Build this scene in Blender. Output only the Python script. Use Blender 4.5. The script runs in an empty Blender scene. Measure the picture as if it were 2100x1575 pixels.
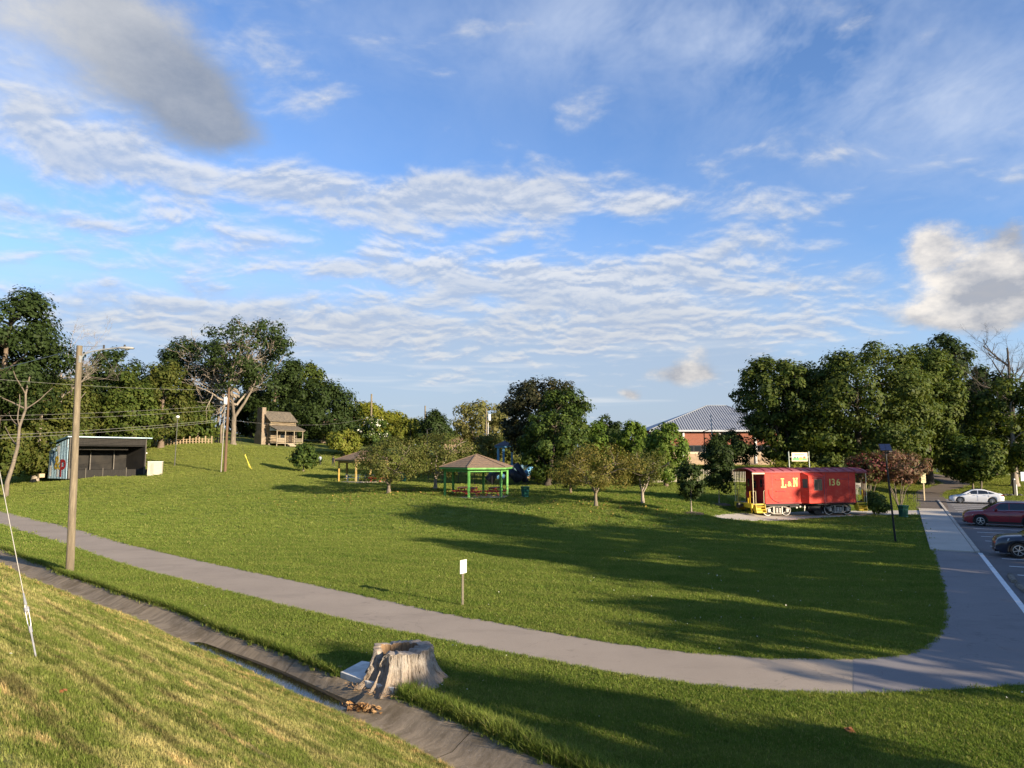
import bpy, bmesh, math, random
import numpy as np
from mathutils import Vector, Matrix, noise as mnoise
random.seed(7); RNG = np.random.default_rng(7)
SC = bpy.context.scene
COL = SC.collection
R = math.radians
# ------------------------------------------------------------------ camera
F = 1456.0                      # focal length in photo pixels (2100 wide)
PITCH = R(5.6)
EYE = (0.0, 0.0, 5.0)
cam_data = bpy.data.cameras.new('camera'); cam = bpy.data.objects.new('camera', cam_data)
COL.objects.link(cam); SC.camera = cam
cam.location = EYE; cam.rotation_euler = (R(90) + PITCH, 0, 0)
cam_data.sensor_fit = 'HORIZONTAL'; cam_data.sensor_width = 36; cam_data.lens = 36 * F / 2100
cam_data.clip_start = 0.1; cam_data.clip_end = 3000
# ------------------------------------------------------------------ render / exposure
SC.render.engine = 'CYCLES'
SC.view_settings.view_transform = 'Standard'; SC.view_settings.look = 'None'
SC.view_settings.gamma = 1; SC.view_settings.use_curve_mapping = False
SC.view_settings.exposure = 1.30
SC.cycles.use_denoising = True
SC.cycles.max_bounces = 6; SC.cycles.diffuse_bounces = 3; SC.cycles.glossy_bounces = 3
SC.cycles.transmission_bounces = 4; SC.cycles.transparent_max_bounces = 6
SC.cycles.caustics_reflective = False; SC.cycles.caustics_refractive = False
# ------------------------------------------------------------------ sun
SUN_EL = R(15.2)
SH = Vector((0.77, -0.638, 0)).normalized()        # horizontal direction to the sun
TO_SUN = Vector((SH.x * math.cos(SUN_EL), SH.y * math.cos(SUN_EL), math.sin(SUN_EL)))
sun_data = bpy.data.lights.new('sun', 'SUN'); sun = bpy.data.objects.new('sun', sun_data); COL.objects.link(sun)
sun_data.energy = 5.0; sun_data.angle = R(0.5); sun_data.color = (1.0, 0.835, 0.62)
sun.rotation_euler = TO_SUN.to_track_quat('Z', 'Y').to_euler(); sun.location = (60, -50, 40)

# ------------------------------------------------------------------ node helper
class NT:
    def __init__(s, tree): s.t = tree; s.l = tree.links
    def new(s, typ, **kw):
        n = s.t.nodes.new(typ)
        for k, v in kw.items(): setattr(n, k, v)
        return n
    def put(s, sock, v):
        if v is None: return
        if hasattr(v, 'is_output') or isinstance(v, bpy.types.NodeSocket): s.l.new(v, sock)
        else: sock.default_value = v
    def m(s, op, a, b=None, c=None, clamp=False):
        n = s.new('ShaderNodeMath', operation=op); n.use_clamp = clamp
        for i, v in enumerate((a, b, c)):
            if v is not None: s.put(n.inputs[i], v)
        return n.outputs[0]
    def vm(s, op, a, b=None, scale=None):
        n = s.new('ShaderNodeVectorMath', operation=op)
        s.put(n.inputs[0], a)
        if b is not None: s.put(n.inputs[1], b)
        if scale is not None: s.put(n.inputs[3], scale)
        return n.outputs['Value'] if op in ('DOT_PRODUCT', 'LENGTH', 'DISTANCE') else n.outputs[0]
    def comb(s, x=0.0, y=0.0, z=0.0):
        n = s.new('ShaderNodeCombineXYZ')
        for i, v in enumerate((x, y, z)): s.put(n.inputs[i], v)
        return n.outputs[0]
    def sep(s, v):
        n = s.new('ShaderNodeSeparateXYZ'); s.put(n.inputs[0], v); return n.outputs
    def noise(s, vec, scale=5.0, detail=3.0, rough=0.55, dist=0.0, color=False):
        n = s.new('ShaderNodeTexNoise'); s.put(n.inputs['Vector'], vec)
        s.put(n.inputs['Scale'], scale); s.put(n.inputs['Detail'], detail); s.put(n.inputs['Roughness'], rough); s.put(n.inputs['Distortion'], dist)
        return n.outputs['Color' if color else 'Fac']
    def step(s, x, a, b):
        n = s.new('ShaderNodeMapRange', interpolation_type='SMOOTHSTEP')
        s.put(n.inputs['Value'], x); s.put(n.inputs['From Min'], a); s.put(n.inputs['From Max'], b)
        return n.outputs['Result']
    def lin(s, x, a, b, c=0.0, d=1.0):
        n = s.new('ShaderNodeMapRange'); n.clamp = True
        s.put(n.inputs['Value'], x)
        for k, v in (('From Min', a), ('From Max', b), ('To Min', c), ('To Max', d)): s.put(n.inputs[k], v)
        return n.outputs['Result']
    def mix(s, f, a, b, mode='MIX'):
        n = s.new('ShaderNodeMix', data_type='RGBA', blend_type=mode); n.clamp_factor = True
        s.put(n.inputs[0], f)
        for sock, v in ((n.inputs[6], a), (n.inputs[7], b)):
            if isinstance(v, (tuple, list)): v = tuple(v)[:3] + (1.0,)
            s.put(sock, v)
        return n.outputs[2]
    def bump(s, h, strength=0.3, dist=0.02):
        n = s.new('ShaderNodeBump'); s.put(n.inputs['Height'], h); s.put(n.inputs['Strength'], strength); s.put(n.inputs['Distance'], dist)
        return n.outputs[0]

def ray(u, v):
    a = (u - 1050.0) / F; b = (787.5 - v) / F
    c, s = math.cos(PITCH), math.sin(PITCH)
    return Vector((a, c - b * s, s + b * c))

# ------------------------------------------------------------------ world: sky texture with broken cloud decks
world = bpy.data.worlds.new('World'); SC.world = world; world.use_nodes = True
W = NT(world.node_tree); world.node_tree.nodes.clear()
sky = W.new('ShaderNodeTexSky', sky_type='NISHITA')
sky.sun_disc = False; sky.sun_elevation = SUN_EL; sky.sun_rotation = math.atan2(SH.x, SH.y)
sky.altitude = 200; sky.air_density = 1.0; sky.dust_density = 0.6; sky.ozone_density = 2.2
gen = W.new('ShaderNodeTexCoord').outputs['Generated']
gx, gy, gz = W.sep(gen)
az = W.m('ARCTAN2', gx, gy)
el = W.m('ARCSINE', gz)
zc = W.m('MAXIMUM', gz, 0.0)
inv = W.m('DIVIDE', 1.0, W.m('ADD', zc, 0.20))
P = W.comb(W.m('MULTIPLY', gx, inv), W.m('MULTIPLY', gy, inv), 0.0)       # flat cloud deck seen in perspective
Q = W.comb(az, W.m('MULTIPLY', el, 1.6), 0.0)
AE = W.comb(az, el, 0.0)
def blob(u, v, a, b, rot=0.0, kk=2.6):
    """soft elliptic patch of cloud cover centred on a direction of the sky"""
    d = ray(u, v); A = math.atan2(d.x, d.y); E = math.asin(d.z / d.length)
    d2 = ray(u + 10, v); ka = (math.atan2(d2.x, d2.y) - A) / 10
    d3 = ray(u, v - 10); ke = (math.asin(d3.z / d3.length) - E) / 10
    n = W.new('ShaderNodeMapping', vector_type='TEXTURE'); W.l.new(AE, n.inputs[0])
    n.inputs['Location'].default_value = (A, E, 0); n.inputs['Rotation'].default_value = (0, 0, R(rot)); n.inputs['Scale'].default_value = (a * ka * kk, b * ke * kk, 1)
    gr = W.new('ShaderNodeTexGradient', gradient_type='QUADRATIC_SPHERE'); W.l.new(n.outputs[0], gr.inputs[0]); return gr.outputs['Fac']
def blobs(*args):
    o = None
    for a_ in args:
        o = W.m('MULTIPLY_ADD', blob(*a_[1:]), float(a_[0]), 0.0 if o is None else o)
    return o
warp = W.vm('SCALE', W.vm('SUBTRACT', W.noise(P, 2.2, 2, 0.5, color=True), (0.5, 0.5, 0.5)), scale=0.22)
Pw = W.vm('ADD', P, warp)
big = W.noise(Pw, 2.1, 3, 0.55)
# altocumulus: ragged bands of small soft cells, lit from above, grey below
bands = blobs((1.3, 640, 400, 450, 42, -3), (1.2, 1000, 388, 260, 40, 3), (1.3, 1330, 420, 240, 30, -3), (1.1, 120, 300, 190, 66, -14), (0.95, 60, 440, 190, 26, -3), (0.6, 50, 520, 120, 16, 0),
              (1.3, 950, 562, 560, 40, -2), (1.2, 1260, 610, 330, 52, -8), (1.1, 480, 650, 500, 52, 0), (0.75, 1480, 510, 110, 40, 10), (0.8, 1000, 690, 640, 55, 0), (0.8, 2080, 370, 120, 50, 8),
              (0.8, 60, 190, 180, 50, -10), (0.65, 560, 140, 140, 60, -30), (0.45, 975, 78, 40, 22, 20), (0.4, 915, 138, 40, 22, 10), (0.35, 700, 30, 260, 40, 0))
cov = W.m('ADD', W.m('MULTIPLY', W.m('MINIMUM', bands, 1.35), 0.50), W.m('MULTIPLY', W.m('SUBTRACT', big, 0.385), 1.15))
SC1 = W.vm('MULTIPLY', Pw, (1.0, 1.15, 1.0))
cell = W.noise(SC1, 7.2, 6, 0.56)
cellU = W.noise(W.vm('MULTIPLY', SC1, (0.988, 0.988, 1.0)), 7.2, 6, 0.56)
dens = W.m('ADD', cov, W.m('MULTIPLY', W.m('SUBTRACT', cell, 0.5), 1.25))
alto = W.step(dens, 0.22, 0.74)
core = W.step(dens, 0.45, 1.0)
lit = W.lin(W.m('SUBTRACT', cell, cellU), -0.085, 0.105)
# grey-blue sheet low in the west, thin cirrus veil
fib = W.noise(W.vm('MULTIPLY', Pw, (0.8, 0.5, 1.0)), 2.6, 6, 0.66, 0.0)
veil = W.m('MULTIPLY', W.m('ADD', blobs((1.2, 1640, 90, 420, 150, -16), (0.7, 1950, 260, 260, 100, -20), (0.6, 1250, 60, 300, 80, 0), (1.3, 90, 130, 240, 130), (0.4, 720, 60, 300, 90)), 0.12), W.lin(fib, 0.36, 0.68))
sheet_ = W.m('MULTIPLY', blobs((1.3, 800, 720, 700, 110), (0.9, 1300, 720, 330, 90), (1.3, 950, 850, 1300, 80), (0.7, 350, 690, 350, 70)), W.lin(fib, 0.15, 0.62, 0.55, 1.0))
streak = W.m('MULTIPLY', W.step(W.noise(W.vm('MULTIPLY', Q, (2.6, 24.0, 1.0)), 1.0, 3, 0.6, 0.0), 0.50, 0.70), blobs((1, 800, 770, 760, 100), (1, 1050, 845, 1100, 28)))
# low cumulus with soft grey bodies
edge = W.noise(Q, 9.5, 7, 0.66)
def cumulus(bs, thr, w, k_=1.25):
    return W.step(W.m('ADD', bs, W.m('MULTIPLY', W.m('SUBTRACT', edge, 0.5), k_)), thr, thr + w)
cum = cumulus(blobs((1.2, 2030, 575, 125, 85), (0.95, 1905, 505, 62, 62), (0.8, 1960, 645, 160, 34), (0.5, 2080, 480, 60, 40), (0.95, 1420, 768, 105, 26, -3), (0.65, 1435, 715, 46, 30), (0.95, 1290, 810, 36, 15, -18), (0.42, 1630, 585, 60, 22)), 0.40, 0.42)
dark = cumulus(blobs((1.15, 250, 70, 180, 125, -38), (1.25, 400, 200, 100, 88, -25), (0.75, 60, 30, 190, 90), (0.6, 470, 275, 70, 40)), 0.22, 0.85, 1.25)
hz = W.m('POWER', W.m('SUBTRACT', 1.0, zc), 14.0)
K = 8.0
def kc(r, g, b): return (r * K, g * K, b * K)
blue = W.mix(1.0, sky.outputs[0], (0.82, 0.965, 1.22), 'MULTIPLY')
c = W.mix(W.m('MULTIPLY', hz, 0.85), blue, kc(0.36, 0.43, 0.51))
c = W.mix(W.m('MULTIPLY', W.m('MINIMUM', veil, 1.0), 0.80), c, kc(0.40, 0.455, 0.56))
c = W.mix(W.m('MULTIPLY', W.m('MINIMUM', sheet_, 1.0), 0.80), c, kc(0.265, 0.315, 0.395))
c = W.mix(W.m('MULTIPLY', streak, 0.62), c, kc(0.52, 0.53, 0.54))
acol = W.mix(lit, kc(0.27, 0.325, 0.43), kc(0.52, 0.515, 0.505))
acol = W.mix(W.m('MULTIPLY', core, 0.55), acol, kc(0.305, 0.345, 0.42))
acol = W.mix(W.m('MULTIPLY', W.m('MULTIPLY', blobs((0.9, 600, 365, 460, 30, -3), (0.9, 1330, 405, 260, 24, -3), (1, 950, 520, 560, 26, -2), (0.8, 1250, 585, 320, 26, -8)), 0.6), W.lin(lit, 0.25, 0.8)), acol, kc(0.60, 0.59, 0.575))
c = W.mix(W.m('MULTIPLY', alto, 0.82), c, acol)
cn = W.noise(W.vm('ADD', Q, (0.02, 0.03, 0)), 9.5, 4, 0.62)
cs = W.lin(W.m('ADD', W.m('MULTIPLY', W.m('SUBTRACT', edge, cn), 3.0), blobs((0.75, 1895, 490, 75, 85, -20), (0.55, 2000, 520, 60, 40), (0.6, 1880, 620, 50, 30), (0.6, 1435, 708, 50, 26), (0.7, 1280, 806, 45, 20))), -0.1, 0.95)
c = W.mix(W.m('MULTIPLY', cum, 0.93), c, W.mix(cs, kc(0.26, 0.27, 0.30), kc(0.62, 0.575, 0.52)))
ds = W.lin(W.m('ADD', W.m('MULTIPLY', edge, 0.7), blobs((0.6, 60, 30, 190, 110), (0.3, 330, 20, 200, 60))), 0.30, 0.95)
c = W.mix(W.m('MULTIPLY', dark, 0.90), c, W.mix(ds, kc(0.175, 0.20, 0.245), kc(0.42, 0.42, 0.42)))
bg = W.new('ShaderNodeBackground'); W.put(bg.inputs[0], c); bg.inputs[1].default_value = 0.084
wo = W.new('ShaderNodeOutputWorld'); W.l.new(bg.outputs[0], wo.inputs[0])
world.cycles.sampling_method = 'MANUAL'; world.cycles.sample_map_resolution = 512
# ------------------------------------------------------------------ mesh + object helpers
class MB:
    """collects vertices and faces (with material slots) for ONE mesh"""
    def __init__(s): s.v = []; s.f = []; s.mi = []
    def add(s, vs, fs, mi=0):
        o = len(s.v); s.v.extend([tuple(p) for p in vs]); s.f.extend([tuple(i + o for i in f) for f in fs]); s.mi.extend([mi] * len(fs)); return s
    def box(s, c, d, rz=0.0, mi=0, m=None, taper=1.0):
        hx, hy, hz = d[0] / 2, d[1] / 2, d[2] / 2
        p = [(-hx, -hy, -hz), (hx, -hy, -hz), (hx, hy, -hz), (-hx, hy, -hz), (-hx * taper, -hy * taper, hz), (hx * taper, -hy * taper, hz), (hx * taper, hy * taper, hz), (-hx * taper, hy * taper, hz)]
        if m is None: m = Matrix.Rotation(rz, 3, 'Z')
        c = Vector(c)
        return s.add([m @ Vector(q) + c for q in p], [(0, 3, 2, 1), (4, 5, 6, 7), (0, 1, 5, 4), (1, 2, 6, 5), (2, 3, 7, 6), (3, 0, 4, 7)], mi)
    def b2(s, x0, x1, y0, y1, z0, z1, mi=0):
        return s.box(((x0 + x1) / 2, (y0 + y1) / 2, (z0 + z1) / 2), (abs(x1 - x0), abs(y1 - y0), abs(z1 - z0)), mi=mi)
    def bar(s, p, q, w, h=None, mi=0):
        """rectangular bar from p to q"""
        p = Vector(p); q = Vector(q); h = h or w; d = q - p
        m = d.to_track_quat('Z', 'Y').to_matrix()
        return s.box((p + q) / 2, (w, h, d.length), m=m, mi=mi)
    def tube(s, pts, rad, seg=8, mi=0, cap=True):
        pts = [Vector(p) for p in pts]; n = len(pts)
        rad = [rad] * n if isinstance(rad, (int, float)) else rad
        vs = []; up = None
        for i, p in enumerate(pts):
            t = (pts[min(i + 1, n - 1)] - pts[max(i - 1, 0)])
            t = t.normalized() if t.length > 1e-9 else Vector((0, 0, 1))
            if up is None: up = t.orthogonal().normalized()
            else:
                up = up - t * up.dot(t); up = up.normalized() if up.length > 1e-6 else t.orthogonal().normalized()
            sd = t.cross(up)
            for k in range(seg):
                a = 2 * math.pi * k / seg; vs.append(p + (up * math.cos(a) + sd * math.sin(a)) * rad[i])
        fs = [(i * seg + k, i * seg + (k + 1) % seg, (i + 1) * seg + (k + 1) % seg, (i + 1) * seg + k) for i in range(n - 1) for k in range(seg)]
        if cap: fs += [tuple(range(seg - 1, -1, -1)), tuple((n - 1) * seg + k for k in range(seg))]
        return s.add(vs, fs, mi)
    def cyl(s, p, q, r0, r1=None, seg=12, mi=0): return s.tube([p, q], [r0, r0 if r1 is None else r1], seg, mi)
    def lathe(s, prof, seg=20, c=(0, 0, 0), axis='Z', mi=0):
        vs = []; c = Vector(c)
        for r, z in prof:
            for k in range(seg):
                a = 2 * math.pi * k / seg; x, y = r * math.cos(a), r * math.sin(a)
                vs.append(c + Vector({'Z': (x, y, z), 'Y': (x, z, y), 'X': (z, x, y)}[axis]))
        n = len(prof)
        fs = [(i * seg + k, i * seg + (k + 1) % seg, (i + 1) * seg + (k + 1) % seg, (i + 1) * seg + k) for i in range(n - 1) for k in range(seg)]
        return s.add(vs, fs, mi)
    def poly(s, pts, d, mi=0):
        """flat polygon pts (3D) thickened by vector d"""
        d = Vector(d); n = len(pts); a = [Vector(p) for p in pts]; b = [p + d for p in a]
        return s.add(a + b, [tuple(range(n - 1, -1, -1)), tuple(range(n, 2 * n))] + [(i, (i + 1) % n, n + (i + 1) % n, n + i) for i in range(n)], mi)
    def quad(s, a, b, c, d, mi=0): return s.add([a, b, c, d], [(0, 1, 2, 3)], mi)
    def build(s, name, mats, parent=None, smooth=False, bevel=0.0, loc=None, rz=0.0, autosmooth=None):
        me = bpy.data.meshes.new(name); me.from_pydata(s.v, [], s.f)
        mats = mats if isinstance(mats, (list, tuple)) else [mats]
        for m in mats: me.materials.append(m)
        if len(mats) > 1: me.polygons.foreach_set('material_index', s.mi)
        bm = bmesh.new(); bm.from_mesh(me); bmesh.ops.recalc_face_normals(bm, faces=bm.faces)
        if bevel: bmesh.ops.bevel(bm, geom=bm.edges[:], offset=bevel, segments=1, affect='EDGES', profile=0.5)
        bm.to_mesh(me); bm.free()
        if smooth:
            me.polygons.foreach_set('use_smooth', [True] * len(me.polygons))
            if autosmooth: me.set_sharp_from_angle(angle=R(autosmooth))
        return link(name, me, parent, loc, rz)
def link(name, me, parent=None, loc=None, rz=0.0):
    o = bpy.data.objects.new(name, me); COL.objects.link(o)
    if parent: o.parent = parent
    if loc is not None: o.location = loc
    if rz: o.rotation_euler = (0, 0, rz)
    return o
def tag(o, label=None, cat=None, group=None, kind=None):
    if label: o['label'] = label
    if cat: o['category'] = cat
    if group: o['group'] = group
    if kind: o['kind'] = kind
    return o
def thing(name, loc, label, cat, rz=0.0, group=None):
    o = bpy.data.objects.new(name, None); COL.objects.link(o); o.location = loc; o.rotation_euler = (0, 0, rz); o.empty_display_size = 0.3
    return tag(o, label, cat, group)
def copy_tree(o, parent=None):
    c = o.copy(); COL.objects.link(c); c.parent = parent
    for ch in list(o.children): copy_tree(ch, c)
    return c

# ------------------------------------------------------------------ materials
def mat(name, col, rough=0.75, var=0.18, scale=6.0, bump=0.15, metal=0.0, col2=None, stretch=(1, 1, 1), spec=0.4, detail=5.0, coat=0.0, bdist=0.02, world=False, f2=(0.42, 0.62)):
    m = bpy.data.materials.new(name); m.use_nodes = True; t = NT(m.node_tree)
    b = m.node_tree.nodes['Principled BSDF']
    co = t.new('ShaderNodeNewGeometry').outputs['Position'] if world else t.new('ShaderNodeTexCoord').outputs['Object']
    v = t.vm('MULTIPLY', co, tuple(stretch))
    n = t.noise(v, scale, detail, 0.6)
    lo = tuple(x * (1 - var) for x in col); hi = tuple(min(1, x * (1 + var)) for x in col)
    c = t.mix(t.lin(n, 0.3, 0.7), lo, hi)
    if col2 is not None:
        c = t.mix(t.step(t.noise(v, scale * 0.37, 4, 0.6), f2[0], f2[1]), c, col2)
    t.put(b.inputs['Base Color'], c)
    b.inputs['Roughness'].default_value = rough; b.inputs['Metallic'].default_value = metal
    b.inputs['Specular IOR Level'].default_value = spec
    if coat: b.inputs['Coat Weight'].default_value = coat; b.inputs['Coat Roughness'].default_value = 0.08
    if bump: t.put(b.inputs['Normal'], t.bump(t.noise(v, scale * 3.1, 4, 0.6), bump, bdist))
    return m
def leaf_mat(name, col, col2=None, var=0.35, trans=0.30, mixf=(0.40, 0.62), rough=0.55):
    m = bpy.data.materials.new(name); m.use_nodes = True; t = NT(m.node_tree); m.node_tree.nodes.clear()
    geo = t.new('ShaderNodeNewGeometry'); pos = geo.outputs['Position']; rnd = geo.outputs['Random Per Island']
    n = t.noise(pos, 0.9, 3, 0.6)
    f = t.m('ADD', t.m('MULTIPLY', n, 0.7), t.m('MULTIPLY', rnd, 0.45))
    c = t.mix(t.lin(f, 0.25, 0.85), tuple(x * (1 - var) for x in col), tuple(min(1, x * (1 + var)) for x in col))
    if col2 is not None: c = t.mix(t.step(t.m('ADD', t.m('MULTIPLY', t.noise(pos, 0.55, 3, 0.6), 0.65), t.m('MULTIPLY', rnd, 0.35)), mixf[0], mixf[1]), c, col2)
    d = t.new('ShaderNodeBsdfPrincipled'); t.put(d.inputs['Base Color'], c); d.inputs['Roughness'].default_value = rough; d.inputs['Specular IOR Level'].default_value = 0.12
    tr = t.new('ShaderNodeBsdfTranslucent'); t.put(tr.inputs[0], t.mix(1.0, c, (1.25, 1.2, 0.55), 'MULTIPLY'))
    mx = t.new('ShaderNodeMixShader'); mx.inputs[0].default_value = trans
    t.l.new(d.outputs[0], mx.inputs[1]); t.l.new(tr.outputs[0], mx.inputs[2])
    o = t.new('ShaderNodeOutputMaterial'); t.l.new(mx.outputs[0], o.inputs[0])
    return m
def glass_mat(name, col=(0.02, 0.025, 0.03), rough=0.06):
    m = bpy.data.materials.new(name); m.use_nodes = True; b = m.node_tree.nodes['Principled BSDF']
    b.inputs['Base Color'].default_value = col + (1,); b.inputs['Roughness'].default_value = rough; b.inputs['Specular IOR Level'].default_value = 0.8
    return m
# ------------------------------------------------------------------ terrain
D = Vector((0.735, -0.678, 0)).normalized(); N = Vector((0.678, 0.735, 0)).normalized()   # along / across the ditch
TD = Vector((0.48, 0.877, 0)).normalized(); QD = Vector((TD.y, -TD.x, 0))                  # along / across the kerb
def sn(x, y): return x * D.x + y * D.y, x * N.x + y * N.y
def xy_sn(s, n): return s * D.x + n * N.x, s * D.y + n * N.y
def xy_tq(t, q): return t * TD.x + q * QD.x, t * TD.y + q * QD.y
_cp = []
def cpx(u, v, Y):
    d = ray(u, v); k = Y / d.y; _cp.append((d.x * k, Y, 5 + d.z * k))
for a in [(135, 977, 84), (210, 976, 87), (295, 978, 92), (250, 979, 90), (170, 979, 86), (275, 980, 88), (310, 975, 91), (100, 976, 88), (20, 980, 76), (-60, 985, 80), (-150, 975, 90), (325, 968, 92), (360, 955, 97),
          (300, 932, 110), (430, 914, 116), (520, 912, 130), (575, 913, 134), (640, 915, 140), (460, 968, 90), (516, 963, 94), (656, 955, 118), (684, 956, 118),
          (622, 968, 97), (705, 934, 128), (760, 925, 135), (830, 920, 150), (700, 903, 165), (560, 897, 170), (400, 890, 160), (200, 915, 130), (0, 925, 120), (-300, 930, 130),
          (0, 1010, 75), (200, 1015, 72), (400, 1010, 73), (560, 1000, 76), (697, 992, 82), (797, 989, 84), (743, 990, 84), (860, 988, 86),
          (965, 1022, 61), (1015, 1020, 63), (915, 1022, 62), (985, 1014, 67), (797, 1012, 66), (893, 1003, 71), (1222, 1038, 56), (1318, 1033, 58), (1418, 1046, 54), (1475, 1030, 60),
          (1000, 1046, 55.5), (700, 1040, 60), (500, 1040, 60), (1050, 998, 76), (1300, 992, 76), (1480, 992, 74), (1123, 998, 75), (950, 975, 95), (1100, 960, 110), (1400, 955, 125), (1600, 955, 125),
          (1800, 1012, 67), (1700, 1015, 68), (1845, 1014, 67), (1900, 1000, 85), (1960, 990, 95), (2080, 997, 85), (1900, 965, 125), (2100, 962, 135), (2200, 985, 100), (1800, 975, 100), (2400, 980, 120)]:
    cpx(*a)
for u in (-300, 0, 300, 600, 900, 1200): 
    for Y in (26, 38, 48): _cp.append(((u - 1050) / F * Y, Y, 0.0))
for x, y in [(19.9, 56.5), (24, 57), (28, 58), (20, 60), (28, 61.5), (33, 60), (18, 52), (24, 50), (10, 48), (5, 44), (15, 40), (20, 45), (34, 66), (40, 72), (15, 55), (30, 55)]: _cp.append((x, y, 0.0))
for k in range(14):
    a = R(-75 + k * 150 / 13); _cp.append((420 * math.sin(a), 420 * math.cos(a), 9.0 - 5 * (k / 13)))
    if k % 2 == 0: _cp.append((250 * math.sin(a), 250 * math.cos(a), 7.5 - 4.5 * (k / 13)))
_C = np.array(_cp); _nc = len(_C)
def _tps(r2): return 0.5 * r2 * np.log(r2 + 1e-9)
_r2 = ((_C[:, None, :2] - _C[None, :, :2]) ** 2).sum(-1) / 2500.0
_A = np.zeros((_nc + 3, _nc + 3)); _A[:_nc, :_nc] = _tps(_r2) + np.eye(_nc) * 0.004
_A[:_nc, _nc] = 1; _A[:_nc, _nc + 1:] = _C[:, :2] / 50.0; _A[_nc:, :_nc] = _A[:_nc, _nc:].T
_w = np.linalg.solve(_A, np.concatenate([_C[:, 2], np.zeros(3)]))
def sstep(x, a, b):
    t = np.clip((x - a) / (b - a), 0, 1); return t * t * (3 - 2 * t)
SW = -12.9         # weir station
NSH = 0.45         # ditch offset from the camera upstream of the stump, where it bends
def nsh(s):
    k = np.clip((np.asarray(s, float) + 7.0) / -6.0, 0, 1); return NSH * k * k * (3 - 2 * k)
def wob(s): return 0.10 * np.sin(s * 0.33) + 0.05 * np.sin(s * 0.9 + 1)
def channel(s, n):
    """z of the ditch / bank profile"""
    n = n - nsh(s) + wob(s)
    slope = 3.4 - 0.438 * n
    slope = np.where(n < -2, 4.276 + 0.12 * (-2 - n), slope); slope = np.minimum(slope, 4.9)
    rise = 0.045 * np.clip(SW - 3.0 - s, 0, 60)
    bot = np.where(s < SW, -0.50 + np.minimum(rise, 0.24), -0.27)
    f = np.clip((n - 8.0) / 0.3, 0, 1); zc_ = (-0.104) * (1 - f) + bot * f
    f2 = np.clip((n - 8.72) / 0.5, 0, 1); zc_ = np.where(n > 8.72, bot * (1 - f2) + (-0.03) * f2, zc_)
    return np.where(n < 8.0, slope, np.where(n < 9.22, zc_, -0.03 + 0.03 * np.clip((n - 9.22) / 0.5, 0, 1)))
def G(x, y):
    x = np.asarray(x, float); y = np.asarray(y, float); sh = x.shape; xf = x.ravel(); yf = y.ravel()
    s = xf * D.x + yf * D.y; n = xf * N.x + yf * N.y
    z = channel(s, n)
    far = n > 14.6
    if far.any():
        xx, yy = xf[far], yf[far]
        r2 = ((xx[:, None] - _C[None, :, 0]) ** 2 + (yy[:, None] - _C[None, :, 1]) ** 2) / 2500.0
        h = _tps(r2) @ _w[:_nc] + _w[_nc] + (xx * _w[_nc + 1] + yy * _w[_nc + 2]) / 50.0
        t = xx * TD.x + yy * TD.y; q = xx * QD.x + yy * QD.y
        w = sstep(n[far], 14.6, 32) * np.maximum(sstep(-q, 1.0, 9.0), sstep(t, 100, 118))
        und = 0.05 * np.sin(xx * 0.21 + 1) * np.sin(yy * 0.17) + 0.025 * np.sin(xx * 0.53) * np.sin(yy * 0.47 + 2)
        z[far] = (np.clip(h, -0.3, 30) + und) * w
    return z.reshape(sh) if sh else float(z[0])
def g(x, y): return float(G(np.array([x]), np.array([y]))[0])
def hit(u, v, dz=0.0):
    """where the sight line of a photo pixel meets the terrain"""
    d = ray(u, v); Y = 3.0 * 1.02 ** np.arange(0, 260)
    X = d.x / d.y * Y; Zr = 5 + d.z / d.y * Y; below = Zr <= G(X, Y)
    if not below.any(): k = Y[-1]
    else:
        i = int(np.argmax(below)); lo, hi = Y[max(i - 1, 0)], Y[i]
        for _ in range(18):
            m = (lo + hi) / 2
            if 5 + d.z / d.y * m <= g(d.x / d.y * m, m): hi = m
            else: lo = m
        k = hi
    x = d.x / d.y * k; return Vector((x, k, g(x, k) + dz))
def at(u, Y):
    """terrain point in photo column u at distance Y"""
    x = (u - 1050) / F * Y * 0.9952
    for _ in range(3): x = (u - 1050) / F * (Y * math.cos(PITCH) + (g(x, Y) - 5) * math.sin(PITCH))
    return Vector((x, Y, g(x, Y)))
def zat(v, Y):
    d = ray(1050, v); return 5 + d.z / d.y * Y

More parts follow.
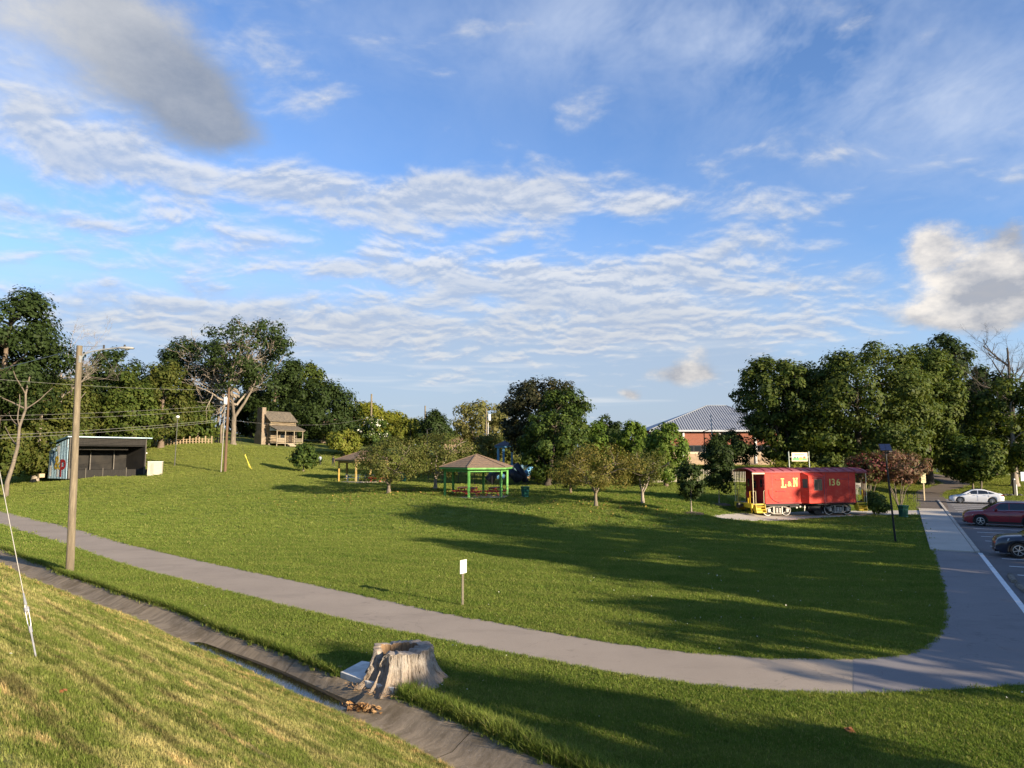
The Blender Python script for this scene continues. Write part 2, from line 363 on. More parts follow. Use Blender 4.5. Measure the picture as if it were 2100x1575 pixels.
# ------------------------------------------------------------------ ground material
def grass_color(t, pos, blades=False):
    s = t.vm('DOT_PRODUCT', pos, tuple(D)); n = t.vm('DOT_PRODUCT', pos, tuple(N))
    lowf = t.noise(pos, 0.13, 4, 0.6); mid = t.noise(pos, 0.9, 4, 0.6); fine = t.noise(pos, 9.0, 3, 0.65)
    f = t.m('ADD', t.m('ADD', t.m('MULTIPLY', lowf, 0.45), t.m('MULTIPLY', mid, 0.4)), t.m('MULTIPLY', fine, 0.25))
    lawn = t.mix(t.lin(f, 0.38, 0.72), (0.092, 0.150, 0.026), (0.185, 0.225, 0.046))
    lawn = t.mix(t.m('MULTIPLY', t.step(t.noise(pos, 0.42, 5, 0.7), 0.60, 0.78), 0.55), lawn, (0.235, 0.205, 0.075))
    # mown stripes
    q = t.vm('DOT_PRODUCT', pos, (0.94, 0.34, 0.0))
    st = t.m('SINE', t.m('MULTIPLY', t.m('ADD', t.vm('DOT_PRODUCT', pos, (0.25, 0.97, 0)), t.m('MULTIPLY', t.noise(pos, 0.06, 2), 9.0)), 3.3))
    lawn = t.mix(t.m('MULTIPLY', t.lin(st, -0.4, 0.9), 0.30), lawn, (0.215, 0.24, 0.06))
    # drier lawn far up the hill
    yy = t.sep(pos)[1]
    lawn = t.mix(t.m('MULTIPLY', t.step(yy, 55.0, 100.0), 0.4), lawn, (0.215, 0.215, 0.055))
    # bank by the camera: straw, mower ruts along the slope
    P2 = t.comb(t.m('MULTIPLY', s, 0.22), n, 0.0)
    r1 = t.noise(P2, 1.15, 5, 0.62); r2 = t.noise(P2, 3.4, 5, 0.7); r3 = t.noise(pos, 2.1, 5, 0.7)
    b = t.mix(t.lin(t.m('ADD', t.m('MULTIPLY', r1, 0.55), t.m('MULTIPLY', r3, 0.45)), 0.465, 0.61), (0.135, 0.170, 0.036), (0.50, 0.42, 0.18))
    b = t.mix(t.m('MULTIPLY', t.step(r2, 0.55, 0.66), 0.85), b, (0.56, 0.41, 0.19))
    ml = t.m('SINE', t.m('ADD', t.m('MULTIPLY', n, 5.6), t.m('MULTIPLY', t.noise(P2, 0.55, 3, 0.6), 5.0)))
    b = t.mix(t.m('MULTIPLY', t.m('MULTIPLY', t.step(ml, 0.70, 0.97), t.step(r3, 0.40, 0.60)), 0.8), b, (0.075, 0.070, 0.026))
    b = t.mix(t.m('MULTIPLY', t.step(ml, -0.2, -0.9), 0.35), b, (0.20, 0.235, 0.055))
    low = t.step(n, 5.2 + NSH, 8.2 + NSH)
    b = t.mix(t.m('MULTIPLY', low, 0.5), b, (0.15, 0.185, 0.04))
    b = t.mix(t.m('MULTIPLY', t.step(t.noise(P2, 2.2, 4, 0.6), 0.56, 0.64), 0.75), b, (0.085, 0.105, 0.026))
    b = t.mix(t.m('MULTIPLY', t.m('MULTIPLY', t.step(t.noise(pos, 2.6, 4, 0.7), 0.50, 0.62), t.step(n, 6.3 + NSH, 7.6 + NSH)), 0.9), b, (0.50, 0.345, 0.15))
    c = t.mix(t.step(n, 8.7 + NSH, 8.1 + NSH), lawn, b)
    return c, n, s, P2
def make_ground_mat():
    m = bpy.data.materials.new('grass_ground'); m.use_nodes = True; t = NT(m.node_tree); b = m.node_tree.nodes['Principled BSDF']
    pos = t.new('ShaderNodeNewGeometry').outputs['Position']
    c, n, s, P2 = grass_color(t, pos)
    soil = t.noise(pos, 14.0, 4, 0.7)
    c = t.mix(t.m('MULTIPLY', t.step(soil, 0.46, 0.62), 0.45), c, (0.055, 0.05, 0.018))
    rut = t.step(t.noise(P2, 1.6, 3, 0.55), 0.62, 0.70)
    c = t.mix(t.m('MULTIPLY', t.m('MULTIPLY', rut, t.step(n, 8.2 + NSH, 7.9 + NSH)), 0.6), c, (0.075, 0.06, 0.03))
    t.put(b.inputs['Base Color'], c); b.inputs['Roughness'].default_value = 0.95; b.inputs['Specular IOR Level'].default_value = 0.1
    h = t.m('ADD', t.noise(pos, 22.0, 3, 0.7), t.m('MULTIPLY', t.noise(pos, 5.0, 3, 0.6), 1.4))
    t.put(b.inputs['Normal'], t.bump(h, 0.9, 0.09))
    return m
M_GROUND = make_ground_mat()
nl = np.concatenate([-np.geomspace(1, 120, 14)[::-1], np.arange(-0.5, 7.85, 0.28), [8.0, 8.15, 8.3, 8.5, 8.72, 8.9, 9.05, 9.22, 9.4, 9.7], np.arange(10.4, 16, 0.6), np.arange(16.5, 60, 1.3), np.arange(60, 150, 3.0), np.geomspace(153, 700, 26)])
sl = np.concatenate([-np.geomspace(120, 700, 20)[::-1], np.arange(-116, -60, 2.5), np.arange(-60, 20, 0.8), np.arange(20, 60, 2.0), np.geomspace(62, 500, 18)])
N0, SS = np.meshgrid(nl, sl, indexing='ij'); NN = N0 + (nsh(SS) - wob(SS)) * np.clip((12.5 - N0) / 2.5, 0, 1) * np.clip((N0 - 2) / 3, 0, 1); GX = SS * D.x + NN * N.x; GY = SS * D.y + NN * N.y
GZ = np.concatenate([G(GX[i], GY[i])[None] for i in range(len(nl))])
inch = (N0 > 8.05) & (N0 < 9.2); GZ = GZ - np.where(inch, 0.09, 0.0)
GZ = GZ + np.where(N0 < 7.9, 0.03 * np.sin(SS * 1.7 + NN * 2.1) * np.sin(NN * 3.3) + 0.02 * np.sin(NN * 9 + 0.6 * np.sin(SS * .5)), 0)
def grid_mesh(name, X, Y, Z, m, flip=False):
    a, b = X.shape; me = bpy.data.meshes.new(name); co = np.stack([X, Y, Z], -1).reshape(-1, 3)
    i = np.arange(a * b).reshape(a, b)
    f = np.stack([i[:-1, :-1], i[:-1, 1:], i[1:, 1:], i[1:, :-1]], -1).reshape(-1, 4)
    if flip: f = f[:, ::-1]
    return np_mesh(name, co, f, [m], True)
def np_mesh(name, co, faces, mats, smooth=False):
    me = bpy.data.meshes.new(name); nv = len(co); nf, k = faces.shape
    me.vertices.add(nv); me.vertices.foreach_set('co', np.ascontiguousarray(co, np.float32).ravel())
    me.loops.add(nf * k); me.loops.foreach_set('vertex_index', np.ascontiguousarray(faces, np.int32).ravel())
    me.polygons.add(nf); me.polygons.foreach_set('loop_start', np.arange(0, nf * k, k, dtype=np.int32))
    if smooth: me.polygons.foreach_set('use_smooth', np.ones(nf, bool))
    for m in mats: me.materials.append(m)
    me.update(calc_edges=True); return me
ground = link('ground', grid_mesh('ground', GX, GY, GZ, M_GROUND)); tag(ground, kind='structure')
_nz = sum(p.normal.z for p in list(ground.data.polygons)[:50])
if _nz < 0: ground.data.flip_normals()

# ------------------------------------------------------------------ paved surfaces
def paving_mat(name, col, col2, scale=1.0, stripes=None, rough=0.9):
    m = bpy.data.materials.new(name); m.use_nodes = True; t = NT(m.node_tree); b = m.node_tree.nodes['Principled BSDF']
    pos = t.new('ShaderNodeNewGeometry').outputs['Position']
    c = t.mix(t.lin(t.noise(pos, 0.35 * scale, 5, 0.6), 0.3, 0.7), col, col2)
    ag = t.noise(pos, 60.0, 2, 0.7)
    c = t.mix(t.m('MULTIPLY', t.step(ag, 0.45, 0.75), 0.38), c, tuple(min(1, x * 1.6) for x in col2))
    c = t.mix(t.m('MULTIPLY', t.step(t.noise(t.vm('MULTIPLY', pos, (0.4, 1.0, 1.0)), 0.6, 5, 0.7), 0.52, 0.66), 0.28), c, tuple(x * 0.7 for x in col))
    c = t.mix(t.m('MULTIPLY', t.step(t.noise(pos, 1.7, 6, 0.75), 0.58, 0.70), 0.45), c, tuple(x * 0.55 for x in col))
    vo = t.new('ShaderNodeTexVoronoi', feature='DISTANCE_TO_EDGE'); t.put(vo.inputs['Vector'], t.vm('ADD', pos, t.vm('SCALE', t.noise(pos, 1.1, 3, color=True), scale=1.2))); vo.inputs['Scale'].default_value = 0.16
    c = t.mix(t.m('MULTIPLY', t.step(vo.outputs[0], 0.003, 0.0005), 0.25), c, tuple(x * 0.35 for x in col))
    t.put(b.inputs['Base Color'], c); b.inputs['Roughness'].default_value = rough; b.inputs['Specular IOR Level'].default_value = 0.25
    t.put(b.inputs['Normal'], t.bump(ag, 0.35, 0.006)); return m
M_PATH = paving_mat('path_asphalt', (0.27, 0.222, 0.172), (0.33, 0.272, 0.21))
M_WALK = paving_mat('walk_asphalt', (0.185, 0.17, 0.165), (0.225, 0.205, 0.195))
M_LOT = paving_mat('lot_asphalt', (0.115, 0.108, 0.105), (0.15, 0.14, 0.135))
M_TRAIL = paving_mat('trail_asphalt', (0.105, 0.085, 0.068), (0.14, 0.112, 0.09))
M_CONC = paving_mat('walk_concrete', (0.40, 0.36, 0.30), (0.48, 0.43, 0.36))
M_DITCH = None
M_PAINT = mat('white_road_paint', (0.72, 0.72, 0.70), 0.7, 0.12, 9, 0.1, world=True, col2=(0.35, 0.34, 0.33), f2=(0.55, 0.75))
up = [(-300, 985), (-120, 1020), (0, 1048), (137, 1081), (254, 1113), (420, 1152), (600, 1190), (760, 1224), (874, 1250), (985, 1271), (1100, 1292), (1250, 1318), (1400, 1337), (1520, 1347), (1650, 1353), (1750, 1352)]
lo = [(-300, 1000), (-120, 1043), (0, 1075), (137, 1121), (254, 1160), (420, 1203), (640, 1258), (771, 1287), (890, 1312), (990, 1332), (1100, 1352), (1250, 1382), (1400, 1403), (1520, 1416), (1650, 1424), (1750, 1425)]
def flat(u, v): d = ray(u, v); k = -5 / d.z; return Vector((d.x * k, d.y * k, 0))
def resample(pts, m):
    pts = [Vector(p) for p in pts]; L = [0]
    for a, b in zip(pts, pts[1:]): L.append(L[-1] + (b - a).length)
    out = []
    for k in range(m):
        x = L[-1] * k / (m - 1); i = max(j for j in range(len(L)) if L[j] <= x + 1e-9); i = min(i, len(pts) - 2)
        f = (x - L[i]) / max(1e-9, L[i + 1] - L[i])
        p = [pts[max(i - 1, 0)], pts[i], pts[i + 1], pts[min(i + 2, len(pts) - 1)]]
        out.append(0.5 * ((2 * p[1]) + (p[2] - p[0]) * f + (2 * p[0] - 5 * p[1] + 4 * p[2] - p[3]) * f * f + (3 * p[1] - p[0] - 3 * p[2] + p[3]) * f ** 3))
    return out
UPW = resample([flat(*p) for p in up], 90); LOW = resample([flat(*p) for p in lo], 90)
rows = 5; X = np.zeros((rows, 90)); Y = np.zeros((rows, 90))
for j in range(90):
    for i in range(rows):
        q = UPW[j].lerp(LOW[j], i / (rows - 1)); X[i, j] = q.x; Y[i, j] = q.y
PATH_POLY = [(p.x, p.y) for p in UPW] + [(p.x, p.y) for p in LOW[::-1]]
path = link('path', grid_mesh('path', X, Y, G(X, Y) + 0.014, M_PATH)); tag(path, kind='structure')
if path.data.polygons[0].normal.z < 0: path.data.flip_normals()
# curve at the corner and the walk beside the lot
inner = [flat(*p) for p in [(1750, 1352), (1800, 1350), (1845, 1344), (1885, 1333), (1912, 1316), (1928, 1296), (1935, 1270), (1936, 1240), (1930, 1205), (1921, 1172), (1908, 1129)]]
QL = [p.x * QD.x + p.y * QD.y for p in inner[-3:]]
T0 = inner[-1].dot(TD); Q0 = inner[-1].dot(QD); Q1 = flat(2005, 1129).dot(QD)
def tqv(t, q, z=0.0): x, y = xy_tq(t, q); return Vector((x, y, z))
outer = [tqv(T0, Q1), tqv(22.0, Q1), tqv(18.6, Q1), flat(2100, 1406), flat(2000, 1413), flat(1850, 1422), flat(1750, 1425)]
def sheet(name, pts, z, m, thick=0.0):
    bm = bmesh.new(); vs = [bm.verts.new((p[0], p[1], z)) for p in pts]; f = bm.faces.new(vs)
    bmesh.ops.triangulate(bm, faces=[f]); bm.normal_update()
    if sum(x.normal.z for x in bm.faces) < 0: bmesh.ops.reverse_faces(bm, faces=bm.faces)
    me = bpy.data.meshes.new(name); bm.to_mesh(me); bm.free(); me.materials.append(m); return link(name, me)
walk = sheet('pavement', inner + outer, 0.018, M_WALK); tag(walk, kind='structure')
WALK_POLY = [(p.x, p.y) for p in inner + outer]
T1 = flat(1912, 1045).dot(TD)
# concrete walk: slabs with open joints
cw = bpy.data.objects.new('sidewalk', None); COL.objects.link(cw); tag(cw, kind='structure')
nsl = 9; k = (T1 - T0) / nsl; me_slab = None
for i in range(nsl):
    b = MB().b2(T0 + i * k + 0.012, T0 + (i + 1) * k - 0.012, -Q1 + 0.21, -Q0, -0.05, 0.085)
    o = b.build('slab', M_CONC, cw, bevel=0.01, rz=math.atan2(TD.y, TD.x))
b = MB().b2(T0, T1 + 14, -Q1 - 0.02, -Q1 + 0.19, -0.05, 0.11); b.build('kerb', mat('kerb_concrete', (0.42, 0.38, 0.32), 0.85, 0.2, 3, 0.3, world=True), cw, bevel=0.02, rz=math.atan2(TD.y, TD.x))
# asphalt beyond, crossing and trail
tr = [((1880, 1045), (1946, 1045)), ((1877, 1020), (1937, 1020)), ((1879, 1009), (1936, 1010)), ((1905, 1000), (1965, 1003)), ((1930, 991), (1990, 994)), ((1915, 984), (1978, 984)), ((1890, 978), (1940, 976)), ((1860, 973), (1900, 970))]
A = resample([hit(*p[0]) for p in tr], 40); B = resample([hit(*p[1]) for p in tr], 40)
X = np.zeros((4, 40)); Y = np.zeros((4, 40))
for j in range(40):
    for i in range(4): q = A[j].lerp(B[j], i / 3); X[i, j] = q.x; Y[i, j] = q.y
trail = link('trail', grid_mesh('trail', X, Y, G(X, Y) + 0.05, M_TRAIL)); tag(trail, kind='structure')
if trail.data.polygons[0].normal.z < 0: trail.data.flip_normals()
TRAIL_POLY = [(p.x, p.y) for p in A] + [(p.x, p.y) for p in B[::-1]]
lot = sheet('parking_lot', [tqv(13, Q1 + 0.05), tqv(13, 34), tqv(93, 34), tqv(93, Q1 + 0.05)], 0.010, M_LOT); tag(lot, kind='structure')
LOT_POLY = [tuple(tqv(t, q)[:2]) for t, q in ((13, Q1 - .2), (13, 34), (93, 34), (93, Q1 - .2))]
rzT = math.atan2(TD.y, TD.x)
LINE_T = [23.2 + 2.62 * i for i in range(27)]
for i, t in enumerate(LINE_T):
    b = MB().b2(t - 0.055, t + 0.055, -Q1 - 6.0, -Q1 - 0.75, 0.011, 0.0165); b.build('painted_line', M_PAINT, lot, rz=rzT)
b = MB().b2(14, T0, -Q1 - 0.10, -Q1 + 0.08, 0.0, 0.030); b.build('edge_line', M_PAINT, lot, rz=rzT)
def wheel_stop():
    b = MB(); pr = [(-0.11, 0), (0.11, 0), (0.10, 0.07), (0.06, 0.125), (-0.06, 0.125), (-0.10, 0.07)]
    b.poly([(-0.9, y, z) for y, z in pr], (1.8, 0, 0)); return b
M_STOP = mat('weathered_concrete', (0.20, 0.175, 0.14), 0.95, 0.35, 5, 0.6, col2=(0.09, 0.085, 0.07))
ws0 = None
stop_labels = ['weathered concrete wheel stop beside the dark car, farthest of the row', 'second farthest concrete wheel stop along the white edge line', 'third concrete wheel stop from the dark car along the white line',
               'fourth concrete wheel stop from the dark car, along the white line', 'fifth concrete wheel stop from the dark car, along the white line', 'nearest concrete wheel stop, cut by the right edge of the photo']
for i in range(6):
    t = LINE_T[5 - i] - 1.31 + (0.15 if i % 2 else -0.05); p = tqv(t, Q1 + 0.42 + 0.05 * (i % 3), 0.012)
    if ws0 is None: ws0 = o = wheel_stop().build('wheel_stop', M_STOP, bevel=0.012)
    else: o = ws0.copy(); COL.objects.link(o)
    o.location = p; o.rotation_euler = (0, 0, rzT + R((-2, 3, 1, -3, 2, 0)[i])); tag(o, stop_labels[i], 'wheel stop', 'wheel stops along the white line')
# caboose pad
A = resample([hit(1462, 1061), hit(1540, 1069), hit(1640, 1066), hit(1780, 1058), hit(1886, 1056)], 30); B = resample([hit(1462, 1057), hit(1540, 1053), hit(1640, 1050), hit(1780, 1048), hit(1884, 1047)], 30)
X = np.zeros((4, 30)); Y = np.zeros((4, 30))
for j in range(30):
    for i in range(4): q = A[j].lerp(B[j], i / 3); X[i, j] = q.x; Y[i, j] = q.y
pad = link('concrete_pad', grid_mesh('concrete_pad', X, Y, G(X, Y) * 0 + 0.03 + 0.5 * G(X, Y), M_CONC)); tag(pad, kind='structure')
pad.data.vertices.foreach_set('co', np.stack([X, Y, G(X, Y) + 0.035], -1).astype(np.float32).ravel())
if pad.data.polygons[0].normal.z < 0: pad.data.flip_normals()
PAD_POLY = [(p.x, p.y) for p in A] + [(p.x, p.y) for p in B[::-1]]

# ------------------------------------------------------------------ concrete ditch with water
m = bpy.data.materials.new('ditch_concrete'); m.use_nodes = True; t = NT(m.node_tree); b = m.node_tree.nodes['Principled BSDF']
pos = t.new('ShaderNodeNewGeometry').outputs['Position']; zz = t.sep(pos)[2]
s_ = t.vm('DOT_PRODUCT', pos, tuple(D)); n_ = t.vm('DOT_PRODUCT', pos, tuple(N))
P2 = t.comb(t.m('MULTIPLY', s_, 1.0), t.m('MULTIPLY', n_, 0.25), 0.0)
c = t.mix(t.lin(t.noise(P2, 4.5, 6, 0.7), 0.35, 0.65), (0.15, 0.115, 0.072), (0.30, 0.235, 0.155))
c = t.mix(t.m('MULTIPLY', t.step(t.noise(pos, 1.2, 5, 0.7), 0.48, 0.62), 0.6), c, (0.105, 0.075, 0.035))
c = t.mix(t.m('MULTIPLY', t.step(t.noise(pos, 13.0, 4, 0.7), 0.60, 0.72), 0.5), c, (0.36, 0.31, 0.24))
t.put(b.inputs['Base Color'], c); b.inputs['Roughness'].default_value = 0.9
t.put(b.inputs['Normal'], t.bump(t.noise(pos, 18, 5, 0.7), 0.5, 0.015)); M_DITCH = m
ditch = bpy.data.objects.new('drainage_ditch', None); COL.objects.link(ditch); tag(ditch, kind='structure')
cross = np.array([7.95, 8.0, 8.15, 8.3, 8.5, 8.72, 8.88, 9.05, 9.22, 9.33])
edges_s = list(np.arange(SW, -75, -3.2))[::-1] + list(np.arange(SW, 14, 3.2))[1:]
for a, b_ in zip(edges_s, edges_s[1:]):
    ss = np.linspace(a + 0.008, b_ - 0.008, 9); NNc, SSc = np.meshgrid(cross, ss, indexing='ij'); NNc = NNc + nsh(SSc) - wob(SSc)
    XX, YY = SSc * D.x + NNc * N.x, SSc * D.y + NNc * N.y
    ZZ = channel(np.where(SSc > SW, SSc + 0.05, SSc), NNc)
    ZZ[0] -= 0.14; ZZ[-1] -= 0.10; ZZ[-2] += 0.0
    o = link('slab', grid_mesh('slab', XX, YY, ZZ + 0.012, M_DITCH), ditch)
    if o.data.polygons[20].normal.z < 0: o.data.flip_normals()
# weir face
mb = MB(); ns = np.linspace(7.95, 9.25, 9) + nsh(SW) - wob(SW); lowz = channel(np.full(9, SW - 0.1), ns) - 0.1; hiz = channel(np.full(9, SW + 0.1), ns) + 0.012
for i in range(8):
    x0, y0 = xy_sn(SW + 0.006, ns[i]); x1, y1 = xy_sn(SW + 0.006, ns[i + 1]); mb.quad((x0, y0, lowz[i]), (x1, y1, lowz[i + 1]), (x1, y1, hiz[i + 1]), (x0, y0, hiz[i]))
mb.build('weir_face', M_DITCH, ditch)
m = bpy.data.materials.new('ditch_water'); m.use_nodes = True; t = NT(m.node_tree); b = m.node_tree.nodes['Principled BSDF']
b.inputs['Base Color'].default_value = (0.018, 0.016, 0.010, 1); b.inputs['Roughness'].default_value = 0.02; b.inputs['IOR'].default_value = 1.33; b.inputs['Specular IOR Level'].default_value = 0.9
pos = t.new('ShaderNodeNewGeometry').outputs['Position']; t.put(b.inputs['Normal'], t.bump(t.noise(pos, 6, 2, 0.5), 0.03, 0.01))
mw = MB(); pts = [(SW, 8.05), (SW, 9.06), (-15, 9.06), (-17, 9.03), (-18.5, 9.0), (-19.6, 8.9), (-20.4, 8.7), (-20.6, 8.5), (-19.8, 8.2), (-18, 8.06), (-15, 8.05)]
mw.add([(*xy_sn(s, n + float(nsh(s) - wob(s))), -0.265) for s, n in pts], [tuple(range(len(pts)))]); w_ = mw.build('water', m)
if w_.data.polygons[0].normal.z < 0: w_.data.flip_normals()
tag(w_, kind='structure')
# ------------------------------------------------------------------ grass blades (uncountable: instanced tufts)
def inpoly(x, y, poly):
    c = np.zeros(len(x), bool); P_ = np.array(poly); j = len(P_) - 1
    for i in range(len(P_)):
        xi, yi = P_[i]; xj, yj = P_[j]
        with np.errstate(divide='ignore', invalid='ignore'):
            k = ((yi > y) != (yj > y)) & (x < (xj - xi) * (y - yi) / (yj - yi) + xi)
        c ^= k; j = i
    return c
def tuft(name, nb, rad, h, w, seed, m, lean=0.5):
    r = np.random.default_rng(seed); co = []; fs = []
    for i in range(nb):
        a = r.uniform(0, 6.283); d = rad * math.sqrt(r.uniform()); bx, by = d * math.cos(a), d * math.sin(a)
        hh = h * r.uniform(0.55, 1.15); la = r.uniform(0, 6.283); ll = hh * lean * r.uniform(0.2, 1.3); ww = w * r.uniform(0.7, 1.2)
        px, py = -math.sin(la) * ww, math.cos(la) * ww; fx, fy = math.cos(la), math.sin(la)
        o = len(co)
        co += [(bx - px, by - py, -0.02), (bx + px, by + py, -0.02), (bx + fx * ll * .35 - px * .8, by + fy * ll * .35 - py * .8, hh * .6), (bx + fx * ll * .35 + px * .8, by + fy * ll * .35 + py * .8, hh * .6), (bx + fx * ll, by + fy * ll, hh)]
        fs += [(o, o + 1, o + 3, o + 2), (o + 2, o + 3, o + 4)]
    me = bpy.data.meshes.new(name); me.from_pydata(co, [], fs); me.materials.append(m); return bpy.data.objects.new(name, me)
def blade_mat():
    m = bpy.data.materials.new('grass_blades'); m.use_nodes = True; t = NT(m.node_tree); m.node_tree.nodes.clear()
    geo = t.new('ShaderNodeNewGeometry'); pos = geo.outputs['Position']; rnd = t.new('ShaderNodeObjectInfo').outputs['Random']; isl = geo.outputs['Random Per Island']
    c, n, s, P2 = grass_color(t, pos, True)
    v = t.m('ADD', 0.70, t.m('ADD', t.m('MULTIPLY', rnd, 0.35), t.m('MULTIPLY', isl, 0.45)))
    c = t.vm('SCALE', c, scale=v)
    c = t.mix(t.m('MULTIPLY', t.step(isl, 0.90, 0.94), 0.7), c, (0.42, 0.34, 0.15))
    d = t.new('ShaderNodeBsdfDiffuse'); t.put(d.inputs[0], c)
    tr = t.new('ShaderNodeBsdfTranslucent'); t.put(tr.inputs[0], t.mix(1.0, c, (1.1, 1.15, 0.6), 'MULTIPLY'))
    mx = t.new('ShaderNodeMixShader'); mx.inputs[0].default_value = 0.35; t.l.new(d.outputs[0], mx.inputs[1]); t.l.new(tr.outputs[0], mx.inputs[2])
    o = t.new('ShaderNodeOutputMaterial'); t.l.new(mx.outputs[0], o.inputs[0]); return m
M_BLADE = blade_mat()
def scatter(name, label, pts, scl, tufts, seed):
    """one 'stuff' object: tufts instanced on points by geometry nodes"""
    r = np.random.default_rng(seed); n = len(pts); me = bpy.data.meshes.new(name); me.vertices.add(n); me.vertices.foreach_set('co', pts.astype(np.float32).ravel())
    a = me.attributes.new('rot', 'FLOAT_VECTOR', 'POINT'); rot = np.zeros((n, 3), np.float32); rot[:, 2] = r.uniform(0, 6.283, n); rot[:, :2] = r.normal(0, 0.12, (n, 2)); a.data.foreach_set('vector', rot.ravel())
    a = me.attributes.new('scl', 'FLOAT', 'POINT'); a.data.foreach_set('value', scl.astype(np.float32))
    col = bpy.data.collections.new(name + '_tufts')
    for o in tufts: col.objects.link(o)
    ob = link(name, me); tag(ob, label, None, kind='stuff')
    ng = bpy.data.node_groups.new(name, 'GeometryNodeTree'); ng.interface.new_socket('Geometry', in_out='INPUT', socket_type='NodeSocketGeometry'); ng.interface.new_socket('Geometry', in_out='OUTPUT', socket_type='NodeSocketGeometry')
    gi = ng.nodes.new('NodeGroupInput'); go = ng.nodes.new('NodeGroupOutput'); ip = ng.nodes.new('GeometryNodeInstanceOnPoints'); ci = ng.nodes.new('GeometryNodeCollectionInfo')
    ci.inputs['Collection'].default_value = col; ci.inputs['Separate Children'].default_value = True; ci.inputs['Reset Children'].default_value = True
    def attr(nm, dt):
        x = ng.nodes.new('GeometryNodeInputNamedAttribute'); x.data_type = dt; x.inputs['Name'].default_value = nm; return [s for s in x.outputs if s.enabled and s.name == 'Attribute'][0]
    mp = ng.nodes.new('GeometryNodeMeshToPoints')
    L = ng.links.new; L(gi.outputs[0], mp.inputs['Mesh']); L(mp.outputs[0], ip.inputs['Points']); L(ci.outputs[0], ip.inputs['Instance']); ip.inputs['Pick Instance'].default_value = True
    L(attr('scl', 'FLOAT'), ip.inputs['Scale']); L(attr('rot', 'FLOAT_VECTOR'), ip.inputs['Rotation']); L(ip.outputs[0], go.inputs[0])
    md = ob.modifiers.new('tufts', 'NODES'); md.node_group = ng; return ob
def wedge(n, r0, r1, seed, pw=1.0):
    r = np.random.default_rng(seed); a = r.uniform(R(-40), R(40), n); u = r.uniform(0, 1, n)
    d = (r0 ** pw + u * (r1 ** pw - r0 ** pw)) ** (1 / pw); return d * np.sin(a), d * np.cos(a), d
PATCH_POLY = [tuple(flat(*q)[:2]) for q in ((690, 1392), (740, 1360), (790, 1362), (835, 1398), (812, 1430), (752, 1414))]
bads = (PATH_POLY, WALK_POLY, LOT_POLY, TRAIL_POLY, PAD_POLY, PATCH_POLY)
SIDE_POLY = [tuple(tqv(t, q)[:2]) for t, q in ((T0 - 1, Q0 - .05), (T0 - 1, Q1 + 1), (T1 + 3, Q1 + 1), (T1 + 3, Q0 - .05))]
def ok_grass(x, y):
    s, n = x * D.x + y * D.y, x * N.x + y * N.y
    n2 = n - nsh(s) + wob(s)
    k = ~((n2 > 7.98) & (n2 < 9.27))
    for p in bads + (SIDE_POLY,): k &= ~inpoly(x, y, p)
    st = ((x + 2.44) ** 2 + (y - 16.4) ** 2) < 0.82 ** 2
    return k & ~st, n2
short = [tuft('tuft', 46, 0.10, 0.046, 0.0028, 10 + i, M_BLADE, 0.8) for i in range(4)]
lawn_t = [tuft('tuft', 60, 0.16, 0.050, 0.0046, 20 + i, M_BLADE, 0.8) for i in range(4)]
far_t = [tuft('tuft', 60, 0.42, 0.062, 0.011, 30 + i, M_BLADE, 0.9) for i in range(4)]
tall = [tuft('tuft', 26, 0.09, 0.24, 0.0055, 40 + i, M_BLADE, 0.9) for i in range(4)]
x, y, d = wedge(150000, 3.2, 24, 1, 1.2); k, n2 = ok_grass(x, y); k &= (n2 < 8.1)
x, y, d = x[k], y[k], d[k]
scatter('bank_grass', 'dry straw coloured mown grass on the bank in the foreground', np.stack([x, y, G(x, y)], -1), 0.45 + 0.045 * d * RNG.uniform(0.6, 1.3, len(x)), short, 3)
x, y, d = wedge(120000, 9, 46, 2, 0.85); k, n2 = ok_grass(x, y); k &= (n2 > 9.2); x, y, d = x[k], y[k], d[k]
scatter('lawn_grass', 'short green mown grass of the park lawn and verge', np.stack([x, y, G(x, y)], -1), (0.6 + 0.022 * d) * RNG.uniform(0.7, 1.25, len(x)), lawn_t, 4)
x, y, d = wedge(95000, 42, 135, 5, 1.1); k, n2 = ok_grass(x, y); x, y, d = x[k], y[k], d[k]
scatter('far_lawn_grass', 'mown grass of the far lawn and the hill', np.stack([x, y, G(x, y)], -1), (0.7 + 0.006 * d) * RNG.uniform(0.7, 1.25, len(x)), far_t, 6)
# long fringe along the far lip of the ditch
r = np.random.default_rng(9); n_ = 8500; s = r.uniform(-60, 8, n_); nn = 9.26 + nsh(s) - wob(s) + np.abs(r.normal(0, 0.10, n_)) + np.where(s > SW, 0.12 * r.uniform(0, 2.5, n_), 0); x, y = xy_sn(s, nn)
hs = np.where(s > SW + 0.2, r.uniform(0.55, 1.1, n_), r.uniform(0.4, 0.95, n_)); keep = ok_grass(x, y)[0]; x, y, hs = x[keep], y[keep], hs[keep]
scatter('ditch_grass', 'long green grass hanging over the far lip of the concrete ditch', np.stack([x, y, G(x, y)], -1), hs, tall, 11)
# ragged straw edge on the near lip
n_ = 3500; s = r.uniform(-45, 8, n_); nn = 7.96 + nsh(s) - wob(s) - np.abs(r.normal(0, 0.10, n_)); x, y = xy_sn(s, nn)
scatter('ditch_straw', 'dry clippings and ragged grass along the near lip of the ditch', np.stack([x, y, G(x, y)], -1), r.uniform(0.3, 0.55, n_), tall, 12)
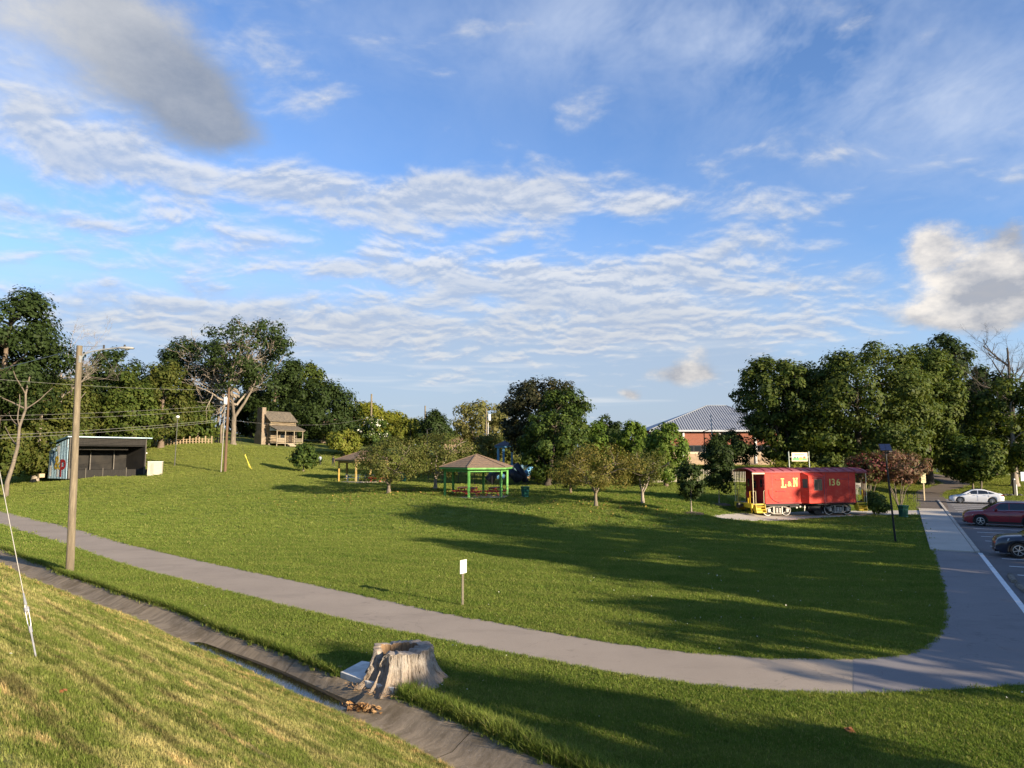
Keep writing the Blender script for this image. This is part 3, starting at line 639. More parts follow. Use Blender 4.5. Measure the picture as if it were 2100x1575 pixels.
# grass creeping over the path edges
pe = []
for E_, sg in ((UPW, 1), (LOW, -1)):
    for a, b in zip(E_, E_[1:]):
        d_ = (b - a).length; nrm = Vector((-(b - a).y, (b - a).x, 0)).normalized()
        if nrm.dot(UPW[40] - LOW[40]) < 0: nrm = -nrm
        if a.y > 45: continue
        for _ in range(int(d_ * 16)): q = a.lerp(b, r.uniform()) + nrm * sg * (r.normal(0.03, 0.05)); pe.append((q.x, q.y))
for a, b in zip(inner, inner[1:]):
    for _ in range(int((b - a).length * 16)): q = a.lerp(b, r.uniform()); q = q + Vector((r.normal(-0.02, 0.05), r.normal(0.02, 0.05), 0)); pe.append((q.x, q.y))
pe = np.array(pe); scatter('path_edge_grass', 'ragged grass creeping over the edges of the asphalt path', np.stack([pe[:, 0], pe[:, 1], G(pe[:, 0], pe[:, 1]) + 0.01], -1), r.uniform(0.7, 1.5, len(pe)), short, 14)
x, y, d = wedge(30000, 19, 60, 15, 1.0); k, n2 = ok_grass(x, y); k &= (n2 < 8.0) & (n2 > -4); x, y, d = x[k], y[k], d[k]
scatter('far_bank_grass', 'dry mown grass on the far end of the bank at the left', np.stack([x, y, G(x, y)], -1), (0.6 + 0.022 * d) * RNG.uniform(0.7, 1.25, len(x)), lawn_t, 16)
# ------------------------------------------------------------------ trees
BARK = {'brown': mat('bark_brown', (0.14, 0.105, 0.075), 0.95, 0.35, 7, 0.8, stretch=(1, 1, 0.25), world=True),
        'pale': mat('bark_pale', (0.17, 0.138, 0.10), 0.9, 0.25, 5, 0.5, stretch=(1, 1, 0.3), world=True, col2=(0.125, 0.10, 0.075)),
        'grey': mat('bark_grey', (0.27, 0.225, 0.18), 0.95, 0.3, 6, 0.6, stretch=(1, 1, 0.3), world=True),
        'limb': mat('bark_limb', (0.24, 0.20, 0.155), 0.95, 0.25, 6, 0.5, stretch=(1, 1, 0.3), world=True),
        'dark': mat('bark_dark', (0.06, 0.048, 0.036), 0.95, 0.3, 6, 0.6, stretch=(1, 1, 0.3), world=True)}
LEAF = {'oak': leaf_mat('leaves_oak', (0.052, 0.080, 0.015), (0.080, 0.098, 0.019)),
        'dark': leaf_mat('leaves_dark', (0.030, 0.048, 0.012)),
        'cedar': leaf_mat('leaves_cedar', (0.058, 0.080, 0.015), (0.090, 0.096, 0.021)),
        'green': leaf_mat('leaves_green', (0.055, 0.085, 0.015), (0.085, 0.105, 0.020)),
        'maple': leaf_mat('leaves_maple', (0.040, 0.068, 0.013), (0.085, 0.115, 0.022), mixf=(0.52, 0.68)),
        'purple': leaf_mat('leaves_purple', (0.028, 0.032, 0.014), (0.085, 0.075, 0.032), mixf=(0.55, 0.72)),
        'yellow': leaf_mat('leaves_yellow_green', (0.15, 0.175, 0.020), (0.20, 0.195, 0.024), trans=0.45),
        'lime': leaf_mat('leaves_lime', (0.15, 0.18, 0.026), (0.20, 0.20, 0.036), trans=0.4),
        'cypress': leaf_mat('leaves_cypress', (0.085, 0.145, 0.022), (0.125, 0.175, 0.030), trans=0.4),
        'olive': leaf_mat('leaves_olive', (0.125, 0.125, 0.026), (0.165, 0.135, 0.036), trans=0.35),
        'crab': leaf_mat('leaves_crab', (0.088, 0.112, 0.024), (0.118, 0.115, 0.032), trans=0.35),
        'pale': leaf_mat('leaves_pale', (0.150, 0.155, 0.045), (0.205, 0.185, 0.070), trans=0.4),
        'pink': leaf_mat('flowers_pink', (0.16, 0.045, 0.045), (0.070, 0.068, 0.022), mixf=(0.44, 0.54)),
        'taupe': leaf_mat('leaves_taupe', (0.135, 0.105, 0.055), (0.17, 0.085, 0.06)),
        'box': leaf_mat('leaves_boxwood', (0.055, 0.088, 0.020), (0.13, 0.16, 0.03), mixf=(0.58, 0.72)),
        'flower': leaf_mat('flowers_white', (0.70, 0.68, 0.55), trans=0.2, var=0.1),
        'dead': leaf_mat('leaves_dead', (0.16, 0.12, 0.06), (0.10, 0.09, 0.03))}
def env(shape, h):
    if shape == 'round': return np.sqrt(np.clip(1 - (2 * h - 0.95) ** 2, 0.02, 1))
    if shape == 'dome': return np.clip(1 - h ** 2.6, 0.0, 1) ** 0.5 * np.clip(0.55 + h * 2.2, 0, 1)
    if shape == 'cone': return np.clip(1 - h, 0, 1) ** 0.75 * np.clip(0.6 + h * 5, 0, 1) + 0.04
    if shape == 'column': return np.clip(1 - (np.abs(2 * h - 0.8)) ** 3, 0.05, 1) ** 0.6
    if shape == 'egg': return np.sqrt(np.clip(1 - ((h - 0.38) / np.where(h < 0.38, 0.42, 0.64)) ** 2, 0.01, 1))
    if shape == 'vase': return np.clip(0.35 + 0.95 * h, 0, 1) * np.sqrt(np.clip(1 - np.clip((h - 0.55) / 0.48, 0, 1) ** 2, 0, 1))
def leaves_mesh(name, P_, Nn, size, mats, rng, aspect=0.55, mi=None):
    n = len(P_); Nn = Nn / (np.linalg.norm(Nn, axis=1, keepdims=True) + 1e-9)
    ref = rng.normal(0, 1, (n, 3)); T = np.cross(Nn, ref); T /= np.linalg.norm(T, axis=1, keepdims=True) + 1e-9; B = np.cross(Nn, T)
    s = (size * np.clip(rng.lognormal(-0.08, 0.38, n), 0.35, 2.0))[:, None]; a = T * s * 0.62; b = B * s * 0.62 * aspect
    bend = Nn * s * 0.14
    co = np.stack([P_ - a, P_ + b + bend, P_ + a, P_ - b + bend], 1).reshape(-1, 3)
    me = np_mesh(name, co, np.arange(4 * n).reshape(n, 4), mats, False)
    if mi is not None: me.polygons.foreach_set('material_index', mi.astype(np.int32))
    return me
def limb(mb, p, q, r0, r1, seg=6, sag=0.12, rng=None, k=5, wob=0.05):
    p = Vector(p); q = Vector(q); L = (q - p).length; pts = []
    o = Vector((0, 0, 1)) * L * sag
    for i in range(k):
        f = i / (k - 1); w = Vector(rng.normal(0, wob * L, 3)) if 0 < i < k - 1 else Vector((0, 0, 0))
        pts.append(p.lerp(q, f) + o * math.sin(math.pi * f) + w * 0.6)
    mb.tube(pts, [r0 + (r1 - r0) * (i / (k - 1)) ** 0.8 for i in range(k)], seg, cap=False); return pts
def grow(mb, p, d, L, r, depth, rng, seg=5, up=0.15, spread=0.7, minr=0.008, tips=None):
    """bare branching limb"""
    p = Vector(p); d = Vector(d).normalized(); k = 4; pts = [p]; rr = [r]
    for i in range(k):
        d = (d + Vector(rng.normal(0, 0.13, 3)) + Vector((0, 0, up * 0.3))).normalized(); pts.append(pts[-1] + d * L / k); rr.append(max(minr * 0.5, r * (1 - 0.5 * (i + 1) / k)))
    mb.tube(pts, rr, seg if depth > 1 else 3, cap=False)
    if tips is not None: tips.append(pts[-1])
    if depth <= 0: return
    for j in range(int(rng.integers(2, 5))):
        i = int(rng.integers(1, k + 1)); ax = Vector(rng.normal(0, 1, 3)); nd = (d + ax * spread).normalized()
        grow(mb, pts[i], nd, L * rng.uniform(0.5, 0.8), max(minr, rr[i] * rng.uniform(0.5, 0.75)), depth - 1, rng, seg, up, spread, minr, tips)
NT_ = 0
def tree(name, label, base, rx, z0, z1, shape='round', leaf='oak', bark='brown', dens=1.0, puff=0.17, group=None, ry=None, off=(0, 0), trunk_r=None, nlimb=10, ls=None, sparse=0.0, forks=1, lean=(0, 0), flowers=None, lobes=0.22, cat='tree', multi=None, low=0.0, seed=None, cap=34000, fork_h=None, droop=0.0):
    """rx: crown half width, z0..z1: crown bottom and top above the base"""
    global NT_; NT_ += 1; rng = np.random.default_rng(seed if seed is not None else 100 + NT_)
    base = Vector(base); Y = max(20.0, math.hypot(base.x, base.y)); ry = ry or rx; H = z1 - z0
    ls = (ls * 1.1) if ls else (0.0022 * Y + 0.06); root = thing(name, base - Vector((0, 0, 0.05)), label, cat, 0, group)
    tr = trunk_r or (0.028 * z1 + 0.05)
    # lobed envelope
    lob = [(rng.normal(0, 1, 3), rng.uniform(-1, 1)) for _ in range(9)]
    npuff = max(14, int(3.4 / puff ** 2 * 0.62)); pr = puff * (rx * ry * H / 2) ** (1 / 3) * 1.7
    C = []
    while len(C) < npuff:
        h = rng.uniform(0.0, 1.0); e = float(env(shape, np.array(h)))
        if rng.uniform() > e * 0.9 + 0.1: continue
        a = rng.uniform(0, 2 * math.pi); rr = e * rng.uniform(0.12, 1.0) ** 0.45
        v = np.array([math.cos(a) * rr, math.sin(a) * rr, 2 * h - 1])
        m = 1 + lobes * sum(math.copysign(max(0.0, np.dot(v, w) / np.linalg.norm(w)) ** 2, s) * abs(s) for w, s in lob) * 0.55
        C.append((v[0] * rx * m + off[0] * h, v[1] * ry * m + off[1] * h, z0 + pr * 0.5 + (H - pr * 1.0) * min(1.06, h * (0.5 + 0.5 * m)), pr * rng.uniform(0.65, 1.25)))
    C = np.array(C)
    if sparse: C = C[rng.uniform(size=len(C)) > sparse]
    area = math.pi * rx * H * 0.5; nl = int(min(cap, dens * 17.0 * area / ls ** 2)); w = C[:, 3] ** 2; pid = rng.choice(len(C), nl, p=w / w.sum())
    dv = rng.normal(0, 1, (nl, 3)); dv /= np.linalg.norm(dv, axis=1, keepdims=True)
    rad = C[pid, 3] * rng.uniform(0.15, 1.0, nl) ** 0.45
    stray = rng.uniform(size=nl) < 0.10; rad = np.where(stray, rad * 1.35, rad)
    Pp = C[pid, :3] + dv * rad[:, None] * np.array([1, 1, 0.78])
    if droop: Pp[:, 2] -= droop * ((Pp[:, 0] / rx) ** 2 + (Pp[:, 1] / ry) ** 2)
    cen = np.array([off[0] * 0.5, off[1] * 0.5, z0 + H * 0.42]); oc = Pp - cen; oc /= np.linalg.norm(oc, axis=1, keepdims=True) + 1e-6
    Nn = dv * 0.8 + oc * 0.55 + rng.normal(0, 0.34, (nl, 3)) + np.array([0, 0, 0.25])
    mats = [LEAF[leaf]]; mi = None
    if flowers:
        mats.append(LEAF['flower']); mi = (rng.uniform(size=nl) < flowers) & (oc[:, 2] > -0.3)
    Pp[:, 2] = np.maximum(Pp[:, 2], 0.08)
    me = leaves_mesh('crown', Pp, Nn, ls, mats, rng, 0.62, mi); link('crown', me, root)
    mb = MB(); top = Vector((off[0] * 0.55 + lean[0], off[1] * 0.55 + lean[1], z0 + H * 0.72))
    fh = fork_h if fork_h is not None else z0 * 0.55 + 0.15 * H
    stems = []
    if multi:
        for i in range(multi):
            a = 2 * math.pi * (i + rng.uniform(0, 0.6)) / multi; q = Vector((math.cos(a) * rx * 0.55, math.sin(a) * rx * 0.55, z0 + H * 0.5))
            stems.append(limb(mb, (math.cos(a) * tr * 1.2, math.sin(a) * tr * 1.2, -0.1), q, tr, tr * 0.3, 6, 0.06, rng, 6, 0.03))
    elif forks > 1:
        stems.append(limb(mb, (0, 0, -0.1), (lean[0] * 0.3, lean[1] * 0.3, fh), tr * 1.1, tr * 0.85, 8, 0.0, rng, 5, 0.01)); p0 = stems[0][-1]
        for i in range(forks):
            a = 2 * math.pi * (i + rng.uniform(0.1, 0.7)) / forks; q = Vector((math.cos(a) * rx * 0.5 + top.x, math.sin(a) * ry * 0.5 + top.y, z0 + H * rng.uniform(0.5, 0.7)))
            stems.append(limb(mb, p0 - Vector((0, 0, tr)), q, tr * 0.62, tr * 0.18, 6, 0.05, rng, 6, 0.04))
    else:
        stems.append(limb(mb, (0, 0, -0.1), top, tr * 1.15, tr * 0.2, 8, 0.0, rng, 8, 0.008))
    if not multi:
        n = 9; mb.lathe([(tr * 1.75, -0.12), (tr * 1.35, 0.12), (tr * 1.12, 0.45)], n)
    allp = [p for st in stems for p in st[1:]]
    ids = rng.choice(len(C), min(nlimb, len(C)), replace=False)
    for i in ids:
        q = Vector(C[i, :3]); cand = [p for p in allp if p.z < q.z - 0.05 * H] or allp; p = min(cand, key=lambda a: (a - q).length + 0.4 * abs(a.z - q.z))
        limb(mb, p, q, tr * 0.26, 0.012, 5, 0.07, rng, 5, 0.05)
    mb.build('trunk', BARK[bark], root, smooth=True)
    return root
def pxtree(name, label, u, Y, uc, hw, vt, vb, **kw):
    """tree given by its place in the photo: trunk column u, distance Y, crown centre column uc, half width hw, crown top/bottom rows"""
    b = at(u, Y); s = Y / F * 1.0
    kw.setdefault('off', ((uc - u) * s, 0))
    return tree(name, label, b, hw * s * 1.24, max(0.25, (zat(vb, Y) - b.z) - 0.05 * (zat(vt, Y) - zat(vb, Y))), zat(vt, Y) - b.z, **kw)
FW = 'trees along the back of the park'
# left wood
pxtree('oak_tree', 'tall dark oak at the far left edge, crown rising above the pale dead trunk', -30, 80, 20, 95, 585, 860, leaf='dark', shape='round', puff=0.15, lobes=0.6, nlimb=16, dens=0.8)
pxtree('cedar_tree', 'dark cedar with drooping boughs at the left edge, behind the pale dead trunk', -15, 84, -10, 80, 735, 965, leaf='cedar', shape='cone', bark='brown', puff=0.13, lobes=0.5)
pxtree('cedar_tree', 'broad cedar left of the stage, its boughs over the blue side wall', 72, 88, 80, 62, 760, 968, leaf='cedar', shape='egg', puff=0.12, lobes=0.5, bark='grey')
pxtree('cedar_tree', 'bushy cedar directly behind the wooden light pole and the stage roof', 135, 103, 135, 52, 770, 955, leaf='cedar', shape='egg', puff=0.13, lobes=0.4)
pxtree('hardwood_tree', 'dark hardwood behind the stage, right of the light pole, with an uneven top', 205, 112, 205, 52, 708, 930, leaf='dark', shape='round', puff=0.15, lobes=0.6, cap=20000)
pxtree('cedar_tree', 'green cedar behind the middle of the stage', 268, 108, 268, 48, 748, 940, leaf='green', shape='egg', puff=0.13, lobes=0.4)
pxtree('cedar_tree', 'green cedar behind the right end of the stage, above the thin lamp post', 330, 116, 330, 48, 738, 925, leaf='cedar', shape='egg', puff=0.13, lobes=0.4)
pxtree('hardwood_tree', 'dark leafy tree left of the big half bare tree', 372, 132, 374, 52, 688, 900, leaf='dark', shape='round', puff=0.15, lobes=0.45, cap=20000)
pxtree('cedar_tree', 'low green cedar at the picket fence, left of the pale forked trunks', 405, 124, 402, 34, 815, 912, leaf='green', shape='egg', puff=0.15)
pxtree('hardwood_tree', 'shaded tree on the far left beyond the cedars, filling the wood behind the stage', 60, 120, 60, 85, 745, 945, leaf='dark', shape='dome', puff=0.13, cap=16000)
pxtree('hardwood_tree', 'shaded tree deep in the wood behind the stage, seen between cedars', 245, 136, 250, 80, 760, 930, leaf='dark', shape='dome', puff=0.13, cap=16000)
# half bare giant at the cabin
rng = np.random.default_rng(5); b = at(478, 124); s = 124 / F
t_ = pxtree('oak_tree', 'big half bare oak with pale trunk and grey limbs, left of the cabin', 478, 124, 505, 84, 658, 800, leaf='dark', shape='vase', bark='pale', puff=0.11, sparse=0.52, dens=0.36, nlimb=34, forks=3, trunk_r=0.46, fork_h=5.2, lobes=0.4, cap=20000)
mb = MB(); tips = []
for i in range(24):
    a = rng.uniform(0, 6.28); z = rng.uniform(6, 16); L = rng.uniform(4.0, 6.5)
    dx = math.cos(a); dx = -abs(dx) if i % 3 else dx
    grow(mb, (rng.uniform(-0.6, 0.8), 0, z), (dx, math.sin(a) * 0.6, rng.uniform(0.25, 0.7)), L, 0.24, 3, rng, 5, 0.2, 0.62, 0.03)
mb.build('bare_limbs', BARK['limb'], t_, smooth=True)
for (u, vt, h) in ((443, 815, 0.35), (452, 820, 0.30)):
    p = at(u, 128); mb = MB(); H = zat(vt, 128) - p.z; limb(mb, (0, 0, -0.1), (0.3, 0, H), h, 0.14, 8, 0, rng, 6, 0.012)
    for i in range(5): grow(mb, (0.05 * i, 0, H * (0.55 + 0.1 * i)), (rng.uniform(-1, 1), rng.uniform(-.5, .5), 0.5), 2.2, 0.09, 2, rng, 5, .2, .6, .02)
    o = thing('dead_tree', p, 'slim pale dead trunk %s the big half bare oak' % ('second to the left of' if u == 443 else 'nearest on the left of'), 'tree'); mb.build('trunk', BARK['pale'], o, smooth=True)
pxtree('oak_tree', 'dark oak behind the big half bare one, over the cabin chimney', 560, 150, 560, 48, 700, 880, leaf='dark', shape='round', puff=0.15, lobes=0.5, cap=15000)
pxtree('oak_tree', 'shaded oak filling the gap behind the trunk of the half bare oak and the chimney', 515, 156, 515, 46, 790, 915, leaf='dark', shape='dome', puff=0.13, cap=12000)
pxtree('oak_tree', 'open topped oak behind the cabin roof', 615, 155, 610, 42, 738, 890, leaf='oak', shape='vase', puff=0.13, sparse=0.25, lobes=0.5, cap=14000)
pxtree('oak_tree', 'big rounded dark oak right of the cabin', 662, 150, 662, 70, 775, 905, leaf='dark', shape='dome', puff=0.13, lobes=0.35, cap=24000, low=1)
pxtree('locust_tree', 'yellow green tree right of the dark rounded oak', 745, 168, 742, 56, 822, 912, leaf='yellow', shape='dome', puff=0.14)
pxtree('locust_tree', 'yellow green tree behind the tall bare utility pole', 800, 175, 800, 45, 842, 915, leaf='yellow', shape='dome', puff=0.14)
pxtree('locust_tree', 'yellow green tree farthest right of the yellow row, left of the dark conifer', 842, 165, 838, 36, 850, 912, leaf='lime', shape='round', puff=0.15)
pxtree('flowering_tree', 'dark small tree dotted with white blossom above the yellow posted pavilion', 764, 132, 764, 28, 852, 915, leaf='maple', shape='egg', flowers=0.16, puff=0.16, ls=0.38)
pxtree('young_tree', 'young leafy tree on the hill left of the two walkers', 622, 97, 622, 23, 905, 957, leaf='maple', bark='pale', shape='egg', puff=0.2, trunk_r=0.10, nlimb=6, group='young trees on the hill')
pxtree('young_tree', 'young leafy tree on the hill above the yellow pavilion roof', 705, 127, 704, 28, 878, 928, leaf='lime', bark='pale', shape='egg', puff=0.2, trunk_r=0.13, nlimb=6, group='young trees on the hill')
pxtree('pine_tree', 'dark pine against the sky behind the pavilions', 890, 160, 892, 38, 838, 905, leaf='dark', shape='cone', puff=0.14)
pxtree('locust_tree', 'pale feathery tree with white limbs beside the transformer pole', 985, 125, 985, 58, 818, 915, leaf='pale', bark='pale', shape='vase', puff=0.13, sparse=0.30, forks=4, trunk_r=0.26, nlimb=18, dens=0.55, lobes=0.45)
pxtree('hedge_shrub', 'wide olive green shrub behind the green pavilion roof', 1015, 96, 1012, 44, 890, 960, leaf='crab', shape='dome', puff=0.16, nlimb=4, cat='shrub')
pxtree('crabapple_tree', 'small spreading tree with rusty leaves in front of the yellow pavilion', 797, 66, 815, 68, 886, 985, leaf='crab', bark='pale', shape='dome', forks=4, trunk_r=0.16, fork_h=0.95, puff=0.12, sparse=0.22, dens=0.34, nlimb=34, ls=0.105, group='small crabapple trees')
pxtree('crabapple_tree', 'small spreading olive tree left of the green pavilion', 893, 71, 918, 68, 884, 972, leaf='crab', bark='grey', shape='dome', forks=4, trunk_r=0.17, fork_h=1.3, puff=0.12, sparse=0.15, dens=0.40, nlimb=28, ls=0.115, group='small crabapple trees')
pxtree('maple_tree', 'tall purple brown maple standing behind the playground', 1098, 84, 1114, 70, 768, 930, leaf='purple', bark='dark', shape='egg', puff=0.12, lobes=0.45, nlimb=14, cap=20000)
pxtree('maple_tree', 'dark green maple with sunlit leaves, in front of the purple maple', 1123, 76, 1160, 50, 808, 978, leaf='maple', bark='dark', shape='egg', puff=0.13, lobes=0.5, cap=18000)
pxtree('crabapple_tree', 'small golden olive tree with pale forked trunk on the lawn, best lit', 1222, 56, 1221, 78, 912, 994, leaf='olive', bark='pale', shape='dome', forks=4, trunk_r=0.13, fork_h=1.15, puff=0.125, dens=0.40, nlimb=34, ls=0.10, sparse=0.12, group='small crabapple trees', lobes=0.4)
pxtree('crabapple_tree', 'small dull tree with forked trunk between the golden one and the feathery cypress', 1318, 58, 1322, 46, 920, 995, leaf='crab', bark='grey', shape='vase', forks=4, trunk_r=0.13, fork_h=1.0, puff=0.13, dens=0.34, nlimb=28, ls=0.10, sparse=0.18, group='small crabapple trees', lobes=0.4)
pxtree('crabapple_tree', 'thin sapling with a low leafy bough left of the golden olive tree', 1170, 66, 1172, 30, 940, 1000, leaf='crab', bark='brown', shape='egg', trunk_r=0.11, puff=0.17, sparse=0.35, dens=0.4, ls=0.17, nlimb=8)
pxtree('cypress_tree', 'bright green feathery tree right of the dark green maple', 1236, 92, 1232, 28, 862, 972, leaf='cypress', shape='egg', puff=0.16, lobes=0.4)
pxtree('cypress_tree', 'green feathery tree behind the forked dull tree, left of the big cypress', 1298, 90, 1300, 26, 858, 965, leaf='cypress', shape='egg', puff=0.15, lobes=0.4)
pxtree('cypress_tree', 'largest feathery cypress, in front of the school roof corner', 1366, 72, 1367, 35, 862, 985, leaf='cypress', shape='egg', puff=0.14, lobes=0.35, trunk_r=0.2)
pxtree('pine_tree', 'blue green pine top far behind the feathery cypresses', 1248, 160, 1248, 24, 848, 930, leaf='dark', shape='egg', puff=0.18)
pxtree('young_tree', 'dark columnar young tree in a mulch ring, left of the caboose', 1418, 54, 1418, 20, 938, 1022, leaf='dark', shape='egg', puff=0.18, trunk_r=0.045, nlimb=5, ls=0.13, bark='grey')
pxtree('young_tree', 'taller dark young tree in a mulch ring, next to the caboose steps', 1475, 60, 1477, 25, 878, 1004, leaf='dark', shape='egg', puff=0.17, trunk_r=0.05, nlimb=6, ls=0.14, sparse=0.15, bark='grey')
pxtree('hardwood_tree', 'dark tree in front of the school, left of the tall airy tree', 1502, 92, 1502, 40, 878, 955, leaf='dark', shape='round', puff=0.15)
pxtree('hardwood_tree', 'tall airy tree with see through crown left of the massive oak', 1605, 90, 1598, 76, 714, 945, leaf='oak', bark='dark', shape='vase', puff=0.10, sparse=0.22, nlimb=34, dens=0.75, forks=4, trunk_r=0.38, fork_h=3.0, lobes=0.35)
pxtree('oak_tree', 'massive dense green oak behind the caboose, widest on the right', 1765, 88, 1768, 118, 688, 955, leaf='oak', bark='dark', shape='dome', puff=0.105, lobes=0.28, cap=44000, nlimb=20, dens=0.85)
pxtree('hardwood_tree', 'shaded tree in the gap between the airy tree and the massive oak', 1660, 100, 1660, 60, 735, 950, leaf='dark', shape='round', puff=0.14, cap=14000)
pxtree('maple_tree', 'green maple right of the massive oak, over the paved trail', 1905, 96, 1905, 66, 700, 950, leaf='green', shape='egg', puff=0.13, lobes=0.45, bark='dark')
pxtree('hardwood_tree', 'tallest dark tree at the right, rising behind the green maple', 1958, 122, 1952, 58, 676, 900, leaf='dark', shape='round', puff=0.13, lobes=0.45, bark='dark', cap=20000)
pxtree('maple_tree', 'yellowing tree at the right edge beside the bare one', 2082, 92, 2085, 62, 778, 962, leaf='green', shape='round', puff=0.13, lobes=0.4, bark='grey', sparse=0.1)
pxtree('hardwood_tree', 'dull leaved tree between the tall dark tree and the bare one', 2040, 112, 2035, 42, 745, 940, leaf='dark', shape='round', puff=0.14, sparse=0.2, bark='dark', cap=14000)
pxtree('maple_tree', 'small round maple left of a pair, just behind the white sedan', 1998, 86, 1985, 36, 892, 985, leaf='maple', shape='egg', puff=0.17, trunk_r=0.13, bark='pale')
pxtree('maple_tree', 'small round maple right of a pair, just behind the white sedan', 2012, 84, 2028, 34, 900, 980, leaf='green', shape='egg', puff=0.17, trunk_r=0.12, bark='pale')
pxtree('maple_tree', 'young maple by the far trail with a dark thick trunk', 1943, 104, 1945, 30, 880, 968, leaf='green', shape='egg', puff=0.18, trunk_r=0.26, bark='dark')
pxtree('crepe_myrtle', 'crepe myrtle with red blossom behind the right end of the caboose', 1785, 66, 1780, 31, 926, 988, leaf='pink', bark='pale', shape='vase', multi=5, trunk_r=0.05, puff=0.17, ls=0.16, nlimb=12, dens=0.75, cat='tree')
pxtree('crepe_myrtle', 'large taupe crepe myrtle with pale stems behind the solar lamp', 1845, 67, 1843, 50, 924, 990, leaf='taupe', bark='pale', shape='vase', multi=7, trunk_r=0.055, puff=0.15, ls=0.16, nlimb=18, dens=0.8, cat='tree')
pxtree('boxwood_shrub', 'clipped green boxwood by the right steps of the caboose', 1793, 59, 1793, 24, 1006, 1052, leaf='box', shape='dome', puff=0.16, ls=0.13, nlimb=4, trunk_r=0.05, cat='shrub', lobes=0.1)
pxtree('shrub', 'leafy shrub seen above the middle of the caboose roof', 1703, 76, 1703, 16, 928, 985, leaf='green', shape='egg', puff=0.2, nlimb=4, cat='shrub')
pxtree('shrub', 'leafy shrubs behind the banner sign of the playground', 1640, 84, 1625, 40, 940, 985, leaf='lime', shape='dome', puff=0.18, nlimb=4, cat='shrub')
# bare trees
def bare(label, u, Y, vt, leanx, seed, r=0.22, bark='grey', n=7, depth=4, z0=0.35):
    rng = np.random.default_rng(seed); b = at(u, Y); H = zat(vt, Y) - b.z; o = thing('bare_tree', b - Vector((0, 0, .05)), label, 'tree'); mb = MB()
    st = limb(mb, (0, 0, -0.1), (leanx, 0, H * 0.82), r, r * 0.3, 8, 0.0, rng, 8, 0.012)
    for i in range(n):
        f = z0 + (0.95 - z0) * i / n; k = min(7, max(1, int(f * 7))); a = rng.uniform(0, 6.28)
        grow(mb, st[k], (math.cos(a), math.sin(a) * 0.5, 0.55), H * 0.26 * (1.2 - 0.5 * f), r * 0.42, depth, rng, 5, 0.25, 0.55, 0.012)
    mb.build('trunk', BARK[bark], o, smooth=True); return o
bare('leafless grey tree with fine twigs behind the cedars at the left', 112, 100, 655, 0.5, 21, 0.16, 'grey', 9, 4, 0.55)
bare('pale dead trunk leaning right with broken boughs at the left edge', 12, 76, 715, 1.7, 22, 0.26, 'pale', 6, 0, 0.5)
bare('leafless dark tree at the top right edge', 2088, 104, 655, -0.3, 23, 0.36, 'dark', 10, 4, 0.45)
# trees right of the parking lot, outside the frame, that shade the lawn and the lot
def shade(c, a, H, w, zb, label, leaf='oak', seed=None, **kw):
    x = c * (-SH.y) + a * SH.x; y = c * SH.x + a * SH.y
    kw = dict(dict(sparse=0.12, dens=0.9, cap=9000), **kw)
    return tree('hardwood_tree', label, (x, y, g(x, y)), w * 1.2, zb, H, leaf=leaf, shape='round', puff=0.14, ls=0.5, lobes=0.45, group='trees beyond the parking lot, outside the frame', seed=seed, **kw)
shade(29.5, 27, 16.2, 4.6, 3.2, 'tree beyond the parking lot casting the nearest broad shadow on the lawn', seed=301, sparse=0.38)
shade(38.0, 27, 20.0, 4.8, 3.0, 'tall tree beyond the parking lot casting the middle shadow on the lawn', seed=302, sparse=0.30)
shade(47.5, 29, 16.8, 3.9, 3.2, 'tree beyond the parking lot shading the grass before the caboose', seed=303, sparse=0.35)
shade(54.5, 34, 15, 3.0, 3.6, 'open tree beyond the parking lot dappling the red caboose', seed=304, sparse=0.5)
shade(61.8, 34, 18.8, 3.8, 3.0, 'tree beyond the parking lot shading the right half of the caboose', seed=305)
shade(70.0, 36, 13.0, 3.2, 3.0, 'tree beyond the lot shading the paved crossing', seed=306)
shade(21.5, 24, 9.5, 3.0, 2.2, 'low tree beyond the lot shading the asphalt walk', seed=307, sparse=0.4)
shade(11.6, 22, 10.0, 2.2, 1.8, 'small tree near the bank casting the foreground shadow band', seed=308, sparse=0.6)
# far-off wood on the horizon: one mass
rs = np.random.default_rng(77); n = 26000; a_ = rs.uniform(R(-62), R(72), n); dd = rs.uniform(225, 265, n) + 18 * np.sin(a_ * 9); fx = dd * np.sin(a_); fy = dd * np.cos(a_)
hh = 7.5 + 2.2 * np.sin(a_ * 23) + 1.6 * np.sin(a_ * 57 + 1) + 1.2 * np.sin(a_ * 131 + 2); fz = G(fx, fy) + hh * rs.uniform(0, 1, n) ** 0.6
P_ = np.stack([fx, fy, fz], -1); Nn = np.stack([-np.sin(a_), -np.cos(a_), np.full(n, 0.6)], -1) + rs.normal(0, 0.5, (n, 3))
tag(link('far_wood', leaves_mesh('far_wood', P_, Nn, 1.3, [LEAF['oak']], rs, 0.8)), 'far off line of trees on the horizon behind the park', None, kind='stuff')
# ------------------------------------------------------------------ shared object materials
M_BLACKMETAL = mat('black_metal', (0.018, 0.018, 0.018), 0.5, 0.2, 8, 0.05, metal=0.3)
M_GALV = mat('galvanised_steel', (0.42, 0.41, 0.39), 0.45, 0.15, 9, 0.1, metal=0.7)
M_WHITE = mat('white_paint', (0.62, 0.61, 0.58), 0.6, 0.08, 5, 0.1)
M_POLEWOOD = mat('pole_wood', (0.185, 0.15, 0.098), 0.95, 0.45, 14, 0.9, stretch=(1, 1, 0.08), col2=(0.13, 0.105, 0.07))
M_POLEDARK = mat('pole_dark_wood', (0.115, 0.070, 0.040), 0.95, 0.3, 9, 0.6, stretch=(1, 1, 0.08))
M_WIRE = mat('wire', (0.05, 0.045, 0.04), 0.6, 0.1, 5, 0)
M_GLASS = glass_mat('dark_glass')
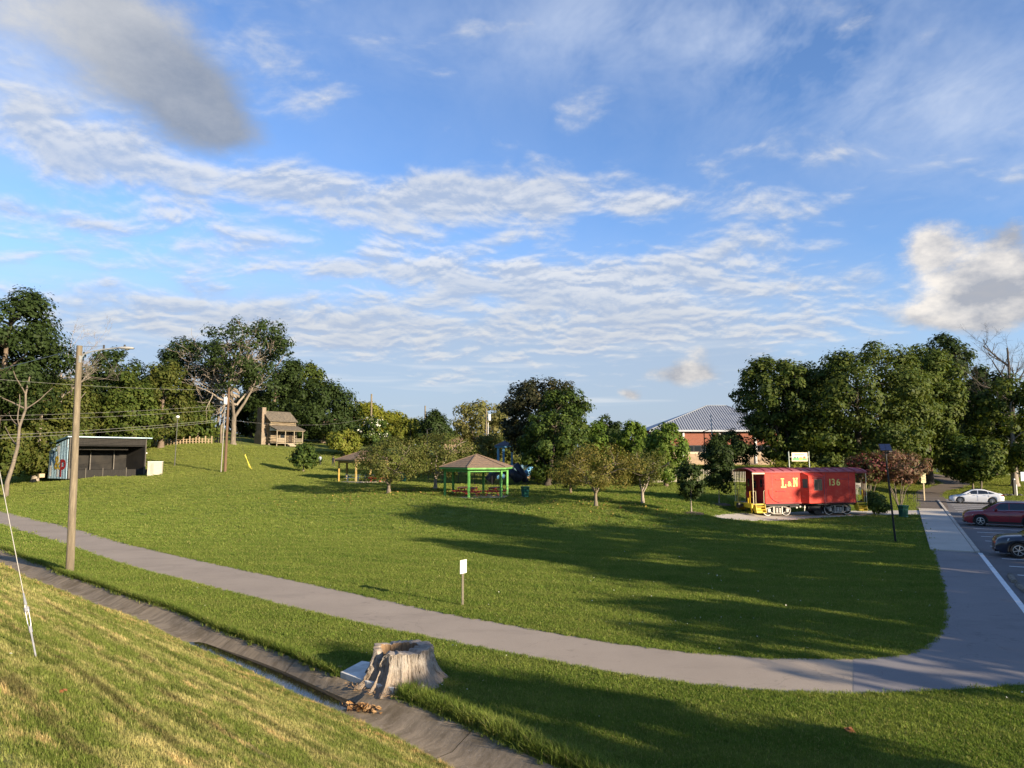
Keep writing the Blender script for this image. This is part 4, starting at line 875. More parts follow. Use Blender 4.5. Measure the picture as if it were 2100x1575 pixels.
# ------------------------------------------------------------------ wooden pole with street lamp
p = at(143, 30.7); H = 9.75
t = thing('light_pole', p - Vector((0, 0, .05)), 'tall weathered wooden pole with a cobra head street lamp, beside the ditch', 'street lamp')
mb = MB(); k = 9; mb.tube([(-0.16 * (i / k) ** 1.0, 0.0, -0.2 + (H + 0.2) * i / k) for i in range(k + 1)], [0.165 - 0.045 * i / k for i in range(k + 1)], 14); mb.build('pole', M_POLEWOOD, t, smooth=True, autosmooth=50)
mb = MB(); arm = [(-0.05, -0.05, H - 0.62), (0.02, -0.06, H - 0.48), (0.13, -0.06, H - 0.36), (0.45, -0.07, H - 0.26), (0.95, -0.08, H - 0.17), (1.45, -0.09, H - 0.12), (1.60, -0.09, H - 0.12)]
mb.tube(arm, 0.03, 8); mb.box((-0.06, -0.05, H - 0.6), (0.06, 0.14, 0.3)); a_ = mb.build('arm', mat('lamp_arm', (0.38, 0.38, 0.36), 0.5, 0.1, 6, 0.1, metal=0.4), t, smooth=True, autosmooth=40)
mb = MB(); mb.tube([(-0.1, -0.02, H - 0.05), (0.9, -0.07, H - 0.02)], 0.006, 5); mb.box((0.95, -0.08, H - 0.06), (0.06, 0.05, 0.16)); mb.build('brace_wire', M_WIRE, t)
mb = MB(); prof = [(0.0, 0.03, 0.03), (0.10, 0.09, 0.05), (0.25, 0.125, 0.07), (0.5, 0.135, 0.075), (0.68, 0.11, 0.06), (0.76, 0.03, 0.02)]
vs = []; seg = 12
for x, w, h in prof:
    for i in range(seg):
        a = 2 * math.pi * i / seg; vs.append((1.52 + x, -0.09 + w * math.cos(a), H - 0.11 - x * 0.03 + h * max(-0.55, math.sin(a))))
mb.add(vs, [(i * seg + j, i * seg + (j + 1) % seg, (i + 1) * seg + (j + 1) % seg, (i + 1) * seg + j) for i in range(len(prof) - 1) for j in range(seg)])
h_ = mb.build('lamp_head', mat('lamp_housing', (0.30, 0.29, 0.27), 0.5, 0.1, 7, 0.1), t, smooth=True)
mb = MB(); mb.lathe([(0.0, -0.075), (0.06, -0.07), (0.10, -0.045), (0.115, -0.02)], 14, (1.97, -0.09, H - 0.135)); mb.build('lens', glass_mat('lamp_lens', (0.25, 0.24, 0.2), 0.2), h_, smooth=True)
mb = MB(); mb.cyl((1.86, -0.09, H - 0.06), (1.86, -0.09, H + 0.03), 0.045, 0.04, 10); mb.build('photocell', M_BLACKMETAL, h_)
# ------------------------------------------------------------------ guy wire on the bank
A = hit(75, 1355); Bp = Vector((-10.15, 11.45, 12.0)); d = (Bp - A); L = d.length; d.normalize()
t = thing('guy_wire', A, 'pale guy wire with a clamp anchored in the bank, at the left edge', 'guy wire')
mb = MB(); mb.tube([d * 0.62, d * (L - 0.1)], 0.0055, 6); mb.build('cable', mat('cable_steel', (0.30, 0.285, 0.25), 0.5, 0.1, 9, 0, metal=0.3), t)
mb = MB(); mb.tube([Vector((0, 0, 0)) - d * 0.25, d * 0.42], 0.012, 8); mb.build('anchor_rod', M_GALV, t)
sd = d.cross(Vector((0.3, 1, 0))).normalized(); mb = MB()
for k in (-1, 1): mb.tube([d * 0.42 + sd * 0.004 * k, d * 0.50 + sd * 0.028 * k, d * 0.68 + sd * 0.028 * k, d * 0.78 + sd * 0.006 * k], 0.006, 6)
mb.tube([d * 0.38, d * 0.46], 0.022, 8); mb.tube([d * 0.66, d * 0.72], 0.034, 8); mb.tube([d * 0.76, d * 0.92], [0.02, 0.009], 8); mb.build('clamp', M_GALV, t)
t = thing('utility_pole', (Bp.x, Bp.y, g(Bp.x, Bp.y) - .1), 'wooden utility pole left of the frame that holds the guy wire', 'utility pole')
MB().tube([(0, 0, 0), (0, 0, Bp.z - g(Bp.x, Bp.y) + 1.0)], [0.17, 0.12], 12).build('pole', M_POLEWOOD, t, smooth=True, autosmooth=50)
# ------------------------------------------------------------------ utility pole on the hill with transformer
UP = at(461, 90); H = 10.6
t = thing('utility_pole', UP, 'brown utility pole with a grey transformer and a pale conduit on the hill', 'utility pole')
MB().tube([(0, 0, -0.2), (0.12, 0, H)], [0.19, 0.13], 12).build('pole', M_POLEDARK, t, smooth=True, autosmooth=50)
MB().tube([(-0.38, -0.25, -0.1), (-0.2, -0.2, 7.9)], [0.07, 0.06], 10).build('conduit', mat('conduit_grey', (0.24, 0.22, 0.19), 0.6, 0.12, 5, 0.1), t, smooth=True, autosmooth=50)
mb = MB(); mb.lathe([(0.0, 0), (0.2, 0), (0.24, 0.05), (0.24, 0.80), (0.22, 0.86), (0.0, 0.88)], 14, (-0.18, -0.25, 8.55)); mb.cyl((-0.25, -0.3, 9.4), (-0.25, -0.3, 9.62), 0.04, 0.03, 8); mb.cyl((-0.1, -0.2, 9.4), (-0.1, -0.2, 9.62), 0.04, 0.03, 8)
mb.build('transformer', mat('transformer_grey', (0.58, 0.57, 0.54), 0.5, 0.08, 5, 0), t, smooth=True, autosmooth=40)
def hill_guy(u, v, zt, label):
    a = hit(u, v); q = UP + Vector((0.1, 0, zt)); d = q - a; L = d.length; d.normalize(); o = thing('guy_wire', a, label, 'guy wire')
    MB().tube([d * -0.1, d * (L - 0.02)], 0.012, 5).build('cable', M_WIRE, o)
    MB().tube([d * 0.05, d * 2.3], 0.035, 8).build('guard', mat('yellow_guard', (0.80, 0.66, 0.10), 0.5, 0.1, 6, 0), o)
hill_guy(516, 963, 6.8, 'guy wire with a yellow plastic guard, foremost right of the hill utility pole')
hill_guy(512, 960, 8.9, 'guy wire with a yellow plastic guard, rear one right of the hill utility pole')
# other poles on the skyline
def pole(u, Y, vt, label, r=0.15, trans=False, m=None):
    b = at(u, Y); H = zat(vt, Y) - b.z; o = thing('utility_pole', b, label, 'utility pole'); MB().tube([(0, 0, -0.2), (0, 0, H)], [r * 1.15, r * 0.85], 10).build('pole', m or M_POLEWOOD, o, smooth=True, autosmooth=50)
    if trans:
        mb = MB(); mb.lathe([(0.0, 0), (0.22, 0), (0.25, 0.06), (0.25, 0.95), (0.22, 1.0), (0.0, 1.02)], 14, (0.45, -0.1, H - 1.9)); mb.build('transformer', mat('transformer_pale', (0.62, 0.62, 0.58), 0.5, 0.08, 5, 0), o, smooth=True, autosmooth=40)
        MB().tube([(0.28, -0.15, 0), (0.3, -0.15, H - 2.2)], 0.05, 8).build('conduit', M_WHITE, o)
    return b, H
PB, PH = pole(760, 150, 808, 'bare wooden utility pole rising out of the yellow green trees', 0.2)
pole(871, 170, 832, 'slim wooden utility pole left of the dark pine', 0.18)
pole(997, 112, 838, 'utility pole with a pale transformer in front of the pale feathery tree', 0.13, True)
# overhead wires
LP = Vector((-52, 57, g(-52, 57))); t = thing('utility_pole', LP, 'utility pole left of the frame where the hill wires start', 'utility pole'); MB().tube([(0, 0, -0.2), (0, 0, 13)], [0.2, 0.13], 12).build('pole', M_POLEDARK, t, smooth=True, autosmooth=50)
def wire(a, b, sag, label, r=0.014):
    a = Vector(a); b = Vector(b); n = 22; pts = [a.lerp(b, i / n) - Vector((0, 0, sag * 4 * (i / n) * (1 - i / n))) for i in range(n + 1)]
    mb = MB(); mb.tube([p - a for p in pts], r, 4); o = mb.build('overhead_wire', M_WIREG, loc=a); tag(o, label, 'wire', 'overhead wires')
M_WIREG = mat('wire_grey', (0.20, 0.19, 0.17), 0.5, 0.1, 5, 0, metal=0.2)
wire(LP + Vector((0, 0, 11.3)), UP + Vector((0.1, 0, 10.4)), 0.5, 'topmost thin overhead wire from the left edge to the hill pole')
wire(LP + Vector((0, 0, 7.2)), UP + Vector((0.1, 0, 8.5)), 0.35, 'upper of the lower overhead wires reaching the hill pole')
wire(LP + Vector((0, 0, 6.9)), UP + Vector((0.1, 0, 8.0)), 0.40, 'middle overhead wire passing in front of the dark wood')
wire(LP + Vector((0, 0, 5.4)), UP + Vector((0.1, 0, 6.7)), 0.35, 'lower overhead wire just above the stage roof', 0.018)
wire(LP + Vector((0, 0, 5.1)), UP + Vector((0.1, 0, 6.5)), 0.38, 'lowest overhead wire just above the stage roof', 0.018)
wire(UP + Vector((0.1, 0, 6.6)), PB + Vector((0, 0, PH * 0.55)), 1.1, 'sagging wire from the hill pole past the cabin porch')
wire(at(143, 30.7) + Vector((-0.15, 0, 9.6)), LP + Vector((0, 0, 9.3)), 0.35, 'wire leaving the wooden light pole to the left')
# thin lamp post on the hill
b = at(358, 97); H = zat(852, 97) - b.z; t = thing('lamp_post', b, 'thin dark lamp post with a small pale lamp, on the slope right of the stage', 'lamp post')
MB().tube([(0, 0, -0.1), (0.12, 0, H - 0.35)], [0.07, 0.05], 8).build('post', mat('lamp_post_dark', (0.07, 0.07, 0.06), 0.6, 0.1, 6, 0), t, smooth=True, autosmooth=50)
mb = MB(); mb.lathe([(0.0, -0.1), (0.2, -0.08), (0.26, 0.05), (0.18, 0.2), (0, 0.26)], 10, (0.12, 0, H - 0.25)); mb.build('lamp_shade', M_WHITE, t, smooth=True)
# pale metal cabinet
b = at(319, 90); t = thing('equipment_cabinet', b, 'cream metal equipment cabinet standing right of the stage', 'cabinet', rz=R(20))
MB().b2(-0.9, 0.75, -0.55, 0.55, -0.2, 1.68).build('body', mat('cream_metal', (0.42, 0.385, 0.29), 0.5, 0.08, 4, 0.05), t, bevel=0.02)
MB().b2(-0.55, -0.2, -0.575, -0.552, 0.15, 1.5).build('vent', mat('vent_grey', (0.30, 0.28, 0.22), 0.6, 0.2, 20, 0.3, stretch=(.1, 1, 4)), t)
MB().b2(-0.9, 0.8, -0.6, 0.6, 1.682, 1.74).build('lid', M_WHITE, t)
MB().b2(-0.94, -0.905, -0.5, 0.5, 0.0, 1.6).build('side_panel', M_BLACKMETAL, t)

# ------------------------------------------------------------------ open air stage
SB = Vector((-52.3, 84.0, 0)); SB.z = 2.26
ST = thing('stage', SB, 'black open front stage shed with pale blue roof edge and painted side wall', 'stage', rz=math.atan2(0.85, 0.5))
M_STBLK = mat('stage_black_boards', (0.012, 0.011, 0.010), 0.9, 0.35, 7, 0.4, stretch=(6, 1, 0.3), col2=(0.022, 0.02, 0.016))
M_STDARK = mat('stage_dark_panel', (0.012, 0.011, 0.0095), 0.85, 0.35, 1.5, 0.2, col2=(0.022, 0.019, 0.015))
M_STBLUE = mat('stage_blue_siding', (0.26, 0.37, 0.43), 0.65, 0.15, 2, 0.15, stretch=(3, 3, 0.4))
M_STTRIM = mat('stage_trim_blue', (0.36, 0.47, 0.50), 0.6, 0.08, 4, 0.1)
M_STPOST = mat('stage_post', (0.085, 0.075, 0.06), 0.9, 0.3, 6, 0.3, stretch=(1, 1, .2))
W_, DP, HF, HB = 9.6, 4.0, 4.65, 3.75
MB().b2(0.1, W_ - 0.1, 0.1, DP - 0.1, -0.3, 0.72).build('platform', M_STDARK, ST)
MB().poly([(W_ - 0.12, 0.05, -0.2), (W_ - 0.12, DP, -0.2), (W_ - 0.12, DP, HB - 0.15), (W_ - 0.12, 0.05, HF - 0.15)], (0.11, 0, 0)).build('right_wall', M_STDARK, ST)
mb = MB()
for i in range(26):      # ribbed metal siding on the painted side
    y = 0.05 + i * DP / 26; z = HF - 0.15 - (HF - HB) * y / DP; mb.b2(0.0, 0.085 if i % 2 else 0.06, y, y + DP / 26 - 0.004, -0.2, z - 0.02)
for i in range(26):
    y = 0.05 + i * DP / 26; mb.b2(-0.025 if i % 4 == 0 else -0.008, 0.0, y + .01, y + 0.06, -0.2, HF - 0.2 - (HF - HB) * y / DP)
lw = mb.build('left_wall', M_STBLUE, ST); lw['label'] = 'pale blue ribbed side wall with painted letters'
MB().b2(0.1, W_ - 0.13, DP - 0.1, DP - 0.02, 0.7, HB - 0.05).build('back_wall', M_STDARK, ST)
rf = MB().poly([(-0.35, -0.45, HF + 0.05), (W_ + 0.55, -0.45, HF + 0.05), (W_ + 0.55, DP + 0.4, HB - 0.10), (-0.35, DP + 0.4, HB - 0.10)], (0, 0, 0.09)).build('roof', mat('stage_roof', (0.10, 0.16, 0.19), 0.6, 0.15, 4, 0.1), ST)
MB().b2(-0.36, W_ + 0.56, -0.50, -0.455, HF + 0.02, HF + 0.15).build('front_trim', M_STTRIM, rf)
MB().poly([(-0.40, -0.5, HF - 0.02), (-0.40, DP + 0.42, HB - 0.16), (-0.40, DP + 0.42, HB + 0.02), (-0.40, -0.5, HF + 0.17)], (0.045, 0, 0)).build('side_trim', mat('stage_trim_dark', (0.07, 0.15, 0.20), 0.6, 0.1, 4, 0), rf)
def board_row(name, x0, x1, y, z0, z1, n, m, rnd=0.012, sd=1):
    r = np.random.default_rng(sd); mb = MB(); w = (x1 - x0) / n
    for i in range(n): mb.b2(x0 + i * w + 0.004, x0 + (i + 1) * w - 0.004, y - 0.02 - r.uniform(0, rnd), y + 0.02, z0 + r.uniform(-.01, .01), z1)
    return mb.build(name, m, ST)
board_row('fascia_boards', 0.05, W_ - 0.05, -0.10, HF - 0.85, HF - 0.02, 64, mat('stage_fascia', (0.022, 0.0195, 0.016), 0.9, 0.5, 9, 0.4, stretch=(5, 1, 0.2)), 0.02, 2)['kind'] = 'stuff'
board_row('inner_fascia', 0.15, W_ - 1.5, 1.35, HF - 1.45, HF - 1.08, 50, mat('stage_inner_fascia', (0.028, 0.025, 0.020), 0.9, 0.4, 9, 0.4, stretch=(5, 1, 0.2)), 0.015, 3)['kind'] = 'stuff'
board_row('skirt_boards', 0.35, W_ - 0.1, -0.02, -0.2, 0.76, 46, mat('stage_skirt', (0.020, 0.018, 0.015), 0.9, 0.5, 9, 0.4, stretch=(5, 1, 0.2)), 0.015, 4)['kind'] = 'stuff'
MB().b2(0.1, W_ - 0.1, -0.02, 1.4, HF - 1.0, HF - 0.9).build('ceiling_panel', M_STDARK, ST)
for x in (0.12, W_ - 0.06): MB().b2(x - 0.06, x + 0.06, -0.2, -0.06, -0.2, HF - 0.02).build('corner_post', M_STPOST, ST)
for x in (2.0, 4.6, 7.6): MB().b2(x - 0.05, x + 0.05, 3.5, 3.6, 0.72, HF - 1.3).build('inner_post', mat('stage_inner_post', (0.14, 0.125, 0.105), 0.8, 0.2, 5, 0.2), ST)
for x in (0.25, 2.1, 4.15, 7.1, W_ - 0.2): MB().b2(x - 0.05, x + 0.05, -0.16, -0.05, -0.2, 1.0).build('front_post', M_STPOST, ST)
for x0, x1 in ((1.9, 4.4), (4.7, 7.0), (0.3, 1.6)): MB().b2(x0, x1, DP - 0.16, DP - 0.105, 0.74, HB - 0.75).build('back_panel', M_STDARK, ST)
s_ = MB()
for i in range(4): s_.b2(W_ + 0.05 + i * 0.45, W_ + 0.5 + i * 0.45, 0.2, 1.6, -0.2, 0.72 - i * 0.2)
s_ = s_.build('side_steps', M_STBLK, ST)
mb = MB(); mb.bar((W_ + 0.1, 0.2, 1.75), (W_ + 2.0, 0.2, 1.0), 0.16, 0.06); mb.bar((W_ + 0.1, 0.2, 1.35), (W_ + 2.0, 0.2, 0.6), 0.14, 0.06); mb.bar((W_ + 1.95, 0.2, -0.2), (W_ + 1.95, 0.2, 1.15), 0.12); mb.bar((W_ + 0.15, 0.2, 0), (W_ + 0.15, 0.2, 1.8), 0.1); mb.build('handrail', M_STBLK, s_)
MB().bar((W_ + 0.02, 0.5, 2.6), (W_ + 0.45, 0.35, 2.85), 0.22, 0.12).build('floodlight', M_WHITE, ST)
mb = MB(); mb.bar((0.5, -0.3, 0.9), (0.9, -0.1, 1.7), 0.10); mb.bar((0.3, -0.3, 1.2), (1.0, -0.2, 1.3), 0.12); mb.bar((0.8, -0.35, -0.1), (0.6, -0.3, 1.4), 0.08); mb.build('front_rail', M_STBLK, ST)
# painted letters and white bands on the side wall (flat paint)
def letter(ch, y, z, size, col, name='painted_letter', bold=0.06):
    cu = bpy.data.curves.new(name, 'FONT'); cu.body = ch; cu.size = size; cu.extrude = 0.006; cu.offset = bold * 0.6
    o = bpy.data.objects.new('tmp', cu); COL.objects.link(o); dg = bpy.context.evaluated_depsgraph_get(); me = bpy.data.meshes.new_from_object(o.evaluated_get(dg)); bpy.data.objects.remove(o)
    return me
def paint(name, col): return mat(name, col, 0.6, 0.12, 3, 0.05)
for ch, y, z, sz, col in (('R', 3.85, 1.35, 2.6, (0.035, 0.085, 0.17)), ('&', 2.75, 0.9, 2.3, (0.42, 0.29, 0.025)), ('P', 1.55, 0.05, 2.9, (0.34, 0.018, 0.022))):
    me = letter(ch, y, z, sz, col); me.materials.append(paint('letter_paint', col)); o = link('painted_letter', me, ST, loc=(-0.034, y, z)); o.rotation_euler = (R(90), 0, R(-90)); o.scale = (0.85, 1, 1)
for y0, y1, z0, z1 in ((1.72, 2.12, 0.0, HF - 0.95), (2.1, 2.3, 3.0, HF - 0.95), (3.35, 3.75, 0.05, 1.75), (0.05, 0.24, 3.5, 4.35)): MB().b2(-0.032, -0.027, y0, y1, z0, z1).build('white_band', M_WHITE, ST)
MB().b2(-0.9, -0.3, 4.2, 4.6, -0.1, 0.35).build('wood_pile', mat('pale_timber', (0.4, 0.32, 0.2), .9), ST)

# ------------------------------------------------------------------ log cabin
CBp = at(553, 133); NF = Vector((0.76, -0.65, 0)); EX = Vector((0.65, 0.76, 0))
CB = thing('log_cabin', CBp - Vector((0, 0, 0.15)), 'old log cabin with tall stone chimney and front porch on the hilltop', 'cabin', rz=math.atan2(EX.y, EX.x))
# local: x along the front to the right, y to the back, z up
M_LOG = mat('hewn_log', (0.235, 0.18, 0.11), 0.9, 0.35, 4, 0.5, stretch=(0.4, 0.4, 3), col2=(0.13, 0.098, 0.06))
M_LOGG = mat('hewn_log_grey', (0.19, 0.15, 0.10), 0.9, 0.3, 4, 0.4, stretch=(0.4, 0.4, 3), col2=(0.2, 0.16, 0.10))
M_CHINK = mat('chinking', (0.045, 0.033, 0.022), 0.95, 0.2, 6, 0.2)
M_STONE = mat('chimney_stone', (0.25, 0.205, 0.15), 0.95, 0.3, 2, 0.5, col2=(0.25, 0.19, 0.135))
M_SHAKE = mat('wood_shakes', (0.14, 0.115, 0.082), 0.95, 0.4, 5, 0.6, stretch=(3, 1, 1), col2=(0.085, 0.072, 0.055))
M_PORCH = mat('porch_timber', (0.26, 0.215, 0.15), 0.9, 0.2, 4, 0.3, stretch=(1, 1, .3))
LX, LY, ZW, ZR = 5.3, 5.0, 4.7, 6.45
core = MB().b2(0.1, LX - 0.1, 0.1, LY - 0.1, 0.35, ZW - 0.02).build('wall_core', M_CHINK, CB)
zc0 = 0.40; nlog = 14; hl = (ZW - zc0) / nlog; r_ = np.random.default_rng(3)
for i in range(nlog):
    z0 = zc0 + i * hl; e = 0.18 if i % 2 else 0.05; f = 0.05 if i % 2 else 0.18
    MB().b2(-e, LX + e, -0.02 - r_.uniform(0, .03), 0.16, z0 + 0.03, z0 + hl - 0.055 - r_.uniform(0, .04)).build('log', M_LOG, CB)
    MB().b2(-0.02 - r_.uniform(0, .03), 0.16, -f, LY + f, z0 + 0.025 + hl * 0.0, z0 + hl - 0.03).build('log', M_LOGG, CB)
    MB().b2(LX - 0.16, LX + 0.03, -f, LY + f, z0 + 0.025, z0 + hl - 0.03).build('log', M_LOGG, CB)
mb = MB(); mb.poly([(0.02, 0, ZW), (0.02, LY, ZW), (0.02, LY / 2, ZR - 0.1)], (0.12, 0, 0))
for i in range(16):
    y = 0.15 + i * (LY - 0.3) / 15; zt = ZR - 0.15 - abs(y - LY / 2) / (LY / 2) * (ZR - ZW); mb.b2(-0.012, 0.02, y - 0.13, y + 0.11, ZW, max(ZW + .05, zt - .1))
mb.build('gable_boards', M_LOGG, CB)
MB().poly([(LX - 0.14, 0, ZW), (LX - 0.14, LY, ZW), (LX - 0.14, LY / 2, ZR - 0.1)], (0.12, 0, 0)).build('gable_boards', M_LOGG, CB)
mb = MB()
for sgn in (0, 1):
    y0 = -0.45 if sgn == 0 else LY + 0.45; zE = ZW - 0.45 * (ZR - ZW) / (LY / 2)
    for i in range(11):
        f0, f1 = i / 11, (i + 1) / 11; a = (y0 + (LY / 2 - y0) * f0, zE + (ZR - zE) * f0); b_ = (y0 + (LY / 2 - y0) * f1, zE + (ZR - zE) * f1)
        mb.poly([(-0.35, a[0], a[1] + 0.06), (LX + 0.35, a[0], a[1] + 0.06), (LX + 0.35, b_[0], b_[1] + 0.03), (-0.35, b_[0], b_[1] + 0.03)], (0, 0, 0.05))
rf = mb.build('roof', M_SHAKE, CB)
# chimney: courses of stone
ch = MB(); r_ = np.random.default_rng(4)
def chim(z):
    return (1.25, 1.0) if z < 1.9 else ((0.95 + max(0, (2.6 - z)) * 0.42, 0.80 + max(0, (2.6 - z)) * 0.28) if z < 2.6 else (0.88, 0.78))
z = -0.1; cm = MB()
while z < 7.0:
    h = r_.uniform(0.15, 0.26); hw, dp = chim(z); cm.b2(-dp + 0.03, -0.02, LY / 2 - hw + 0.03, LY / 2 + hw - 0.03, z, z + h)
    y = LY / 2 - hw
    while y < LY / 2 + hw - 0.05:
        w = min(r_.uniform(0.2, 0.5), LY / 2 + hw - y); ch.box((-dp + 0.06, y + w / 2, z + h / 2), (0.14 + r_.uniform(0, .05), w - 0.03, h - 0.03)); y += w
    x = -dp
    while x < -0.1:
        w = min(r_.uniform(0.18, 0.4), -x); 
        for yy in (LY / 2 - hw + 0.04, LY / 2 + hw - 0.04): ch.box((x + w / 2, yy, z + h / 2), (w - 0.02, 0.14 + r_.uniform(0, .05), h - 0.025))
        x += w
    z += h
chm = cm.build('chimney', M_CHINK, CB); o = ch.build('stones', M_STONE, chm); o['kind'] = 'stuff'
# porch
PD = 2.45; pz = 0.42
MB().b2(-0.05, LX + 0.25, -PD, -0.06, pz - 0.12, pz).build('porch_floor', M_PORCH, CB)
for x in (0.0, 1.75, 3.6, LX + 0.12): MB().b2(x - 0.07, x + 0.07, -PD, -PD + 0.14, -0.2, 2.72).build('porch_post', M_PORCH, CB)
MB().b2(LX + 0.05, LX + 0.19, -0.3, -0.16, pz, 2.75).build('porch_post', M_PORCH, CB)
mb = MB(); mb.poly([(-0.3, -PD - 0.4, 2.78), (LX + 0.5, -PD - 0.4, 2.78), (LX + 0.5, -0.03, 3.62), (-0.3, -0.03, 3.62)], (0, 0, 0.09)); mb.build('porch_roof', M_SHAKE, CB)
MB().b2(-0.25, LX + 0.45, -PD - 0.1, -PD + 0.05, 2.62, 2.78).build('porch_beam', M_PORCH, CB)
mb = MB(); mb.poly([(-0.1, -PD + 0.1, 2.72), (-0.1, -0.05, 2.72), (-0.1, -0.05, 3.5)], (0.08, 0, 0)); mb.build('porch_gable', M_WHITE, CB)
for x0, x1 in ((0.07, 1.68), (3.67, LX + 0.05)):
    for zr in (0.62, 0.80, 0.98, 1.18): MB().b2(x0, x1, -PD + 0.03, -PD + 0.09, zr, zr + 0.10).build('rail', M_PORCH, CB)
for zr in (0.62, 0.80, 0.98, 1.18): MB().b2(LX + 0.09, LX + 0.15, -PD + 0.1, -0.35, zr, zr + 0.10).build('rail', M_PORCH, CB)
w_ = MB().b2(2.0, 3.1, -0.07, -0.03, 1.35, 2.35).build('window', M_PORCH, CB); MB().b2(2.1, 3.0, -0.085, -0.072, 1.42, 2.28).build('pane', M_GLASS, w_)
MB().b2(3.9, 4.7, -0.07, -0.03, pz, 2.4).build('door', M_CHINK, CB)
w_ = MB().b2(-0.07, -0.03, 0.6, 1.35, 3.5, 4.3).build('window', M_LOGG, CB); MB().b2(-0.085, -0.072, 0.68, 1.27, 3.56, 4.22).build('pane', M_GLASS, w_)
w_ = MB().b2(-0.07, -0.03, 0.5, 1.2, 1.1, 2.4).build('window', M_LOGG, CB); MB().b2(-0.085, -0.072, 0.58, 1.12, 1.16, 2.32).build('pane', M_GLASS, w_)
st_ = MB()
for i in range(3): st_.b2(2.1, 3.4, -PD - 0.32 * (i + 1), -PD - 0.32 * i, -0.2, pz - 0.13 * (i + 1))
st_.build('steps', M_PORCH, CB)
for x in (2.05, 3.45): MB().bar((x, -PD, pz + 0.9), (x, -PD - 1.1, 0.8), 0.07).build('stair_rail', M_PORCH, CB)
for x in (0.0, LX): MB().lathe([(0, 0.0), (0.3, 0.0), (0.32, 0.2), (0.22, 0.42), (0, 0.45)], 8, (x, 0.1, -0.05)).build('foundation_stone', M_STONE, CB)
# rail fence of short pickets along the wood edge
M_PICK = mat('old_picket', (0.36, 0.27, 0.16), 0.9, 0.3, 5, 0.3)
ft = thing('picket_fence', at(352, 119), 'low row of weathered fence posts and rail along the wood behind the lamp post', 'fence'); o0 = at(352, 119); pts = []
me = None
for i in range(27):
    u = 266 + i * (434 - 266) / 26; Y = 116 + 6 * (i / 26); b = at(u, Y); hh = 1.15 + 0.25 * math.sin(i * 2.7); pts.append(b - o0)
    if me is None: o = MB().b2(-0.07, 0.07, -0.07, 0.07, -0.3, 1.3).build('picket', M_PICK, ft); me = o.data
    else: o = link('picket', me, ft)
    o.location = b - o0; o.scale = (1, 1, hh / 1.3)
for zr in (0.45, 0.85): MB().tube([p + Vector((0, -0.08, zr)) for p in pts], 0.035, 5).build('rail', M_PICK, ft)
